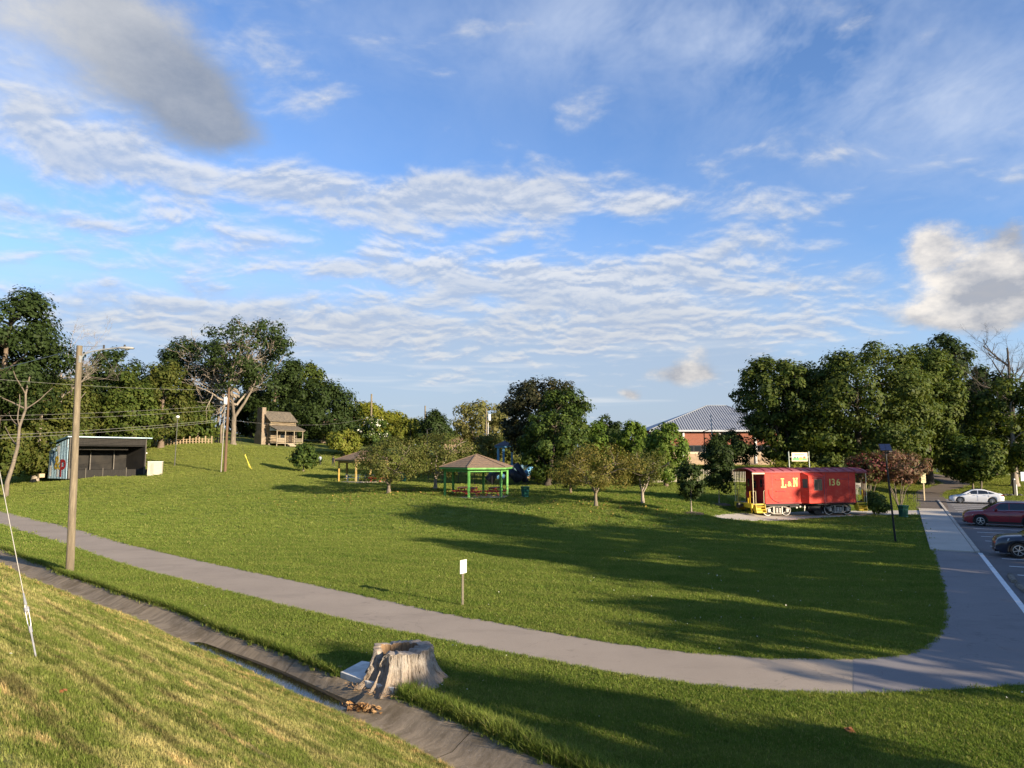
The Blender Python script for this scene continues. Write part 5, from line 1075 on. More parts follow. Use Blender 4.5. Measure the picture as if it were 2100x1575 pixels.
# ------------------------------------------------------------------ two walkers on the hill
def person(label, base, rz, shirt, trousers, skin, stride, hat=False, seed=0):
    """walking figure seen from behind: one continuous skinned body"""
    t = thing('person', base, label, 'person', rz)
    J = {'pel': (0, 0, 0.95), 'wst': (0, 0.01, 1.08), 'chs': (0, 0.02, 1.28), 'shd': (0, 0.0, 1.43), 'nek': (0, 0.0, 1.51), 'hd0': (0, -0.015, 1.60), 'hd1': (0, -0.015, 1.71)}
    E = [('pel', 'wst'), ('wst', 'chs'), ('chs', 'shd'), ('shd', 'nek'), ('nek', 'hd0'), ('hd0', 'hd1')]
    rad = {'pel': (0.155, 0.115), 'wst': (0.135, 0.10), 'chs': (0.165, 0.115), 'shd': (0.11, 0.085), 'nek': (0.052, 0.055), 'hd0': (0.078, 0.092), 'hd1': (0.072, 0.088)}
    for s, n in ((-1, 'l'), (1, 'r')):
        f = stride * s
        J.update({n + 'hip': (0.09 * s, 0, 0.90), n + 'kne': (0.095 * s, -0.16 * f - 0.04, 0.50), n + 'ank': (0.095 * s, -0.30 * f + 0.02, 0.09 + (0.07 if f < 0 else 0)), n + 'toe': (0.10 * s, -0.30 * f - 0.16, 0.04 + (0.03 if f < 0 else 0)),
                  n + 'sho': (0.185 * s, 0, 1.41), n + 'elb': (0.235 * s, 0.09 * f + 0.03, 1.14), n + 'wri': (0.245 * s, 0.12 * f - 0.08, 0.90), n + 'plm': (0.245 * s, 0.12 * f - 0.11, 0.82)})
        E += [('pel', n + 'hip'), (n + 'hip', n + 'kne'), (n + 'kne', n + 'ank'), (n + 'ank', n + 'toe'), ('shd', n + 'sho'), (n + 'sho', n + 'elb'), (n + 'elb', n + 'wri'), (n + 'wri', n + 'plm')]
        rad.update({n + 'hip': (0.10, 0.10), n + 'kne': (0.066, 0.07), n + 'ank': (0.045, 0.05), n + 'toe': (0.045, 0.032), n + 'sho': (0.066, 0.066), n + 'elb': (0.045, 0.045), n + 'wri': (0.03, 0.034), n + 'plm': (0.036, 0.022)})
        for k in range(4):
            a, b = n + 'f%da' % k, n + 'f%db' % k; y = -0.035 + 0.022 * k; J[a] = (0.245 * s, 0.12 * f - 0.125 + y * 0.9, 0.765); J[b] = (0.235 * s, 0.12 * f - 0.13 + y, 0.70 + 0.008 * abs(k - 1)); E += [(n + 'plm', a), (a, b)]; rad[a] = (0.010, 0.010); rad[b] = (0.008, 0.008)
        a, b = n + 'ta', n + 'tb'; J[a] = (0.235 * s, 0.12 * f - 0.155, 0.81); J[b] = (0.225 * s, 0.12 * f - 0.175, 0.76); E += [(n + 'plm', a), (a, b)]; rad[a] = (0.011, 0.011); rad[b] = (0.009, 0.009)
    names = list(J); ix = {n: i for i, n in enumerate(names)}
    me = bpy.data.meshes.new('body'); me.from_pydata([J[n] for n in names], [(ix[a], ix[b]) for a, b in E], [])
    o = link('body', me); o.modifiers.new('skin', 'SKIN'); sv = me.skin_vertices[0].data
    for n in names: sv[ix[n]].radius = rad[n]
    sv[ix['pel']].use_root = True
    m = o.modifiers.new('sub', 'SUBSURF'); m.levels = m.render_levels = 2
    dg = bpy.context.evaluated_depsgraph_get(); m2 = bpy.data.meshes.new_from_object(o.evaluated_get(dg)); bpy.data.objects.remove(o)
    for mm in (skin, shirt, trousers, M_HAIR, M_SHOE): m2.materials.append(mm)
    for p in m2.polygons:
        c = p.center; p.use_smooth = True
        arm = abs(c.x) > 0.19 and c.z > 0.66
        if c.z > 1.49: i = 3 if (c.z > 1.66 or c.y > -0.03) and c.z > 1.55 else 0
        elif arm: i = 1 if c.z > 1.10 else 0
        elif c.z > 0.93: i = 1
        elif c.z > 0.10: i = 2
        else: i = 4
        p.material_index = i
    link('body', m2, t)
    mb = MB(); mb.lathe([(0.0, 0.15), (0.06, 0.135), (0.098, 0.07), (0.105, 0.0), (0.095, -0.05)], 14, (0, -0.005, 1.66)); mb.build('hair', M_HAIR, t, smooth=True)
    mb = MB(); mb.lathe([(0.158, 1.0), (0.17, 0.93), (0.165, 0.90)], 16); ob = mb.build('shirt_hem', shirt, t, smooth=True); ob.scale = (1.05, 0.78, 1)
    for s in (-1, 1): MB().lathe([(0, -0.03), (0.02, -0.02), (0.022, 0.02), (0, 0.03)], 8, (0.098 * s, 0.0, 1.635)).build('ear', skin, t, smooth=True)
    MB().poly([(-0.014, -0.105, 1.60), (0.014, -0.105, 1.60), (0.0, -0.10, 1.655)], (0, -0.024, -0.006)).build('nose', skin, t)
    return t
M_HAIR = mat('dark_hair', (0.015, 0.012, 0.010), 0.7, 0.2, 30, 0.3); M_SHOE = mat('pale_shoe', (0.5, 0.5, 0.5), 0.6, 0.1, 8, 0)
M_SKIN = mat('skin', (0.30, 0.17, 0.11), 0.6, 0.06, 6, 0)
p = at(656, 117); person('person in a pale blue shirt and dark trousers walking uphill, on the left', p, R(195), mat('pale_blue_shirt', (0.30, 0.34, 0.42), 0.8, 0.1, 6, 0.1), mat('dark_trousers', (0.02, 0.02, 0.025), 0.85, 0.2, 8, 0.1), M_SKIN, 0.8)
p = at(683, 117); person('person in dark top and dark trousers walking uphill, on the right', p, R(172), mat('dark_top', (0.022, 0.022, 0.03), 0.85, 0.2, 8, 0.1), mat('black_trousers', (0.016, 0.016, 0.02), 0.85, 0.2, 8, 0.1), M_SKIN, -0.9)
# ------------------------------------------------------------------ pavilions, picnic tables, bins
M_SHINGLE = mat('brown_shingles', (0.20, 0.135, 0.085), 0.95, 0.3, 9, 0.5, stretch=(1, 1, 3), col2=(0.15, 0.105, 0.07))
M_GREEN = mat('green_paint', (0.085, 0.26, 0.05), 0.65, 0.3, 3, 0.15, col2=(0.16, 0.36, 0.10), f2=(0.5, 0.7))
M_YELLOWP = mat('yellow_post_paint', (0.32, 0.21, 0.04), 0.7, 0.25, 3, 0.2, col2=(0.36, 0.28, 0.13))
M_PADC = mat('pavilion_concrete', (0.34, 0.30, 0.25), 0.9, 0.2, 2, 0.2)
def pavilion(base, th, m, label, eave):
    t = thing('pavilion', base, label, 'pavilion')
    Rp, Rr, Hp, Hr = 2.93, 3.45, 2.45, 1.12
    def hx(r, z, k): a = R(th + 60 * k); return Vector((r * math.sin(a), -r * math.cos(a), z))
    MB().poly([hx(3.3, -0.35, k) for k in range(6)], (0, 0, 0.39)).build('slab', M_PADC, t)
    for k in range(6):
        c = hx(Rp, 0, k); mb = MB(); mb.box((c.x, c.y, Hp / 2 - 0.05), (0.19, 0.19, Hp + 0.1), rz=R(th + 60 * k)); mb.build('post', m, t, bevel=0.012)
    for k in range(6):
        a, b = hx(Rr, Hp, k), hx(Rr, Hp, k + 1); MB().poly([a, b, b + Vector((0, 0, 0.17)), a + Vector((0, 0, 0.17))], (a + b) * -0.006).build('fascia', eave, t)
        a2, b2 = hx(Rp, Hp - 0.14, k), hx(Rp, Hp - 0.14, k + 1); MB().bar(a2, b2, 0.09, 0.2).build('beam', m, t)
    mb = MB(); ap = Vector((0, 0, Hp + 0.17 + Hr))
    for k in range(6):
        a, b = hx(Rr + 0.06, Hp + 0.165, k), hx(Rr + 0.06, Hp + 0.165, k + 1); n = 7
        for i in range(n):
            f0, f1 = i / n, (i + 1) / n; q = [a.lerp(ap, f0), b.lerp(ap, f0), b.lerp(ap, f1), a.lerp(ap, f1)]
            o_ = Vector((0, 0, 0.02)); mb.add([q[0] + o_, q[1] + o_, q[2] + o_ * 0.3, q[3] + o_ * 0.3, q[0] - o_, q[1] - o_], [(0, 1, 2, 3), (4, 5, 1, 0)])
    rf = mb.build('roof', M_SHINGLE, t)
    for k in range(6): MB().bar(hx(Rr + 0.05, Hp + 0.20, k), ap + Vector((0, 0, 0.03)), 0.16, 0.035).build('hip_cap', M_SHINGLE, rf)
    mb = MB(); mb.add([hx(Rr - 0.05, Hp + 0.14, k) for k in range(6)], [tuple(range(6))]); mb.build('ceiling', mat('pavilion_ceiling', (0.10, 0.085, 0.06), .9), t)
    return t
GP = at(977, 64.5); GP.z += 0.02; pavilion(GP, -10, M_GREEN, 'hexagonal picnic shelter with bright green posts and brown shingle roof', M_GREEN)
YP = at(745, 86); YP.z += 0.02; pavilion(YP, -5, M_YELLOWP, 'hexagonal picnic shelter with yellow posts, farther up the lawn', mat('brown_fascia', (0.25, 0.17, 0.08), .8))
def picnic(base, rz, col, label, top=None):
    t = thing('picnic_table', base, label, 'picnic table', rz, 'picnic tables under the shelters'); m = col; top = top or col
    for i in range(5): MB().b2(-0.92, 0.92, -0.37 + i * 0.15, -0.235 + i * 0.15, 0.70, 0.745).build('top_plank', top, t)
    for s in (-1, 1):
        for i in range(2): MB().b2(-0.92, 0.92, s * (0.60 + 0.15 * i) - 0.065, s * (0.60 + 0.15 * i) + 0.065, 0.415, 0.455).build('seat_plank', m, t)
        for x in (-0.62, 0.62): MB().bar((x, s * 0.22, 0.70), (x, s * 0.62, 0.0), 0.09, 0.05).build('leg', m, t)
    for x in (-0.57, 0.57):
        MB().b2(x - 0.025, x + 0.025, -0.76, 0.76, 0.32, 0.412).build('cross_beam', m, t); MB().b2(x - 0.025, x + 0.025, -0.36, 0.36, 0.61, 0.698).build('cleat', m, t)
        MB().bar((x, 0, 0.36), (x * 0.3, 0, 0.69), 0.06, 0.04).build('brace', m, t)
    return t
M_RED = mat('red_table_paint', (0.46, 0.055, 0.045), 0.6, 0.2, 4, 0.1); M_REDTOP = mat('weathered_top', (0.15, 0.095, 0.075), 0.7, 0.3, 5, 0.2)
M_BLUET = mat('blue_table_paint', (0.02, 0.045, 0.075), 0.6, 0.3, 4, 0.1)
gz = GP.z + 0.045
picnic((GP.x - 0.35, GP.y - 0.75, gz), R(82), M_RED, 'red picnic table in front under the green posted shelter', M_REDTOP)
picnic((GP.x - 1.25, GP.y + 0.55, gz), R(80), M_RED, 'red picnic table at the left under the green posted shelter', M_REDTOP)
picnic((GP.x + 1.65, GP.y + 0.15, gz), R(70), M_RED, 'red picnic table at the right under the green posted shelter', M_REDTOP)
yz = YP.z + 0.045
picnic((YP.x - 1.2, YP.y - 0.2, yz), R(8), M_BLUET, 'dark blue picnic table at the left under the yellow posted shelter')
picnic((YP.x + 0.9, YP.y + 0.2, yz), R(-4), M_BLUET, 'dark blue picnic table in the middle under the yellow posted shelter')
picnic((YP.x + 2.0, YP.y - 1.4, yz), R(75), M_RED, 'red picnic table at the right under the yellow posted shelter', M_REDTOP)
M_BIN = mat('green_bin_paint', (0.012, 0.10, 0.065), 0.45, 0.15, 5, 0.05); M_LINER = mat('black_liner', (0.015, 0.015, 0.015), 0.4, 0.2, 6, 0.3)
def litter_bin(base, label, s=1.0):
    t = thing('litter_bin', base, label, 'litter bin', 0, 'green slatted litter bins'); H = 0.92 * s
    mb = MB()
    for i in range(22):
        a = 2 * math.pi * i / 22; c, n = math.cos(a), math.sin(a); pr = [(0.29, 0.06), (0.30, 0.35), (0.33, 0.75), (0.39, 0.92)]
        pts = [(r * s * c, r * s * n, z * s) for r, z in pr]; mb.tube(pts, 0.030 * s, 4)
    o = mb.build('slats', M_BIN, t); o['kind'] = 'stuff'
    for r, z in ((0.31, 0.08), (0.335, 0.62)):
        k = 20; MB().tube([(r * s * math.cos(2 * math.pi * i / k), r * s * math.sin(2 * math.pi * i / k), z * s) for i in range(k + 1)], 0.03 * s, 5).build('band', M_BIN, t)
    MB().lathe([(0.0, 0.05), (0.265 * s, 0.05), (0.275 * s, 0.88 * s), (0.20 * s, 0.90 * s), (0.19 * s, 0.75 * s), (0, 0.72 * s)], 18).build('liner', M_LINER, t, smooth=True, autosmooth=40)
    MB().lathe([(0.28 * s, 0.885 * s), (0.41 * s, 0.92 * s), (0.41 * s, 0.955 * s), (0.27 * s, 0.93 * s)], 22).build('rim', M_BIN, t, smooth=True, autosmooth=40)
litter_bin(at(1077, 63), 'green litter bin right of the green posted shelter')
litter_bin(at(828, 86), 'green litter bin behind the rusty leaved tree, right of the yellow shelter')
litter_bin(at(1853, 56.5), 'green litter bin on the pad right of the boxwood')
# ------------------------------------------------------------------ park sign on the lawn
b = hit(947, 1243); t = thing('park_sign', b, 'small white notice sign on a grey post by the path', 'sign', rz=R(55))
MB().poly([(-0.03, -0.02, -0.2), (0.03, -0.02, -0.2), (0.03, -0.02, 1.25), (-0.03, -0.02, 1.25)], (0, 0.012, 0)).build('post', mat('sign_post', (0.16, 0.14, 0.11), 0.5, 0.2, 8, 0.1, metal=0.5), t)
for x in (-0.03, 0.03): MB().b2(x - 0.012, x + 0.012, -0.045, -0.0205, -0.2, 1.22).build('post_flange', mat('sign_post_rib', (0.30, 0.26, 0.19), 0.5, 0.2, 8, 0.1, metal=0.3), t)
pl = MB().b2(-0.17, 0.17, -0.062, -0.05, 1.06, 1.50).build('sign_plate', mat('sign_white', (0.62, 0.61, 0.54), 0.5, 0.03, 5, 0), t, bevel=0.004)
mb = MB(); r_ = np.random.default_rng(2)
for i, (z, n) in enumerate(((1.42, 3), (1.36, 2), (1.28, 5), (1.24, 5), (1.20, 6), (1.16, 5), (1.12, 4))):
    x = -0.13
    for k in range(n):
        w = 0.24 / n * r_.uniform(0.6, 0.95); mb.b2(x, x + w, -0.0655, -0.0635, z - 0.006, z + 0.006); x += 0.26 / n
mb.build('print', mat('sign_print', (0.22, 0.20, 0.17), 0.7, 0.1, 8, 0), pl)
# ------------------------------------------------------------------ stump
SP = Vector((-2.44, 16.4, 0.0)); t = thing('tree_stump', SP, 'large hollow weathered tree stump with flaring roots beside the ditch', 'stump')
m = bpy.data.materials.new('stump_wood'); m.use_nodes = True; q = NT(m.node_tree); bs = m.node_tree.nodes['Principled BSDF']
co = q.new('ShaderNodeTexCoord').outputs['Object']; x_, y_, z_ = q.sep(co); ang = q.m('ARCTAN2', y_, x_)
P3 = q.comb(q.m('MULTIPLY', ang, 6.0), q.m('MULTIPLY', z_, 1.6), q.m('MULTIPLY', q.vm('LENGTH', co), 1.0)); gr = q.noise(P3, 2.6, 7, 0.7); gr2 = q.noise(co, 5.0, 5, 0.65)
c_ = q.mix(q.lin(gr, 0.32, 0.66), (0.13, 0.10, 0.075), (0.46, 0.40, 0.325)); c_ = q.mix(q.m('MULTIPLY', q.step(gr2, 0.44, 0.62), 0.6), c_, (0.36, 0.32, 0.27)); c_ = q.mix(q.m('MULTIPLY', q.step(z_, 0.45, 0.05), 0.5), c_, (0.24, 0.155, 0.08))
crk = q.step(q.noise(q.comb(q.m('MULTIPLY', ang, 9.0), q.m('MULTIPLY', z_, 2.0), 0.0), 1.3, 5, 0.65), 0.60, 0.66); c_ = q.mix(q.m('MULTIPLY', crk, 0.85), c_, (0.03, 0.022, 0.015))
q.put(bs.inputs['Base Color'], c_); bs.inputs['Roughness'].default_value = 0.95; q.put(bs.inputs['Normal'], q.bump(q.m('SUBTRACT', gr, q.m('MULTIPLY', crk, 0.7)), 1.0, 0.07)); M_STUMP = m
na, nz = 110, 22; rs = np.random.default_rng(12); th = np.linspace(0, 2 * np.pi, na, endpoint=False)
def vnoise(x, k, ph): return sum(a * np.sin(f * x + p) for a, f, p in zip(k[0], k[1], ph))
flare = 0.34 + 0.26 * np.exp(-((np.angle(np.exp(1j * (th + 0.55)))) / 0.38) ** 2) + 0.06 * np.exp(-((np.angle(np.exp(1j * (th + 1.5)))) / 0.35) ** 2) + 0.12 * np.exp(-((np.angle(np.exp(1j * (th - 0.4)))) / 0.4) ** 2)
flute = 0.045 * np.sin(7 * th + 1.2 + 0.8 * np.sin(2 * th)) + 0.030 * np.sin(13 * th + np.sin(3 * th)) + 0.016 * np.sin(31 * th + 2)
HS = 0.70; V = []; F_ = []
for i in range(nz):
    f = i / (nz - 1); z = -0.06 + (HS + 0.06) * f; r = 0.635 + flare * (1 - f) ** 2.8 + flute * (0.35 + 1.3 * (1 - f)) + rs.normal(0, 0.007, na) + np.array([0.05 * mnoise.noise((3 * math.cos(a_), 3 * math.sin(a_), z * 4)) for a_ in th])
    zt = z * (1 + 0.04 * np.sin(th * 2 + 1) * f) - (0.16 * np.exp(-((np.angle(np.exp(1j * (th - 3.95)))) / 0.16) ** 2)) * (f > 0.72) * (f - 0.72) / 0.28 * 2.2
    jag = np.array([mnoise.noise((4.5 * math.cos(a_), 4.5 * math.sin(a_), 7.0)) for a_ in th]) * 0.055 + np.array([mnoise.noise((13 * math.cos(a_), 13 * math.sin(a_), 3.0)) for a_ in th]) * 0.02
    zt = zt + jag * max(0.0, (f - 0.75) / 0.25)
    for k in range(na): V.append((r[k] * math.cos(th[k]), r[k] * math.sin(th[k]), zt[k]))
top_i = (nz - 1) * na
rings = [(0.90, 0.005), (0.72, 0.0), (0.60, -0.01), (0.56, -0.10), (0.50, -0.30), (0.40, -0.45), (0.0, -0.5)]
hol = 1 + 0.22 * np.sin(2 * th + 0.5) + 0.10 * np.sin(5 * th) + 0.06 * np.sin(11 * th)
for j, (fr, dz) in enumerate(rings):
    for k in range(na):
        R0 = math.hypot(V[top_i + k][0], V[top_i + k][1]); fr_ = fr if j < 1 else fr * (0.62 + 0.38 * hol[k]) if fr else 0
        dip = V[top_i + k][2] - HS; zz = HS + dip * (1 - (1 - fr) * 0.5 if j < 3 else 0.5) + dz
        cx, cy = (-0.10, 0.05) if j >= 1 else (-0.03, 0.0); V.append((R0 * fr_ * math.cos(th[k]) + cx * min(1, j / 2), R0 * fr_ * math.sin(th[k]) + cy * min(1, j / 2), zz))
for i in range(nz + len(rings) - 1):
    for k in range(na): F_.append((i * na + k, i * na + (k + 1) % na, (i + 1) * na + (k + 1) % na, (i + 1) * na + k))
M_STOP_ = mat('stump_cut_face', (0.30, 0.255, 0.205), 0.95, 0.3, 9, 0.4, col2=(0.19, 0.155, 0.12)); M_HOLE = mat('stump_hollow', (0.20, 0.125, 0.065), 0.95, 0.4, 7, 0.5, stretch=(3, 3, .4))
mb = MB(); n0 = (nz - 1) * na; n1 = (nz + 2) * na
mb.v = V; mb.f = F_; mb.mi = [0] * n0 + [1] * (n1 - n0) + [2] * (len(F_) - n1)
mb.build('stump_body', [M_STUMP, M_STOP_, M_HOLE], t, smooth=True, autosmooth=45)
mb = MB(); rs = np.random.default_rng(5)     # bark flakes and chips at the root
for k in range(260):
    a = rs.uniform(-2.9, 0.3); r = rs.uniform(0.95, 1.25) + 0.15 * (abs(a + 0.6) < 0.5); mb.box((r * math.cos(a), r * math.sin(a), 0.02), (rs.uniform(.012, .05), rs.uniform(.006, .014), .006), m=Matrix.Rotation(rs.uniform(0, 6.28), 3, 'Z') @ Matrix.Rotation(rs.normal(0, .4), 3, 'X'))
o = mb.build('bark_chips', mat('bark_chips', (0.27, 0.17, 0.085), 0.95, 0.4, 7, 0.2), t); o['kind'] = 'stuff'
# white concrete patch next to the stump, stick and leaf debris in the ditch
pp = [hit(*q_) for q_ in ((698, 1390), (742, 1364), (785, 1370), (826, 1398), (806, 1424), (752, 1410))]
mb = MB(); c0 = sum(pp, Vector()) / len(pp); mb.poly([Vector((p.x, p.y, -0.06)) - c0 for p in pp], (0, 0, 0.16)); o = mb.build('concrete_patch', mat('pale_concrete', (0.66, 0.64, 0.58), 0.9, 0.15, 5, 0.3, col2=(0.52, 0.49, 0.43)), loc=c0, bevel=0.006); tag(o, 'pale concrete patch between the stump and the ditch', 'concrete patch')
b = hit(747, 1458); t = thing('leaf_debris', b + Vector((0, 0, 0.03)), 'small heap of brown dead leaves lying in the ditch below the stump', 'debris'); rs = np.random.default_rng(6); n = 150
P_ = np.stack([rs.normal(0, 0.20, n), rs.normal(0, 0.07, n), np.abs(rs.normal(0.02, 0.03, n))], -1); me = leaves_mesh('leaves', P_, rs.normal(0, 0.5, (n, 3)) + np.array([0, 0, 1]), 0.09, [leaf_mat('dead_leaf', (0.22, 0.115, 0.045), (0.40, 0.25, 0.12), trans=0.1)], rs); o = link('leaves', me, t); o.rotation_euler = (0, 0, R(-20))
b = hit(697, 1378); tag(MB().lathe([(0, 0), (0.07, 0.01), (0.085, 0.06), (0.05, 0.13), (0, 0.14)], 7).build('stone', mat('tan_stone', (0.45, 0.30, 0.15), 0.9, 0.3, 8, 0.4), loc=b, smooth=False), 'small tan stone on the ditch lip left of the stump', 'stone')
# fallen leaves on the grass
for u, v, lab in ((125, 1428, 'curled brown leaf lying on the straw bank at the left'), (1743, 1504, 'pale brown leaf lying on the shaded grass at lower right')):
    b = hit(u, v); rs = np.random.default_rng(int(u)); me = leaves_mesh('fallen_leaf', np.array([[0, 0, .05], [.03, .02, .06], [-.02, .03, .055]]), np.array([[0, -.4, 1], [.5, 0, 1], [-.4, .2, 1.]]), 0.12, [leaf_mat('fallen_leaf', (0.30, 0.13, 0.05), trans=0.1)], rs, 0.8); o = link('fallen_leaf', me, loc=b); tag(o, lab, 'leaf')
# yellow leaves scattered under the crabapples, clover flowers on the lawn: uncountable
def litter(name, label, cx, cy, sx, sy, n, size, m, seed):
    rs = np.random.default_rng(seed); x = rs.normal(cx, sx, n); y = rs.normal(cy, sy, n); k = ok_grass(x, y)[0]; x, y = x[k], y[k]; z = G(x, y) + 0.09
    me = leaves_mesh(name, np.stack([x, y, z], -1), rs.normal(0, .45, (len(x), 3)) + np.array([0, 0, 1.]), size, [m], rs, .7); tag(link(name, me), label, None, kind='stuff')
LY_ = leaf_mat('yellow_fallen', (0.34, 0.24, 0.06), (0.24, 0.15, 0.05), trans=0.1)
a = at(830, 68); litter('fallen_leaves', 'yellow fallen leaves on the grass under the small trees', a.x, a.y, 6.0, 3.5, 900, 0.13, LY_, 3)
a = at(1222, 56); litter('fallen_leaves', 'yellow fallen leaves under the golden olive tree', a.x, a.y, 4.0, 3.0, 450, 0.11, LY_, 4)
a = Vector((8, 24, 0)); litter('clover_flowers', 'tiny white clover flowers dotted over the near lawn', a.x, a.y, 9.0, 6.0, 260, 0.032, LEAF['flower'], 5)
# ------------------------------------------------------------------ playground behind the iron fence
M_PBLUE = mat('play_blue', (0.10, 0.27, 0.45), 0.5, 0.12, 4, 0.05); M_PLIGHT = mat('play_light_blue', (0.30, 0.50, 0.62), 0.5, 0.1, 4, 0.05); M_PDARK = mat('play_navy', (0.022, 0.030, 0.055), 0.5, 0.2, 5, 0.1)
b = at(1062, 88); t = thing('playground_fort', b, 'blue timber playground fort with roofed tower behind the green shelter', 'playground')
dz = zat(967, 88) - b.z; zr = zat(918, 88) - b.z; px = 88 / F
MB().b2(-45 * px, 45 * px, -1.5, 1.5, dz - 0.15, dz).build('deck', M_PDARK, t)
for x in (-40, -29, -12, 8): 
    for y in ((-1.3,) if x > 0 else (-1.3, 1.3)): MB().b2(x * px - 0.12, x * px + 0.12, y - 0.12, y + 0.12, -0.3, zr if x < 0 else dz + 0.9).build('post', M_PBLUE, t)
MB().b2(-46 * px, -6 * px, -1.7, 1.7, zr, zr + 0.22).build('tower_beam', M_PBLUE, t)
mb = MB(); mb.poly([(-48 * px, -1.9, zr + 0.22), (-4 * px, -1.9, zr + 0.22), (-26 * px, 0, zr + 0.9)], (0, 0.05, 0)); mb.add([(-48 * px, -1.9, zr + .22), (-4 * px, -1.9, zr + .22), (-4 * px, 1.9, zr + .22), (-48 * px, 1.9, zr + .22), (-26 * px, 0, zr + .75)], [(0, 1, 4), (1, 2, 4), (2, 3, 4), (3, 0, 4)]); mb.build('tower_roof', M_PDARK, t)
mb = MB()
for i in range(26): mb.b2(-12 * px + i * 0.11, -12 * px + i * 0.11 + 0.06, -1.46, -1.40, dz, dz + 0.85)
mb.b2(-12 * px, 40 * px, -1.5, -1.465, dz + 0.1, dz + 0.2); mb.b2(-12 * px, 40 * px, -1.5, -1.465, dz + 0.65, dz + 0.75); o = mb.build('balusters', M_PLIGHT, t); o['kind'] = 'stuff'
MB().bar((-12 * px, -1.4, zr - 0.7), (-4 * px, -1.4, zr), 0.1).build('brace', M_PLIGHT, t); MB().bar((-12 * px, -1.4, zr - 0.5), (-20 * px, -1.4, zr), 0.1).build('brace', M_PBLUE, t)
mb = MB(); mb.tube([(38 * px, -1.2, dz + 1.1), (28 * px, -1.9, dz + 0.5), (16 * px, -2.6, 0.6), (8 * px, -3.0, 0.3)], 0.38, 10); mb.build('slide', M_PBLUE, t, smooth=True)
MB().lathe([(0, 0), (0.32, 0.02), (0.36, 0.35), (0.2, 0.62), (0, 0.66)], 12, (32 * px, -1.1, dz + 1.1)).build('turret', M_RED, t, smooth=True)
mb = MB(); mb.b2(-20 * px, 46 * px, -1.6, -1.45, -0.3, dz - 0.2); mb.build('timber_wall', mat('timber_wall', (0.26, 0.19, 0.12), .9, .3, 3, .3, stretch=(4, 1, .4)), t)
t = thing('play_tunnel', at(1032, 80), 'dark navy play climber tunnel behind the green shelter', 'playground')
mb = MB(); mb.tube([(-1.6, 0, 0.3), (-0.9, 0, 1.35), (0, 0, 1.6), (1.0, 0, 1.2), (1.9, 0, 0.3)], [0.55, 0.5, 0.5, 0.5, 0.55], 12); mb.build('tube', M_PDARK, t, smooth=True); MB().tube([(2.6, 0.3, 0), (2.2, 0.2, 1.0), (1.4, 0, 2.2)], 0.35, 10).build('side_tube', M_PDARK, t, smooth=True)
# iron fence around the playground
def fence(name, label, pts, h, m, gap, rp=0.012, cat='fence', postgap=2.4, flat_top=True):
    P0 = pts[0].copy(); t = thing(name, P0, label, cat); L = [0]
    for a, b in zip(pts, pts[1:]): L.append(L[-1] + (b - a).length)
    def pt(x):
        i = max(j for j in range(len(L)) if L[j] <= x + 1e-9); i = min(i, len(pts) - 2); f = (x - L[i]) / (L[i + 1] - L[i]); q = pts[i].lerp(pts[i + 1], f); q.z = g(q.x, q.y); return q - P0
    n = int(L[-1] / postgap); mb0 = MB().b2(-0.035, 0.035, -0.035, 0.035, -0.2, h + 0.1); me = None
    for i in range(n + 1):
        if me is None: o = mb0.build('post', m, t); me = o.data
        else: o = link('post', me, t)
        o.location = pt(L[-1] * i / n)
    for z in (0.15, h - 0.12, h): 
        k = n * 2; MB().tube([pt(L[-1] * i / k) + Vector((0, 0, z)) for i in range(k + 1)], 0.022, 4).build('rail', m, t)
    mb = MB(); x = gap
    while x < L[-1]: q = pt(x); mb.b2(q.x - rp, q.x + rp, q.y - rp, q.y + rp, q.z + 0.05, q.z + h); x += gap
    o = mb.build('pickets', m, t); o['kind'] = 'stuff'; return t
fence('iron_fence', 'black iron picket fence in front of the playground', [at(878, 84), at(1000, 78), at(1120, 77), at(1240, 77), at(1338, 76)], 1.25, M_BLACKMETAL, 0.15)
fence('picket_gate_fence', 'pale beige picket fence between the cypress and the caboose', [at(1338, 76), at(1420, 76), at(1530, 76)], 1.35, mat('beige_fence', (0.44, 0.39, 0.31), 0.6, 0.12, 5, 0.05), 0.17, 0.02)
fence('iron_fence', 'pale picket fence behind the caboose and the crepe myrtles', [at(1530, 76), at(1650, 78), at(1765, 80)], 1.35, mat('grey_fence', (0.34, 0.32, 0.28), 0.6, 0.12, 5, 0.05), 0.17, 0.02)
# shade mulch rings
for u, Y, lab in ((1418, 54, 'mulch ring round the columnar young tree'), (1475, 60, 'mulch ring round the taller young tree')):
    b = at(u, Y); o = MB().lathe([(0, 0.12), (0.5, 0.10), (0.85, 0.04), (0.95, -0.05)], 20).build('mulch_ring', mat('mulch', (0.12, 0.085, 0.05), 0.95, 0.4, 12, 0.8), loc=b, smooth=True); tag(o, lab, 'mulch ring')
# slim dark lamp posts by the school, flag pole
def lampmast(u, Y, vt, label, double=False):
    b = at(u, Y); H = zat(vt, Y) - b.z; t = thing('lamp_post', b, label, 'lamp post'); MB().tube([(0, 0, -.1), (0, 0, H)], 0.07, 8).build('post', M_BLACKMETAL, t)
    MB().bar((-0.15, 0, H), (0.7, -0.1, H + 0.25), 0.35, 0.1).build('lamp_head', M_BLACKMETAL, t); return t
lampmast(1446, 100, 885, 'dark lamp post with angled head left of the pale flag pole'); lampmast(875, 110, 882, 'lamp post with long angled head behind the crabapple trees')
b = at(1466, 98); H = zat(852, 98) - b.z; t = thing('flag_pole', b, 'tall pale flag pole in front of the school roof', 'flag pole'); MB().tube([(0, 0, -.1), (-0.35, 0, H)], [0.10, 0.06], 8).build('pole', M_WHITE, t, smooth=True, autosmooth=50); MB().lathe([(0, 0), (.09, .09), (0, .18)], 8, (-0.35, 0, H)).build('finial', M_WHITE, t)
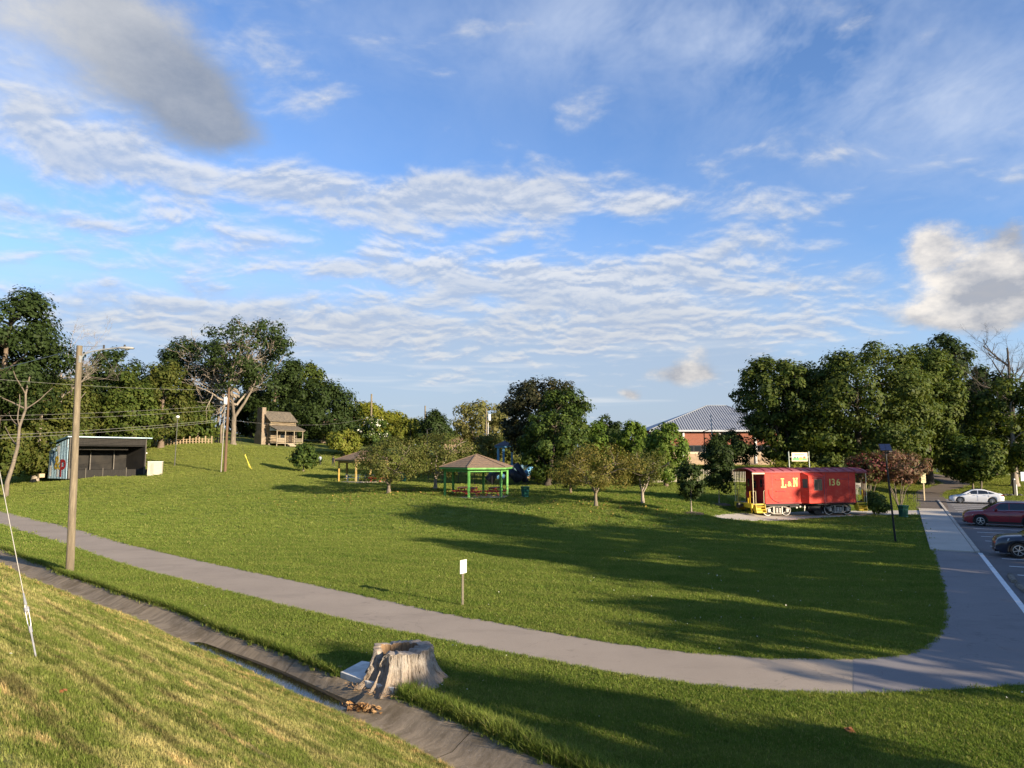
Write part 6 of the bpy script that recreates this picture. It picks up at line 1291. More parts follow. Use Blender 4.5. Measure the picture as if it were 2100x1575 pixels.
mb = MB(); mb.bar((-0.62, 0.1, H - 2.6), (-0.15, 0.1, H - 3.4), 0.30, 0.08); mb.build('floodlight', M_BLACKMETAL, t)
b = at(911, 72.5); t = thing('lamp_post', b, 'slim dark post between the two small spreading trees', 'post'); MB().tube([(0, 0, -.1), (0, 0, 3.6)], 0.05, 8).build('post', M_BLACKMETAL, t); MB().box((0, 0, 3.65), (0.3, 0.3, 0.12)).build('lamp_head', M_BLACKMETAL, t)
# ------------------------------------------------------------------ brick school with metal hip roof
YS = 125.0; s = YS / F
xl, xr = (1338 - 1050) * s, (1604 - 1050) * s; ze, zr = zat(882, YS), zat(832, YS); zb = 2.0
SCH = thing('school_building', ((xl + xr) / 2, YS + 10, zb), 'brick school building with a grey standing seam hip roof', 'building')
hw = (xr - xl) / 2; hd = 9.5; e = ze - zb; rz_ = zr - zb; sR = (YS + 10) / F; rl = (1490 - 1450) * sR / 2; xr0 = (1470 - 1050) * sR - (xl + xr) / 2; rz_ = zat(832, YS + 10) - zb
mb = MB(); E = [(-hw - .6, -hd - .6, e), (hw + .6, -hd - .6, e), (hw + .6, hd + .6, e), (-hw - .6, hd + .6, e)]; A_ = (xr0 - rl, 0, rz_); B_ = (xr0 + rl, 0, rz_)
mb.add(E + [A_, B_], [(0, 1, 5, 4), (1, 2, 5), (2, 3, 4, 5), (3, 0, 4)])
M_SEAM = mat('metal_roof', (0.27, 0.29, 0.32), 0.5, 0.08, 3, 0.02, metal=0.15); rf = mb.build('roof', M_SEAM, SCH)
mb = MB(); Ev = [Vector(p) for p in E]; A_ = Vector(A_); B_ = Vector(B_)
def roofz(x): 
    # front slope: from eave up to hip/ridge line at column x
    y0 = Ev[0].y
    if x < A_.x: f = (x - Ev[0].x) / (A_.x - Ev[0].x); return Ev[0].lerp(A_, f)
    if x > B_.x: f = (Ev[1].x - x) / (Ev[1].x - B_.x); return Ev[1].lerp(B_, f)
    return Vector((x, 0, rz_))
x = Ev[0].x + 0.3
while x < Ev[1].x - 0.2:
    q = roofz(x); a = Vector((x, Ev[0].y, e)); b = Vector((x, q.y, q.z))
    if (b - a).length > 0.3: mb.bar(a + Vector((0, 0, .04)), b + Vector((0, 0, .04)), 0.06, 0.10)
    x += 0.46
o = mb.build('roof_seams', mat('metal_roof_seam', (0.235, 0.25, 0.28), 0.5, 0.08, 3, 0, metal=0.15), rf); o['kind'] = 'stuff'
MB().bar(Ev[0] + Vector((0, 0, .08)), A_ + Vector((0, 0, .08)), 0.25, 0.08).build('hip_cap', M_SEAM, rf); MB().bar(A_ + Vector((0, 0, .08)), B_ + Vector((0, 0, .08)), 0.25, 0.08).build('ridge_cap', M_SEAM, rf); MB().bar(Ev[1] + Vector((0, 0, .08)), B_ + Vector((0, 0, .08)), 0.25, 0.08).build('hip_cap', M_SEAM, rf)
MB().b2(-hw - .62, hw + .62, -hd - .75, -hd - .55, e - 0.28, e + 0.02).build('gutter', mat('gutter', (0.42, 0.43, 0.44), .5), SCH)
m = bpy.data.materials.new('school_brick'); m.use_nodes = True; q = NT(m.node_tree); bs = m.node_tree.nodes['Principled BSDF']
br = q.new('ShaderNodeTexBrick'); co = q.new('ShaderNodeTexCoord').outputs['Object']; x_, y_, z_ = q.sep(co); q.put(br.inputs['Vector'], q.comb(q.m('ADD', x_, y_), z_, 0.0))
br.inputs['Color1'].default_value = (0.25, 0.075, 0.04, 1); br.inputs['Color2'].default_value = (0.20, 0.06, 0.033, 1); br.inputs['Mortar'].default_value = (0.34, 0.22, 0.16, 1); br.inputs['Scale'].default_value = 2.2; br.inputs['Mortar Size'].default_value = 0.012
q.put(bs.inputs['Base Color'], br.outputs[0]); bs.inputs['Roughness'].default_value = 0.9; M_BRICK = m
M_TAN = mat('tan_block', (0.36, 0.265, 0.175), 0.9, 0.12, 2, 0.1)
z1, z2 = zat(913, YS) - zb, zat(927, YS) - zb
MB().b2(-hw, hw, -hd, hd, z1, e - 0.05).build('upper_wall', M_BRICK, SCH); MB().b2(-hw + .12, hw - .12, -hd + .12, hd - .12, z2 - 0.02, z1 + 0.02).build('window_recess', mat('recess', (0.05, 0.05, 0.05), .8), SCH); MB().b2(-hw, hw, -hd, hd, -1.5, z2).build('lower_wall', M_TAN, SCH)
cx = (xl + xr) / 2
for u in (1402, 1476, 1550): x = (u - 1050) * s - cx; MB().b2(x - 0.16, x + 0.16, -hd - 0.2, -hd - 0.003, z2 - 2, e - 0.3).build('downspout', M_WHITE, SCH)
n = 16
for i in range(n):
    x0 = -hw + 0.5 + i * (2 * hw - 1.0) / n; w_ = MB().b2(x0 + 0.05, x0 + (2 * hw - 1) / n - 0.05, -hd + 0.02, -hd + 0.08, z2 + 0.03, z1 - 0.03).build('window', mat('window_frame_dark', (0.06, 0.06, 0.06), .5) if i == 0 else bpy.data.materials['window_frame_dark'], SCH)
    MB().b2(x0 + 0.12, x0 + (2 * hw - 1) / n - 0.12, -hd + 0.005, -hd + 0.018, z2 + 0.12, z1 - 0.12).build('pane', M_GLASS, w_)
MB().b2(-hw - 0.01, hw + 0.01, -hd - 0.06, -hd - 0.002, z2 - 0.35, z2 + 0.02).build('sill_band', mat('sill_band', (0.56, 0.44, 0.31), .8), SCH)
# small brown roofed house far behind the pavilion
b = at(960, 145); t = thing('house', b, 'brown roofed house mostly hidden behind the small trees', 'house'); zt = zat(886, 145) - b.z
MB().b2(-5, 5, 0, 7, -1, zt * 0.55).build('wall', M_TAN, t); mb = MB(); k = zt * 0.5; mb.add([(-5.5, -.5, k), (5.5, -.5, k), (5.5, 7.5, k), (-5.5, 7.5, k), (0, 3.5, zt)], [(0, 1, 4), (1, 2, 4), (2, 3, 4), (3, 0, 4)]); mb.build('roof', mat('brown_roof', (0.24, 0.13, 0.09), .9, .2, 3, .2), t)
# long pale building glimpsed at the far right
b = at(2080, 150); t = thing('building', b, 'long pale building glimpsed between trunks at the right edge', 'building'); MB().b2(-8, 22, 0, 8, -1, 5.2).build('wall', mat('pale_wall', (0.55, 0.50, 0.42), .8), t); MB().b2(-8.5, 22.5, -.6, 8.6, 5.2, 5.6).build('roof', M_WHITE, t)
for i in range(6): w_ = MB().b2(-4 + i * 4, -2 + i * 4, -.06, -.003, 3.0, 4.2).build('window', M_WHITE, t); MB().b2(-3.85 + i * 4, -2.15 + i * 4, -.075, -.062, 3.1, 4.1).build('pane', M_GLASS, w_)
# ------------------------------------------------------------------ red bay window caboose
CA = Vector((19.95, 56.5, 0)); EXc = Vector((0.98, 0.198, 0)).normalized()
CA.z = 0.04
CAB = thing('caboose', CA, 'red railway caboose with bay window, yellow steps and railings', 'caboose', rz=math.atan2(EXc.y, EXc.x))
m = bpy.data.materials.new('caboose_red'); m.use_nodes = True; q = NT(m.node_tree); bs = m.node_tree.nodes['Principled BSDF']
co = q.new('ShaderNodeTexCoord').outputs['Object']; n1 = q.noise(co, 1.1, 5, 0.6); n2 = q.noise(q.vm('MULTIPLY', co, (1, 1, 2.2)), 2.6, 6, 0.7)
c_ = q.mix(q.lin(n1, 0.3, 0.7), (0.50, 0.026, 0.014), (0.60, 0.050, 0.024)); c_ = q.mix(q.m('MULTIPLY', q.step(n2, 0.50, 0.68), 0.40), c_, (0.62, 0.15, 0.10))
q.put(bs.inputs['Base Color'], c_); bs.inputs['Specular IOR Level'].default_value = 0.25; q.put(bs.inputs['Roughness'], q.lin(n2, 0.3, 0.7, 0.45, 0.7)); q.put(bs.inputs['Normal'], q.bump(q.noise(co, 1.6, 3, 0.5), 0.25, 0.05)); M_CRED = m
M_CROOF = mat('caboose_roof_red', (0.27, 0.05, 0.06), 0.6, 0.2, 2, 0.1, col2=(0.34, 0.09, 0.095)); M_CDRED = mat('caboose_end_red', (0.27, 0.013, 0.016), 0.5, 0.12, 3, 0.05)
M_CYEL = mat('caboose_yellow', (0.66, 0.46, 0.025), 0.5, 0.12, 4, 0.05); M_CCREAM = mat('caboose_rail_cream', (0.66, 0.56, 0.34), 0.5, 0.1, 5, 0.05); M_CBLK = mat('caboose_black', (0.014, 0.013, 0.013), 0.55, 0.25, 5, 0.1)
M_TRK = mat('truck_grey', (0.40, 0.37, 0.32), 0.55, 0.2, 6, 0.15, metal=0.3); M_TYRE = mat('wheel_steel', (0.05, 0.047, 0.045), 0.5, 0.25, 6, 0.1, metal=0.5); M_RIM = mat('wheel_rim_pale', (0.52, 0.49, 0.44), 0.5, 0.15, 6, 0.05)
M_LETTER = mat('caboose_letter_yellow', (0.78, 0.62, 0.16), 0.5, 0.05, 5, 0)
L_, Wd, z0, z1 = 8.06, 2.9, 1.06, 3.52
by0, by1 = 3.12, 4.98       # bay along x
bd = 0.46
MB().b2(0, by0 - 0.02, 0, Wd, z0, z1).build('body_side', M_CRED, CAB, bevel=0.015); MB().b2(by1 + 0.02, L_, 0, Wd, z0, z1).build('body_side', M_CRED, CAB, bevel=0.015)
MB().b2(by0 - 0.018, by1 + 0.018, 0.25, Wd, z0 + 0.01, z1 - 0.01).build('body_middle', M_CRED, CAB)
mb = MB(); sp = 0.42; base = [(by0, 0.26), (by0, 0.0), (by0 + sp, -bd), (by1 - 0.06, -bd), (by1, 0.0), (by1, 0.26)]
zt_ = z1 - 0.30; vs = [(x, y, z0 - 0.02) for x, y in base] + [(x, y, (z1 if y >= 0 else zt_)) for x, y in base]; mb.add(vs, [(i, i + 1, 7 + i, 6 + i) for i in range(5)] + [tuple(range(5, -1, -1)), (6, 7, 8, 9, 10, 11)]); bay = mb.build('bay', M_CRED, CAB)
def plate(p, q_, z0_, z1_, m, name, par, off=0.012, th=0.02):
    p = Vector((p[0], p[1], 0)); q_ = Vector((q_[0], q_[1], 0)); d = (q_ - p).normalized(); n = Vector((d.y, -d.x, 0)); a = p + n * off; b = q_ + n * off
    return MB().poly([(a.x, a.y, z0_), (b.x, b.y, z0_), (b.x, b.y, z1_), (a.x, a.y, z1_)], n * th).build(name, m, par)
A_, B_ = Vector(base[1]), Vector(base[2]); plate(A_.lerp(B_, 0.25), A_.lerp(B_, 0.85), 2.25, 2.95, mat('bay_side_pane', (0.06, 0.055, 0.05), .3), 'window', bay, 0.004)
w_ = plate((4.0, -bd), (4.72, -bd), 2.05, 2.95, mat('bay_frame', (0.20, 0.10, 0.085), .6), 'window', bay, 0.004, 0.02)
for x0, x1 in ((4.05, 4.33), (4.39, 4.67)): plate((x0, -bd), (x1, -bd), 2.10, 2.90, M_GLASS, 'pane', bay, 0.026, 0.006)
plate((3.92, -bd), (4.80, -bd), 3.02, 3.06, M_CROOF, 'window_hood', bay, 0.004, 0.09)
plate((by1 - 0.1, -bd), (by1 - 0.04, -bd), z0, zt_, M_CROOF, 'edge_strip', bay, 0.003, 0.02)
# roof: shallow arch with raised seams
mb = MB(); ns = 10; xs0, xs1 = -1.12, L_ + 1.05; pr = []
for i in range(ns + 1):
    f = -1 + 2 * i / ns; pr.append((Wd / 2 + f * (Wd / 2 + 0.10), z1 + 0.02 + 0.27 * (1 - abs(f) ** 2.2)))
top = pr; bot = [(y, z - 0.07) for y, z in pr[::-1]]; mb.poly([(xs0, y, z) for y, z in top + bot], (xs1 - xs0, 0, 0)); rf = mb.build('roof', M_CROOF, CAB)
for k in range(13):
    x = xs0 + 0.35 + k * (xs1 - xs0 - 0.7) / 12; mb = MB(); mb.poly([(x, y, z + 0.035) for y, z in top] + [(x, y, z - 0.01) for y, z in top[::-1]], (0.06, 0, 0)); mb.build('roof_seam', M_CDRED, rf)
MB().b2(0.0, L_, -0.035, 0.0, z1 - 0.10, z1 + 0.015).build('eave_strip', M_CRED, CAB)
mb = MB()
for k in range(58): x = 0.06 + k * (L_ - 0.1) / 57; mb.box((x, -0.042, z1 - 0.045), (0.04, 0.02, 0.04))
o = mb.build('rivets', M_CDRED, CAB); o['kind'] = 'stuff'
MB().b2(xs0 + .02, -0.02, -0.035, 0.02, z1 - 0.17, z1 + 0.015).build('porch_header', M_CCREAM, CAB); MB().b2(L_ + 0.02, xs1 - .02, -0.035, 0.02, z1 - 0.14, z1 + 0.015).build('porch_header', M_CROOF, CAB)
# sill, underframe
MB().b2(-1.0, L_ + 1.0, 0.15, Wd - 0.15, 0.86, z0 - 0.003).build('underframe', M_CBLK, CAB)
MB().b2(0.0, L_, -0.025, -0.004, z0 - 0.05, z0 + 0.04).build('side_sill', M_CDRED, CAB)
for x in (0.62, 2.5, 5.4, 7.45): MB().b2(x - 0.012, x + 0.012, -0.012, -0.001, z0 + .04, z1 - .1).build('panel_seam', M_CROOF, CAB)
# end walls with door, window, ladder steps
for xe, sg in ((0.0, -1), (L_, 1)):
    e = MB().b2(min(xe, xe + sg * 0.03), max(xe, xe + sg * 0.03), 0.03, Wd - 0.03, z0, z1 + 0.12).build('end_wall', M_CDRED, CAB)
    d0 = MB().b2(min(xe + sg * .032, xe + sg * 0.06), max(xe + sg * .032, xe + sg * 0.06), Wd / 2 - 0.38, Wd / 2 + 0.38, z0, z0 + 1.95).build('door', mat('caboose_door', (0.20, 0.012, 0.014), .5) if sg < 0 else bpy.data.materials['caboose_door'], e); MB().b2(min(xe + sg * .062, xe + sg * 0.07), max(xe + sg * .062, xe + sg * 0.07), Wd / 2 - 0.22, Wd / 2 + 0.22, z0 + 1.15, z0 + 1.7).build('pane', M_GLASS, d0)
    for yy in (0.35, Wd - 0.62): MB().b2(min(xe + sg * .032, xe + sg * 0.05), max(xe + sg * .032, xe + sg * 0.05), yy, yy + 0.28, z0 + 1.25, z0 + 1.85).build('window', M_GLASS, e)
    for k in range(4): MB().bar((xe + sg * 0.08, 0.08, z0 + 0.45 + k * 0.5), (xe + sg * 0.08, 0.5, z0 + 0.45 + k * 0.5), 0.03).build('ladder_rung', M_CDRED, e)
    # platform, steps, railings
    xo = xe + sg * 1.02; x_a, x_b = min(xe + sg * 0.03, xo), max(xe + sg * 0.03, xo)
    pf = MB().b2(x_a, x_b, 0.05, Wd - 0.05, z0 - 0.13, z0 - 0.03).build('platform', M_CYEL, CAB)
    MB().b2(min(xo, xo + sg * .12), max(xo, xo + sg * .12), 0.1, Wd - 0.1, z0 - 0.36, z0 + 0.0).build('end_beam', M_CYEL, pf)
    MB().bar((xo + sg * .06, 0.3, z0 - 0.3), (xo - sg * 0.35, 0.9, z0 - 0.75), 0.10).build('brace', M_CYEL, pf)
    for sy, yy in ((1, 0.0), (-1, Wd)):
        st = bpy.data.objects.new('steps', None); COL.objects.link(st); st.parent = CAB
        for xx in (xe + sg * 0.06, xe + sg * 0.86):
            zs = z0 - 0.03; MB().poly([(xx, yy + sy * 0.35, zs), (xx, yy + sy * -0.02, zs), (xx, yy - sy * 0.10, zs - 0.2), (xx, yy - sy * 0.22, 0.36), (xx, yy + sy * 0.06, 0.32), (xx, yy + sy * 0.35, zs - 0.45)], (sg * 0.03, 0, 0)).build('side_plate', M_CYEL, st)
        for k in range(3): MB().b2(min(xe + sg * .09, xe + sg * .86), max(xe + sg * .09, xe + sg * .86), min(yy + sy * (0.18 - .13 * k), yy - sy * (0.05 + .08 * k)), max(yy + sy * (0.18 - .13 * k), yy - sy * (0.05 + .08 * k)), z0 - 0.28 - 0.22 * k, z0 - 0.24 - 0.22 * k).build('tread', M_CYEL, st)
        for k in range(2): MB().b2(min(xe + sg * .09, xe + sg * .86), max(xe + sg * .09, xe + sg * .86), min(yy + sy * (0.16 - .12 * k), yy + sy * (0.18 - .12 * k)), max(yy + sy * (0.16 - .12 * k), yy + sy * (0.18 - .12 * k)), z0 - 0.46 - 0.22 * k, z0 - 0.281 - 0.22 * k).build('riser', M_CYEL, st)
        mp = M_CCREAM; xp = xo - sg * 0.02
        MB().tube([(xp, yy + sy * 0.06, z0 - 0.1), (xp + sg * 0.02, yy + sy * 0.06, z1 - 0.02)], 0.032, 8).build('roof_post', mp, CAB)
        MB().tube([(xe + sg * 0.12, yy + sy * 0.03, z0), (xe + sg * 0.12, yy + sy * 0.03, z0 + 0.95), (xe + sg * 0.02, yy + sy * 0.03, z0 + 1.0)], 0.02, 6).build('grab_rail', mp, CAB)
        MB().tube([(xe + sg * 0.80, yy + sy * 0.05, z0), (xe + sg * 0.80, yy + sy * 0.05, z0 + 0.95), (xp, yy + sy * 0.05, z0 + 0.95)], 0.02, 6).build('grab_rail', mp, CAB)
    for yr in (0.55, Wd - 0.55): MB().tube([(xo, yr, z0 - 0.1), (xo, yr, z0 + 0.95 if sg > 0 else z0 + 0.95)], 0.025, 6).build('end_post', M_CYEL, CAB)
    for zz in (0.5, 0.95): MB().tube([(xo, 0.08, z0 + zz), (xo, 0.55, z0 + zz)], 0.02, 6).build('end_rail', M_CYEL, CAB); MB().tube([(xo, Wd - .55, z0 + zz), (xo, Wd - 0.08, z0 + zz)], 0.02, 6).build('end_rail', M_CYEL, CAB)
    # roof ladder on the end
    ld = MB()
    for yr in (Wd - 0.95, Wd - 0.5): ld.tube([(xo + sg * 0.08, yr, z0 - 0.1), (xo + sg * 0.10, yr, z1 + 0.12)], 0.024, 6)
    for k in range(6): ld.tube([(xo + sg * 0.09, Wd - 0.95, z0 + 0.2 + k * 0.4), (xo + sg * 0.09, Wd - 0.5, z0 + 0.2 + k * 0.4)], 0.016, 5)
    ld.build('roof_ladder', mat('caboose_ladder', (0.40, 0.30, 0.08), .6) if sg < 0 else bpy.data.materials['caboose_ladder'], CAB)
    bw = MB(); bw.lathe([(0.0, -0.015), (0.24, -0.02), (0.28, 0.0), (0.24, 0.02), (0.0, 0.015)], 18, (xo + sg * 0.16, 0.62, z0 + 0.68), axis='X'); bw.build('brake_wheel', M_CDRED, CAB)
    MB().tube([(xo + sg * 0.12, 0.62, z0 - 0.1), (xo + sg * 0.12, 0.62, z0 + 0.7)], 0.03, 6).build('brake_staff', M_CYEL, CAB)
    # coupler
    cp = MB(); cp.b2(min(xo + sg * .1, xo + sg * .42), max(xo + sg * .1, xo + sg * .42), Wd / 2 - 0.11, Wd / 2 + 0.11, 0.72, 0.96); cp.lathe([(0.0, -0.18), (0.15, -0.18), (0.17, 0.0), (0.15, 0.2), (0, 0.2)], 10, (xo + sg * 0.52, Wd / 2, 0.84)); cp.build('coupler', M_CBLK, CAB)
    cb = MB(); cb.tube([(xo + sg * 0.2, 0.9, z0 - 0.35), (xo + sg * 0.2, 0.9, 0.2)], 0.02, 6); cb.build('uncoupling_lever', M_CBLK, CAB)
# handholds on the side
for x0, x1, z in ((0.95, 1.75, 2.92), (0.95, 1.75, 2.0), (6.35, 7.25, 2.92)): MB().tube([(x0, -0.01, z), (x0, -0.07, z), (x1, -0.07, z), (x1, -0.01, z)], 0.016, 6).build('handhold', M_CROOF, CAB)
arc = [(0.30 + 1.05 * (1 - math.cos(a)), -0.06, 2.10 - 0.98 * math.sin(a)) for a in np.linspace(0, math.pi / 2, 9)]; MB().tube([(arc[0][0], 0, arc[0][2])] + arc + [(arc[-1][0], 0, arc[-1][2])], 0.018, 6).build('curved_handrail', M_CROOF, CAB)
arc = [(L_ - 0.25 - 1.05 * (1 - math.cos(a)), -0.06, 2.10 - 0.98 * math.sin(a)) for a in np.linspace(0, math.pi / 2, 9)]; MB().tube([(arc[0][0], 0, arc[0][2])] + arc + [(arc[-1][0], 0, arc[-1][2])], 0.018, 6).build('curved_handrail', M_CRED, CAB)
# lettering L & N and 136
def slab(name, polys, x, z, w, h):
    mb = MB()
    for p in polys: mb.poly([(x + a * w, -0.018, z + b * h) for a, b in p], (0, 0.012, 0))
    return mb.build(name, M_LETTER, CAB)
Lp = [[(0.18, 0), (0.48, 0), (0.48, 1), (0.18, 1)], [(0, 0.86), (0.18, 0.86), (0.18, 1), (0, 1)], [(0.48, 0.86), (0.66, 0.86), (0.66, 1), (0.48, 1)], [(0, 0), (0.18, 0), (0.18, .15), (0, .15)], [(0.48, 0), (1, 0), (1, 0.38), (0.84, 0.38), (0.78, 0.15), (0.48, 0.15)]]
Np = [[(0.12, 0), (0.32, 0), (0.32, 1), (0.12, 1)], [(0, 0.86), (0.12, 0.86), (0.12, 1), (0, 1)], [(0, 0), (0.12, 0), (0.12, .14), (0, .14)], [(0.32, 0), (0.44, 0), (0.44, .14), (0.32, .14)], [(0.32, 1), (0.32, 0.60), (0.70, 0), (0.70, 0.42)], [(0.70, 0), (0.88, 0), (0.88, 1), (0.70, 1)], [(0.88, .86), (1, .86), (1, 1), (.88, 1)], [(0.56, .86), (0.70, .86), (0.70, 1), (.56, 1)]]
slab('lettering', Lp, 1.38, 2.26, 0.46, 0.74); slab('lettering', Np, 2.44, 2.34, 0.44, 0.70)
def text_part(ch, x, z, size, par, m, off=0.012, name='lettering'):
    me = letter(ch, 0, 0, size, None, bold=off); me.materials.append(m); o = link(name, me, par, loc=(x, -0.016, z)); o.rotation_euler = (R(90), 0, 0); return o
text_part('&', 1.96, 2.38, 0.56, CAB, M_LETTER, 0.02); 
for ch, x in (('1', 5.55), ('3', 5.86), ('6', 6.30)): text_part(ch, x, 2.42, 0.74, CAB, M_LETTER, 0.02)
# trucks
def wheel(par, x, y, side):
    w = MB(); w.lathe([(0.0, -0.04), (0.12, -0.05), (0.14, -0.03), (0.33, -0.02), (0.36, -0.06), (0.42, -0.06), (0.42, 0.05), (0.46, 0.06), (0.46, 0.085), (0.0, 0.085)], 26, (x, y, 0.47), axis='Y'); o = w.build('wheel', M_TYRE, par, smooth=True, autosmooth=35)
    r = MB(); r.lathe([(0.375, -0.066), (0.425, -0.066), (0.425, -0.058), (0.375, -0.058)], 26, (x, y, 0.47), axis='Y'); r.build('rim', M_RIM, o); h = MB(); h.lathe([(0, -0.09), (0.10, -0.085), (0.11, -0.04), (0, -0.04)], 12, (x, y, 0.47), axis='Y'); h.build('hub', M_TRK, o)
for xc in (1.30, 6.75):
    tk = bpy.data.objects.new('truck', None); COL.objects.link(tk); tk.parent = CAB
    for sx in (-0.80, 0.80):
        for y in (0.62, Wd - 0.62):
            wheel(tk, xc + sx, y, 1)
        MB().cyl((xc + sx, 0.5, 0.47), (xc + sx, Wd - 0.5, 0.47), 0.08, seg=10).build('axle', M_CBLK, tk)
    for y, s in ((0.42, -1), (Wd - 0.42, 1)):
        f = MB(); pts = [(-1.1, 0.60), (-0.45, 0.78), (0.45, 0.78), (1.1, 0.60)]
        f.tube([(xc + a, y, b) for a, b in pts], 0.045, 6); f.tube([(xc - 1.02, y, 0.55), (xc - 0.42, y, 0.22), (xc + 0.42, y, 0.22), (xc + 1.02, y, 0.55)], 0.045, 6)
        f.bar((xc - 0.36, y, 0.2), (xc - 0.36, y, 0.8), 0.09); f.bar((xc + 0.36, y, 0.2), (xc + 0.36, y, 0.8), 0.09); f.build('side_frame', M_TRK, tk)
        for sx in (-0.80, 0.80): MB().box((xc + sx, y - 0.02 * -s, 0.47), (0.26, 0.16, 0.30)).build('axle_box', M_TRK, tk, bevel=0.03)
        for sx in (-0.13, 0.13): MB().lathe([(0.10, 0), (0.12, 0.06), (0.10, 0.12), (0.12, 0.18), (0.10, 0.24), (0.12, 0.30), (0.10, 0.36)], 10, (xc + sx, y, 0.28)).build('spring', M_TRK, tk)
    MB().b2(xc - 0.22, xc + 0.22, 0.45, Wd - 0.45, 0.62, 0.86).build('bolster', M_CBLK, tk)
# underbody gear
MB().cyl((3.9, 0.5, 0.62), (5.0, 0.5, 0.62), 0.22, seg=14).build('air_tank', M_CBLK, CAB); MB().cyl((5.1, 0.75, 0.47), (5.1, 1.6, 0.47), 0.44, seg=20).build('axle_generator', M_CBLK, CAB)
for x in (2.75, 3.05, 3.45): MB().lathe([(0, -.08), (.07, -.08), (.07, .08), (0, .08)], 10, (x, 0.12, 0.72 + 0.06 * math.sin(x * 9)), axis='Y').build('valve', M_TRK, CAB)
MB().bar((3.5, 0.2, 0.4), (3.55, 0.2, 0.95), 0.06).build('brake_lever', M_TRK, CAB); MB().b2(2.3, 3.7, 0.3, 0.5, 0.70, 0.86).build('battery_box', M_CBLK, CAB)
for y in (0.72, Wd - 0.72): MB().b2(-2.2, L_ + 2.6, y - 0.035, y + 0.035, -0.06, 0.012).build('rail', mat('rusty_rail', (0.16, 0.085, 0.05), .8, .3, 5, .2, metal=.3) if y < 1 else bpy.data.materials['rusty_rail'], CAB)

# ------------------------------------------------------------------ playground banner sign behind the caboose
b = at(1643, 66); t = thing('banner_sign', b, 'cream and green picture sign between two tall posts behind the caboose', 'sign'); px = 66 / F
zt = zat(926, 66) - b.z
for u, du in ((1621, 2.5), (1662, 2)): x = (u - 1643) * px; MB().tube([(x + du * px, 0, -.2), (x, 0, zt)], 0.045, 8).build('post', mat('sign_post_pale', (0.48, 0.52, 0.44), .5) if u == 1621 else bpy.data.materials['sign_post_pale'], t)
zb_, zt2 = zat(946, 66) - b.z, zat(928, 66) - b.z; x0, x1 = (1627 - 1643) * px, (1659 - 1643) * px
pl = MB().b2(x0, x1, -0.03, 0.0, zb_, zt2).build('panel', mat('sign_cream', (0.78, 0.70, 0.48), .6, .04), t)
MB().b2(x0 + .06, x1 - .06, -0.036, -0.031, zb_ + 0.08, zb_ + 0.30).build('green_field', paint('sign_green', (0.16, 0.46, 0.17)), pl)
mb = MB(); 
for i in range(6): mb.b2(x0 + 0.30 + i * 0.14, x0 + 0.41 + i * 0.14, -0.0365, -0.0315, zt2 - 0.24, zt2 - 0.17)
mb.build('red_lettering', paint('sign_red', (0.45, 0.16, 0.10)), pl)
for xx, zz, w, h, c in ((0.22, .26, .16, .14, (.05, .07, .06)), (0.47, .24, .14, .2, (.07, .16, .20)), (0.68, .16, .30, .17, (.72, .60, .10)), (1.06, .22, .22, .26, (.50, .14, .07))): MB().lathe([(0, -.003), (w / 2, -.003), (w / 2, .002), (0, .002)], 9, (x0 + xx + w / 2, -0.042, zb_ + zz + h / 2), axis='Y').build('picture_shape', paint('sign_shape', c), pl)
for s_ in (-1, 1): MB().bar((x0 if s_ < 0 else x1, -.01, zb_ + .4), ((1622.5 - 1643) * px if s_ < 0 else (1661.5 - 1643) * px, -.01, zb_ + .4), 0.05).build('bracket', bpy.data.materials['sign_post_pale'], t)

# ------------------------------------------------------------------ solar path light
b = hit(1837, 1113); Y = b.y; H = zat(925, Y) - b.z; t = thing('solar_lamp', b, 'slim black lamp post with a tilted solar panel by the walk', 'solar lamp')
MB().tube([(0, 0, -.1), (-0.33, 0, H)], [0.06, 0.05], 8).build('post', M_BLACKMETAL, t, smooth=True, autosmooth=50)
sp_ = MB(); mrot = Matrix.Rotation(R(-15), 3, 'Z') @ Matrix.Rotation(R(38), 3, 'X'); sp_.box((-0.33, -0.02, H + 0.20), (0.62, 0.62, 0.05), m=mrot); sp_ = sp_.build('solar_panel', M_BLACKMETAL, t)
pc = MB()
for i in range(2):
    for j in range(3): c = mrot @ Vector((-0.145 + 0.29 * i, -0.195 + 0.195 * j, 0.028)) + Vector((-0.33, -0.02, H + 0.20)); pc.box(c, (0.27, 0.18, 0.008), m=mrot)
pc.build('cells', mat('solar_cells', (0.012, 0.02, 0.055), 0.2, 0.2, 8, 0), sp_)
MB().bar((-0.33, -0.05, H - 0.12), (-0.33, -0.55, H - 0.02), 0.16, 0.05).build('lamp_head', M_BLACKMETAL, t)
MB().lathe([(0, 0.03), (0.16, 0.02), (0.17, 0.0)], 12).build('base_plate', M_BLACKMETAL, t)
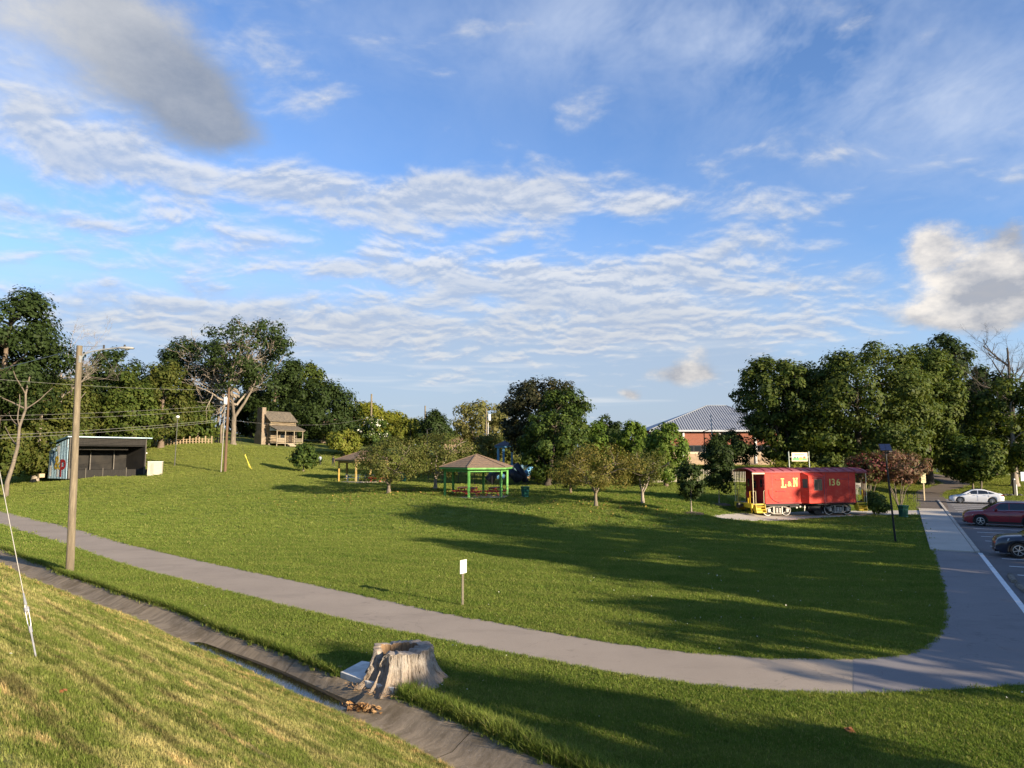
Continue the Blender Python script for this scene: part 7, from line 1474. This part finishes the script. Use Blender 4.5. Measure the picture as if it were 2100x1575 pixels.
# ------------------------------------------------------------------ signs and posts by the trail
b = at(1896, 76); t = thing('trail_sign', b, 'pale yellow stacked notice boards on a post by the trail', 'sign'); MB().b2(-.06, .06, -.04, .04, -.2, 3.0).build('post', mat('sign_wood', (0.40, 0.32, 0.20), .9), t); zt = zat(970, 76) - b.z
for k in range(4): MB().b2(-0.24 - .03 * (k % 2), 0.22, -0.07, -0.042, zt - 0.26 * (k + 1), zt - 0.26 * k - 0.03).build('board', mat('sign_pale_yellow', (0.66, 0.60, 0.34), .7) if k == 0 else bpy.data.materials['sign_pale_yellow'], t)
mb = MB()
for k in range(4):
    for i in range(3): mb.b2(-.18 + .13 * i, -.10 + .13 * i, -.0745, -.0715, zt - .26 * k - .19, zt - .26 * k - .10)
mb.build('print', mat('sign_print_dark', (0.12, 0.11, 0.06), .8), t)
for i, (u, lab) in enumerate(((1868, 'low black bike rack frame left of the trail sign'), (1888, 'low black bike rack frame just left of the trail sign post'))):
    b = at(u, 74); t = thing('bike_rack', b, lab, 'bike rack'); MB().tube([(-.3, 0, 0), (-.3, 0, .85), (.3, 0, .85), (.3, 0, 0)], 0.03, 6).build('hoop', M_BLACKMETAL, t); MB().tube([(-.3, 0, .42), (.3, 0, .42)], 0.025, 6).build('cross_bar', M_BLACKMETAL, t)
b = at(2082, 84); t = thing('pay_station', b, 'slim black and white pay station post behind the white sedan', 'post'); H = zat(984, 84) - b.z; MB().b2(-.2, .12, -.12, .12, 0, H).build('body', M_BLACKMETAL, t, bevel=.03); MB().b2(.1, .2, -.14, .14, .0, H * .72).build('side_panel', M_WHITE, t); MB().lathe([(0, 0), (.16, .02), (.12, .12), (0, .15)], 10, (-.03, 0, H)).build('cap', M_GALV, t)
b = at(2097, 88); t = thing('notice_board', b, 'pale blue notice board cut by the right edge', 'sign'); zt = zat(968, 88) - b.z; MB().b2(-.1, 1.2, -.03, .03, zt - 1.1, zt).build('panel', mat('notice_blue', (0.55, 0.62, 0.70), .6), t); MB().b2(.3, .4, -.029, .029, -.2, zt - 1.1).build('post', M_GALV, t)
b = at(1926, 112); t = thing('road_sign', b, 'pair of small white signs on a dark post beyond the trail', 'sign'); zt = zat(957, 112) - b.z; MB().tube([(0, 0, -.2), (0, 0, zt)], .05, 6).build('post', M_BLACKMETAL, t)
for x in (-.28, .28): MB().b2(x - .22, x + .22, -.05, -.02, zt - .35, zt + .05).build('plate', M_WHITE, t)
b = at(1923, 116); t = thing('leaning_post', b, 'pale leaning post behind the pair of white signs', 'post'); MB().tube([(0, 0, -.1), (-.35, 0, zat(942, 116) - b.z)], .09, 6).build('post', M_WHITE, t)
b = at(2072, 84); t = thing('tree_debris', b, 'dark rocks or logs lying at the base of the right edge tree', 'rocks'); rs = np.random.default_rng(8)
for k in range(5): MB().lathe([(0, 0), (.28, .02), (.3, .15), (.15, .28), (0, .3)], 7, (rs.uniform(-1, 1.4), rs.uniform(-.3, .3), 0)).build('rock', mat('dark_rock', (.06, .055, .05), .9) if k == 0 else bpy.data.materials['dark_rock'], t)
# ------------------------------------------------------------------ parked cars
M_TIRE = mat('tyre_rubber', (0.018, 0.018, 0.018), 0.85, 0.2, 12, 0.1); M_ALLOY = mat('alloy', (0.62, 0.62, 0.62), 0.3, 0.08, 6, 0, metal=0.8); M_TRIM = mat('black_trim', (0.012, 0.012, 0.013), 0.5, 0.2, 8, 0); M_CHROME = mat('chrome', (0.75, 0.75, 0.75), 0.12, 0.02, 4, 0, metal=1.0)
M_LAMPG = glass_mat('lamp_glass', (0.45, 0.45, 0.43), 0.1); M_TAIL = mat('tail_red', (0.35, 0.01, 0.01), 0.2, 0.1, 5, 0)
def car_paint(name, c): return mat(name, c, 0.28, 0.03, 2, 0, coat=0.8, spec=0.5)
def interp(pts, x): return float(np.interp(x, [p[0] for p in pts], [p[1] for p in pts]))
def smooth_curve(pts, n=60):
    xs = np.linspace(pts[0][0], pts[-1][0], n); ys = np.array([interp(pts, x) for x in xs]); 
    for _ in range(3): ys[1:-1] = 0.25 * ys[:-2] + 0.5 * ys[1:-1] + 0.25 * ys[2:]
    return list(zip(xs, ys))
def car(label, name, cat, loc, rz, L, Wd, Hc, top, roof, wb, xf, wr, col, wins, spokes, cladding=False, seed=0, lamp=(0.62, 0.80)):
    """x: 0 front bumper .. L rear; local y across; top: hood/belt/deck line, roof: greenhouse line, xf: front axle, wb: wheelbase"""
    t = thing(name, loc, label, cat, rz); P_ = car_paint('car_paint_' + name + str(seed), col); hw = Wd / 2
    top = smooth_curve(top, 90); xs = np.unique(np.concatenate([np.linspace(0, L, 64), *[np.linspace(c - wr * 1.25, c + wr * 1.25, 25) for c in (xf, xf + wb)]]))
    def wid(x): return hw * (1 - 0.16 * max(0, 1 - x / 0.55) ** 2.2 - 0.10 * max(0, 1 - (L - x) / 0.5) ** 2.2)
    def low(x):
        z = 0.20 + 0.16 * max(0, 1 - x / 0.5) ** 2 + 0.18 * max(0, 1 - (L - x) / 0.6) ** 2
        for c in (xf, xf + wb):
            d = abs(x - c); ra = wr * 1.16
            if d < ra: z = max(z, wr + math.sqrt(ra * ra - d * d) * 0.98)
        return z
    V = []; F_ = []; K = 9
    for x in xs:
        w = wid(x); zt = interp(top, x); zb = min(low(x), zt - 0.12); zm = zb + (zt - zb) * 0.55
        zsh = max(zb + 0.02, zt - 0.16)
        sec = [(w * 0.955, zb), (w * 0.99, zb + (zsh - zb) * 0.3), (w * 1.0, zb + (zsh - zb) * 0.65), (w * 0.985, zsh), (w * 0.94, zt - 0.045), (w * 0.84, zt), (w * 0.5, zt + 0.022), (0.0, zt + 0.03)]
        row = [(x, -y, z) for y, z in sec] + [(x, y, z) for y, z in sec[-2::-1]]; V += row; n = len(row)
    for i in range(len(xs) - 1):
        for j in range(n - 1): F_.append((i * n + j, i * n + j + 1, (i + 1) * n + j + 1, (i + 1) * n + j))
    F_.append(tuple(range(n - 1, -1, -1))); F_.append(tuple((len(xs) - 1) * n + j for j in range(n)))
    mb = MB(); mb.add(V, F_); body = mb.build('body', P_, t, smooth=True, autosmooth=38)
    mb = MB(); mb.b2(0.15, L - 0.15, -hw * 0.9, hw * 0.9, 0.22, 0.50); mb.build('underbody', M_TRIM, t)
    for c in (xf, xf + wb): MB().b2(c - wr * 1.15, c + wr * 1.15, -hw * 0.93, hw * 0.93, 0.3, wr * 2.1).build('wheel_well', M_TRIM, t)
    # greenhouse
    rs_ = smooth_curve(roof, 40); V = []; F_ = []; x0, x1 = roof[0][0], roof[-1][0]
    def gw(x, z):
        zb = interp(top, x) - 0.02; f = np.clip((z - zb) / max(0.05, Hc - zb), 0, 1); return wid(x) * (0.93 - 0.25 * f) 
    for x, z in rs_:
        zb = interp(top, x) - 0.03; z = max(z, zb + 0.004); sec = [(gw(x, zb), zb), (gw(x, zb + (z - zb) * .5) + .012, zb + (z - zb) * 0.5), (gw(x, z), z - 0.03 * min(1, (z - zb) * 3)), (gw(x, z) * 0.84, z + 0.0), (0, z + 0.025)]
        V += [(x, -y, q) for y, q in sec] + [(x, y, q) for y, q in sec[-2::-1]]; n = 9
    for i in range(len(rs_) - 1):
        for j in range(n - 1): F_.append((i * n + j, i * n + j + 1, (i + 1) * n + j + 1, (i + 1) * n + j))
    mb = MB(); mb.add(V, F_); gh = mb.build('cabin', P_, t, smooth=True, autosmooth=45)
    # side windows: follow the greenhouse surface
    for s in (-1, 1):
        for (xa, xb, skew_a, skew_b) in wins:
            mb = MB(); pts = []
            zr = lambda x: interp(roof, x) - 0.075
            zbf = lambda x: interp(top, x) + 0.035
            up_ = []; dn = []; k = 8
            for i in range(k + 1):
                f = i / k; xu = xa + skew_a + (xb + skew_b - xa - skew_a) * f; xd = xa + (xb - xa) * f; zu = max(zr(xu), zbf(xd) + 0.02); zd = zbf(xd)
                up_.append((xu, s * (gw(xu, zu) + 0.016), zu)); dn.append((xd, s * (gw(xd, zd) + 0.016), zd))
            mid = [((a[0] + b[0]) / 2, s * (gw((a[0] + b[0]) / 2, (a[2] + b[2]) / 2) + 0.024), (a[2] + b[2]) / 2) for a, b in zip(up_, dn)]
            mb.add(up_ + mid + dn, [(i, i + 1, k + 2 + i, k + 1 + i) for i in range(k)] + [(k + 1 + i, k + 2 + i, 2 * k + 3 + i, 2 * k + 2 + i) for i in range(k)]); mb.build('side_window', M_GLASS, t, smooth=True)
        mb = MB(); xx = np.linspace(wins[0][0], wins[-1][1], 14); mb.tube([(x, s * (gw(x, interp(top, x) + .03) + .02), interp(top, x) + .02) for x in xx], 0.012, 5); mb.build('window_trim', M_CHROME, t)
    # windscreen and rear glass
    def glass(xa, xb, name):
        mb = MB(); k = 8; P2 = []
        for i in range(k + 1):
            x = xa + (xb - xa) * i / k; z = interp(rs_, x); w = gw(x, z) * 0.83
            nx = 0.012 * (-1 if xa < L * .4 else 1); P2 += [(x + nx, -w, z + 0.012), (x + nx, 0, z + 0.036), (x + nx, w, z + 0.012)]
        mb.add(P2, [(i * 3 + j, i * 3 + j + 1, i * 3 + j + 4, i * 3 + j + 3) for i in range(k) for j in range(2)]); mb.build(name, M_GLASS, t, smooth=True)
    xr0 = [x for x, z in roof if z > Hc - 0.10]; glass(x0 + 0.10, xr0[0] - 0.03, 'windscreen'); glass(xr0[-1] + 0.05, x1 - 0.08, 'rear_window')
    # wheels
    for c in (xf, xf + wb):
        for s in (-1, 1):
            y = s * (hw - 0.11); tw = 0.11; w = MB(); w.lathe([(wr * 0.66, -tw), (wr * 0.93, -tw), (wr, -tw * 0.7), (wr, tw * 0.7), (wr * 0.93, tw), (wr * 0.66, tw)], 28, (c, y, wr), axis='Y'); o = w.build('wheel', M_TIRE, t, smooth=True, autosmooth=40)
            r = MB(); r.lathe([(wr * 0.60, -.005), (wr * 0.70, .0), (wr * 0.70, .012), (wr * .60, .016)], 28, (c, y + s * (tw - 0.012), wr), axis='Y'); r.lathe([(0, .02), (wr * .16, .016), (wr * .16, -.01), (0, -.01)], 14, (c, y + s * (tw - 0.01), wr), axis='Y')
            for k in range(spokes):
                a = 2 * math.pi * k / spokes + 0.3; r.bar((c + wr * .12 * math.cos(a), y + s * (tw - .008), wr + wr * .12 * math.sin(a)), (c + wr * .64 * math.cos(a), y + s * (tw - .015), wr + wr * .64 * math.sin(a)), wr * 0.17, 0.03)
            r.build('rim', M_ALLOY, o); d_ = MB(); d_.lathe([(0, 0), (wr * .66, 0), (wr * .66, -.03), (0, -.03)], 20, (c, y + s * (tw - 0.06) - (0 if s < 0 else 0), wr), axis='Y'); d_.build('brake_disc', M_TRIM, o)
            if cladding:
                ar = MB(); aa = np.linspace(-0.15, math.pi + 0.15, 16); ar.tube([(c + wr * 1.17 * math.cos(a), s * (wid(c) * 1.0 - .015), max(.22, wr + wr * 1.15 * math.sin(a))) for a in aa], 0.045, 6); ar.build('arch_cladding', M_TRIM, t)
    # fittings
    for s in (-1, 1):
        zt = interp(top, 0.25); lz0, lz1 = lamp
        h = MB(); h.poly([(0.06, s * wid(.06) * .62, lz0), (0.10, s * wid(.10) * .86, lz0 + .02), (0.52, s * (wid(.52) * .985), lz0 + .10), (0.60, s * (wid(.6) * .97), lz1), (0.16, s * wid(.16) * .80, lz1 - .04)], (-.015, s * .02, .005)); h.build('headlight', M_LAMPG, t)
        h = MB(); zl = interp(top, L - .2); h.b2(L - 0.42, L - 0.03, s * wid(L - .1) * .80, s * (wid(L - .25) * .975 + .006), zl - .20, zl - .08); h.build('tail_light', M_TAIL, t)
        m_ = MB(); xm = wins[0][0] + 0.18; zm = interp(top, xm) + .09; m_.box((xm, s * (wid(xm) + .09), zm), (.16, .20, .13)); m_.build('mirror', P_, t, bevel=.025)
        for xa, xb, _, _ in wins[:2]:
            hd = MB(); zh = interp(top, xb) - .13; hd.b2(xb - .34, xb - .14, s * (wid(xb) * .985), s * (wid(xb) + .022), zh, zh + .03); hd.build('door_handle', P_, t, bevel=.006)
            g_ = MB(); g_.b2(xb + .005, xb + .015, s * (wid(xb) * .99), s * (wid(xb) + .003), .34, interp(top, xb) - .06); g_.build('door_seam', M_TRIM, t)
        if cladding: MB().b2(xf + wr * 1.15, xf + wb - wr * 1.15, s * (hw * .955), s * (hw * 1.0), .22, .36).build('sill_cladding', M_TRIM, t)
    gl = MB(); gl.b2(-0.012, 0.10, -wid(.05) * .62, wid(.05) * .62, .38, .66); gl.build('grille', M_TRIM, t, bevel=.02); b_ = MB(); b_.b2(-0.02, .12, -wid(0) * .8, wid(0) * .8, .24, .34); b_.build('bumper_lip', M_TRIM, t)
    return t
NOSE = math.atan2(QD.y, QD.x)       # car x axis points from the nose into the lot
def park(t_, q_): p = tqv(t_, q_, 0.013); return p
car('white four door sedan parked nose to the walk at the far end of the lot', 'sedan', 'car', park(85.9, 3.95), NOSE, 4.63, 1.78, 1.43,
    [(0, .58), (.1, .68), (.5, .78), (1.1, .88), (1.5, .93), (2.4, .95), (3.4, .98), (3.9, 1.03), (4.35, 1.04), (4.55, .98), (4.63, .75)], [(1.05, .90), (1.45, 1.14), (1.85, 1.33), (2.2, 1.41), (2.7, 1.43), (3.1, 1.39), (3.6, 1.24), (4.15, 1.05)], 2.70, .93, .325, (0.80, 0.80, 0.79), [(1.55, 2.42, .42, .0), (2.50, 3.35, .0, -.10), (3.42, 3.85, -.10, -.22)], 10, seed=1, lamp=(.60, .76))
car('dark red crossover parked beside the walk, cut by the right edge', 'crossover', 'car', park(59.95, 3.55), NOSE, 4.80, 1.90, 1.70,
    [(0, .72), (.08, .90), (.35, 1.0), (1.2, 1.08), (1.6, 1.10), (2.6, 1.12), (3.6, 1.16), (4.4, 1.20), (4.7, 1.15), (4.8, .80)], [(1.15, 1.07), (1.6, 1.38), (2.0, 1.60), (2.4, 1.68), (3.2, 1.70), (3.9, 1.66), (4.3, 1.56), (4.7, 1.19)], 2.77, .95, .365, (0.22, 0.008, 0.014), [(1.70, 2.60, .42, .02), (2.68, 3.55, .02, -.02), (3.62, 4.35, -.02, -.22)], 5, cladding=True, seed=2, lamp=(.66, .84))
car('black blue sport utility wagon nearest the camera, only its nose in the frame', 'crossover', 'car', park(42.9, 3.75), NOSE, 4.64, 1.89, 1.70,
    [(0, .70), (.06, .86), (.35, .98), (1.2, 1.06), (1.55, 1.10), (2.6, 1.13), (3.6, 1.18), (4.3, 1.22), (4.55, 1.18), (4.64, .80)], [(1.10, 1.06), (1.6, 1.36), (2.05, 1.60), (2.5, 1.68), (3.1, 1.69), (3.8, 1.63), (4.2, 1.50), (4.55, 1.2)], 2.77, .92, .365, (0.008, 0.012, 0.028), [(1.70, 2.55, .45, .02), (2.63, 3.45, .02, -.05), (3.52, 4.15, -.05, -.2)], 6, cladding=True, seed=3, lamp=(.70, .92))
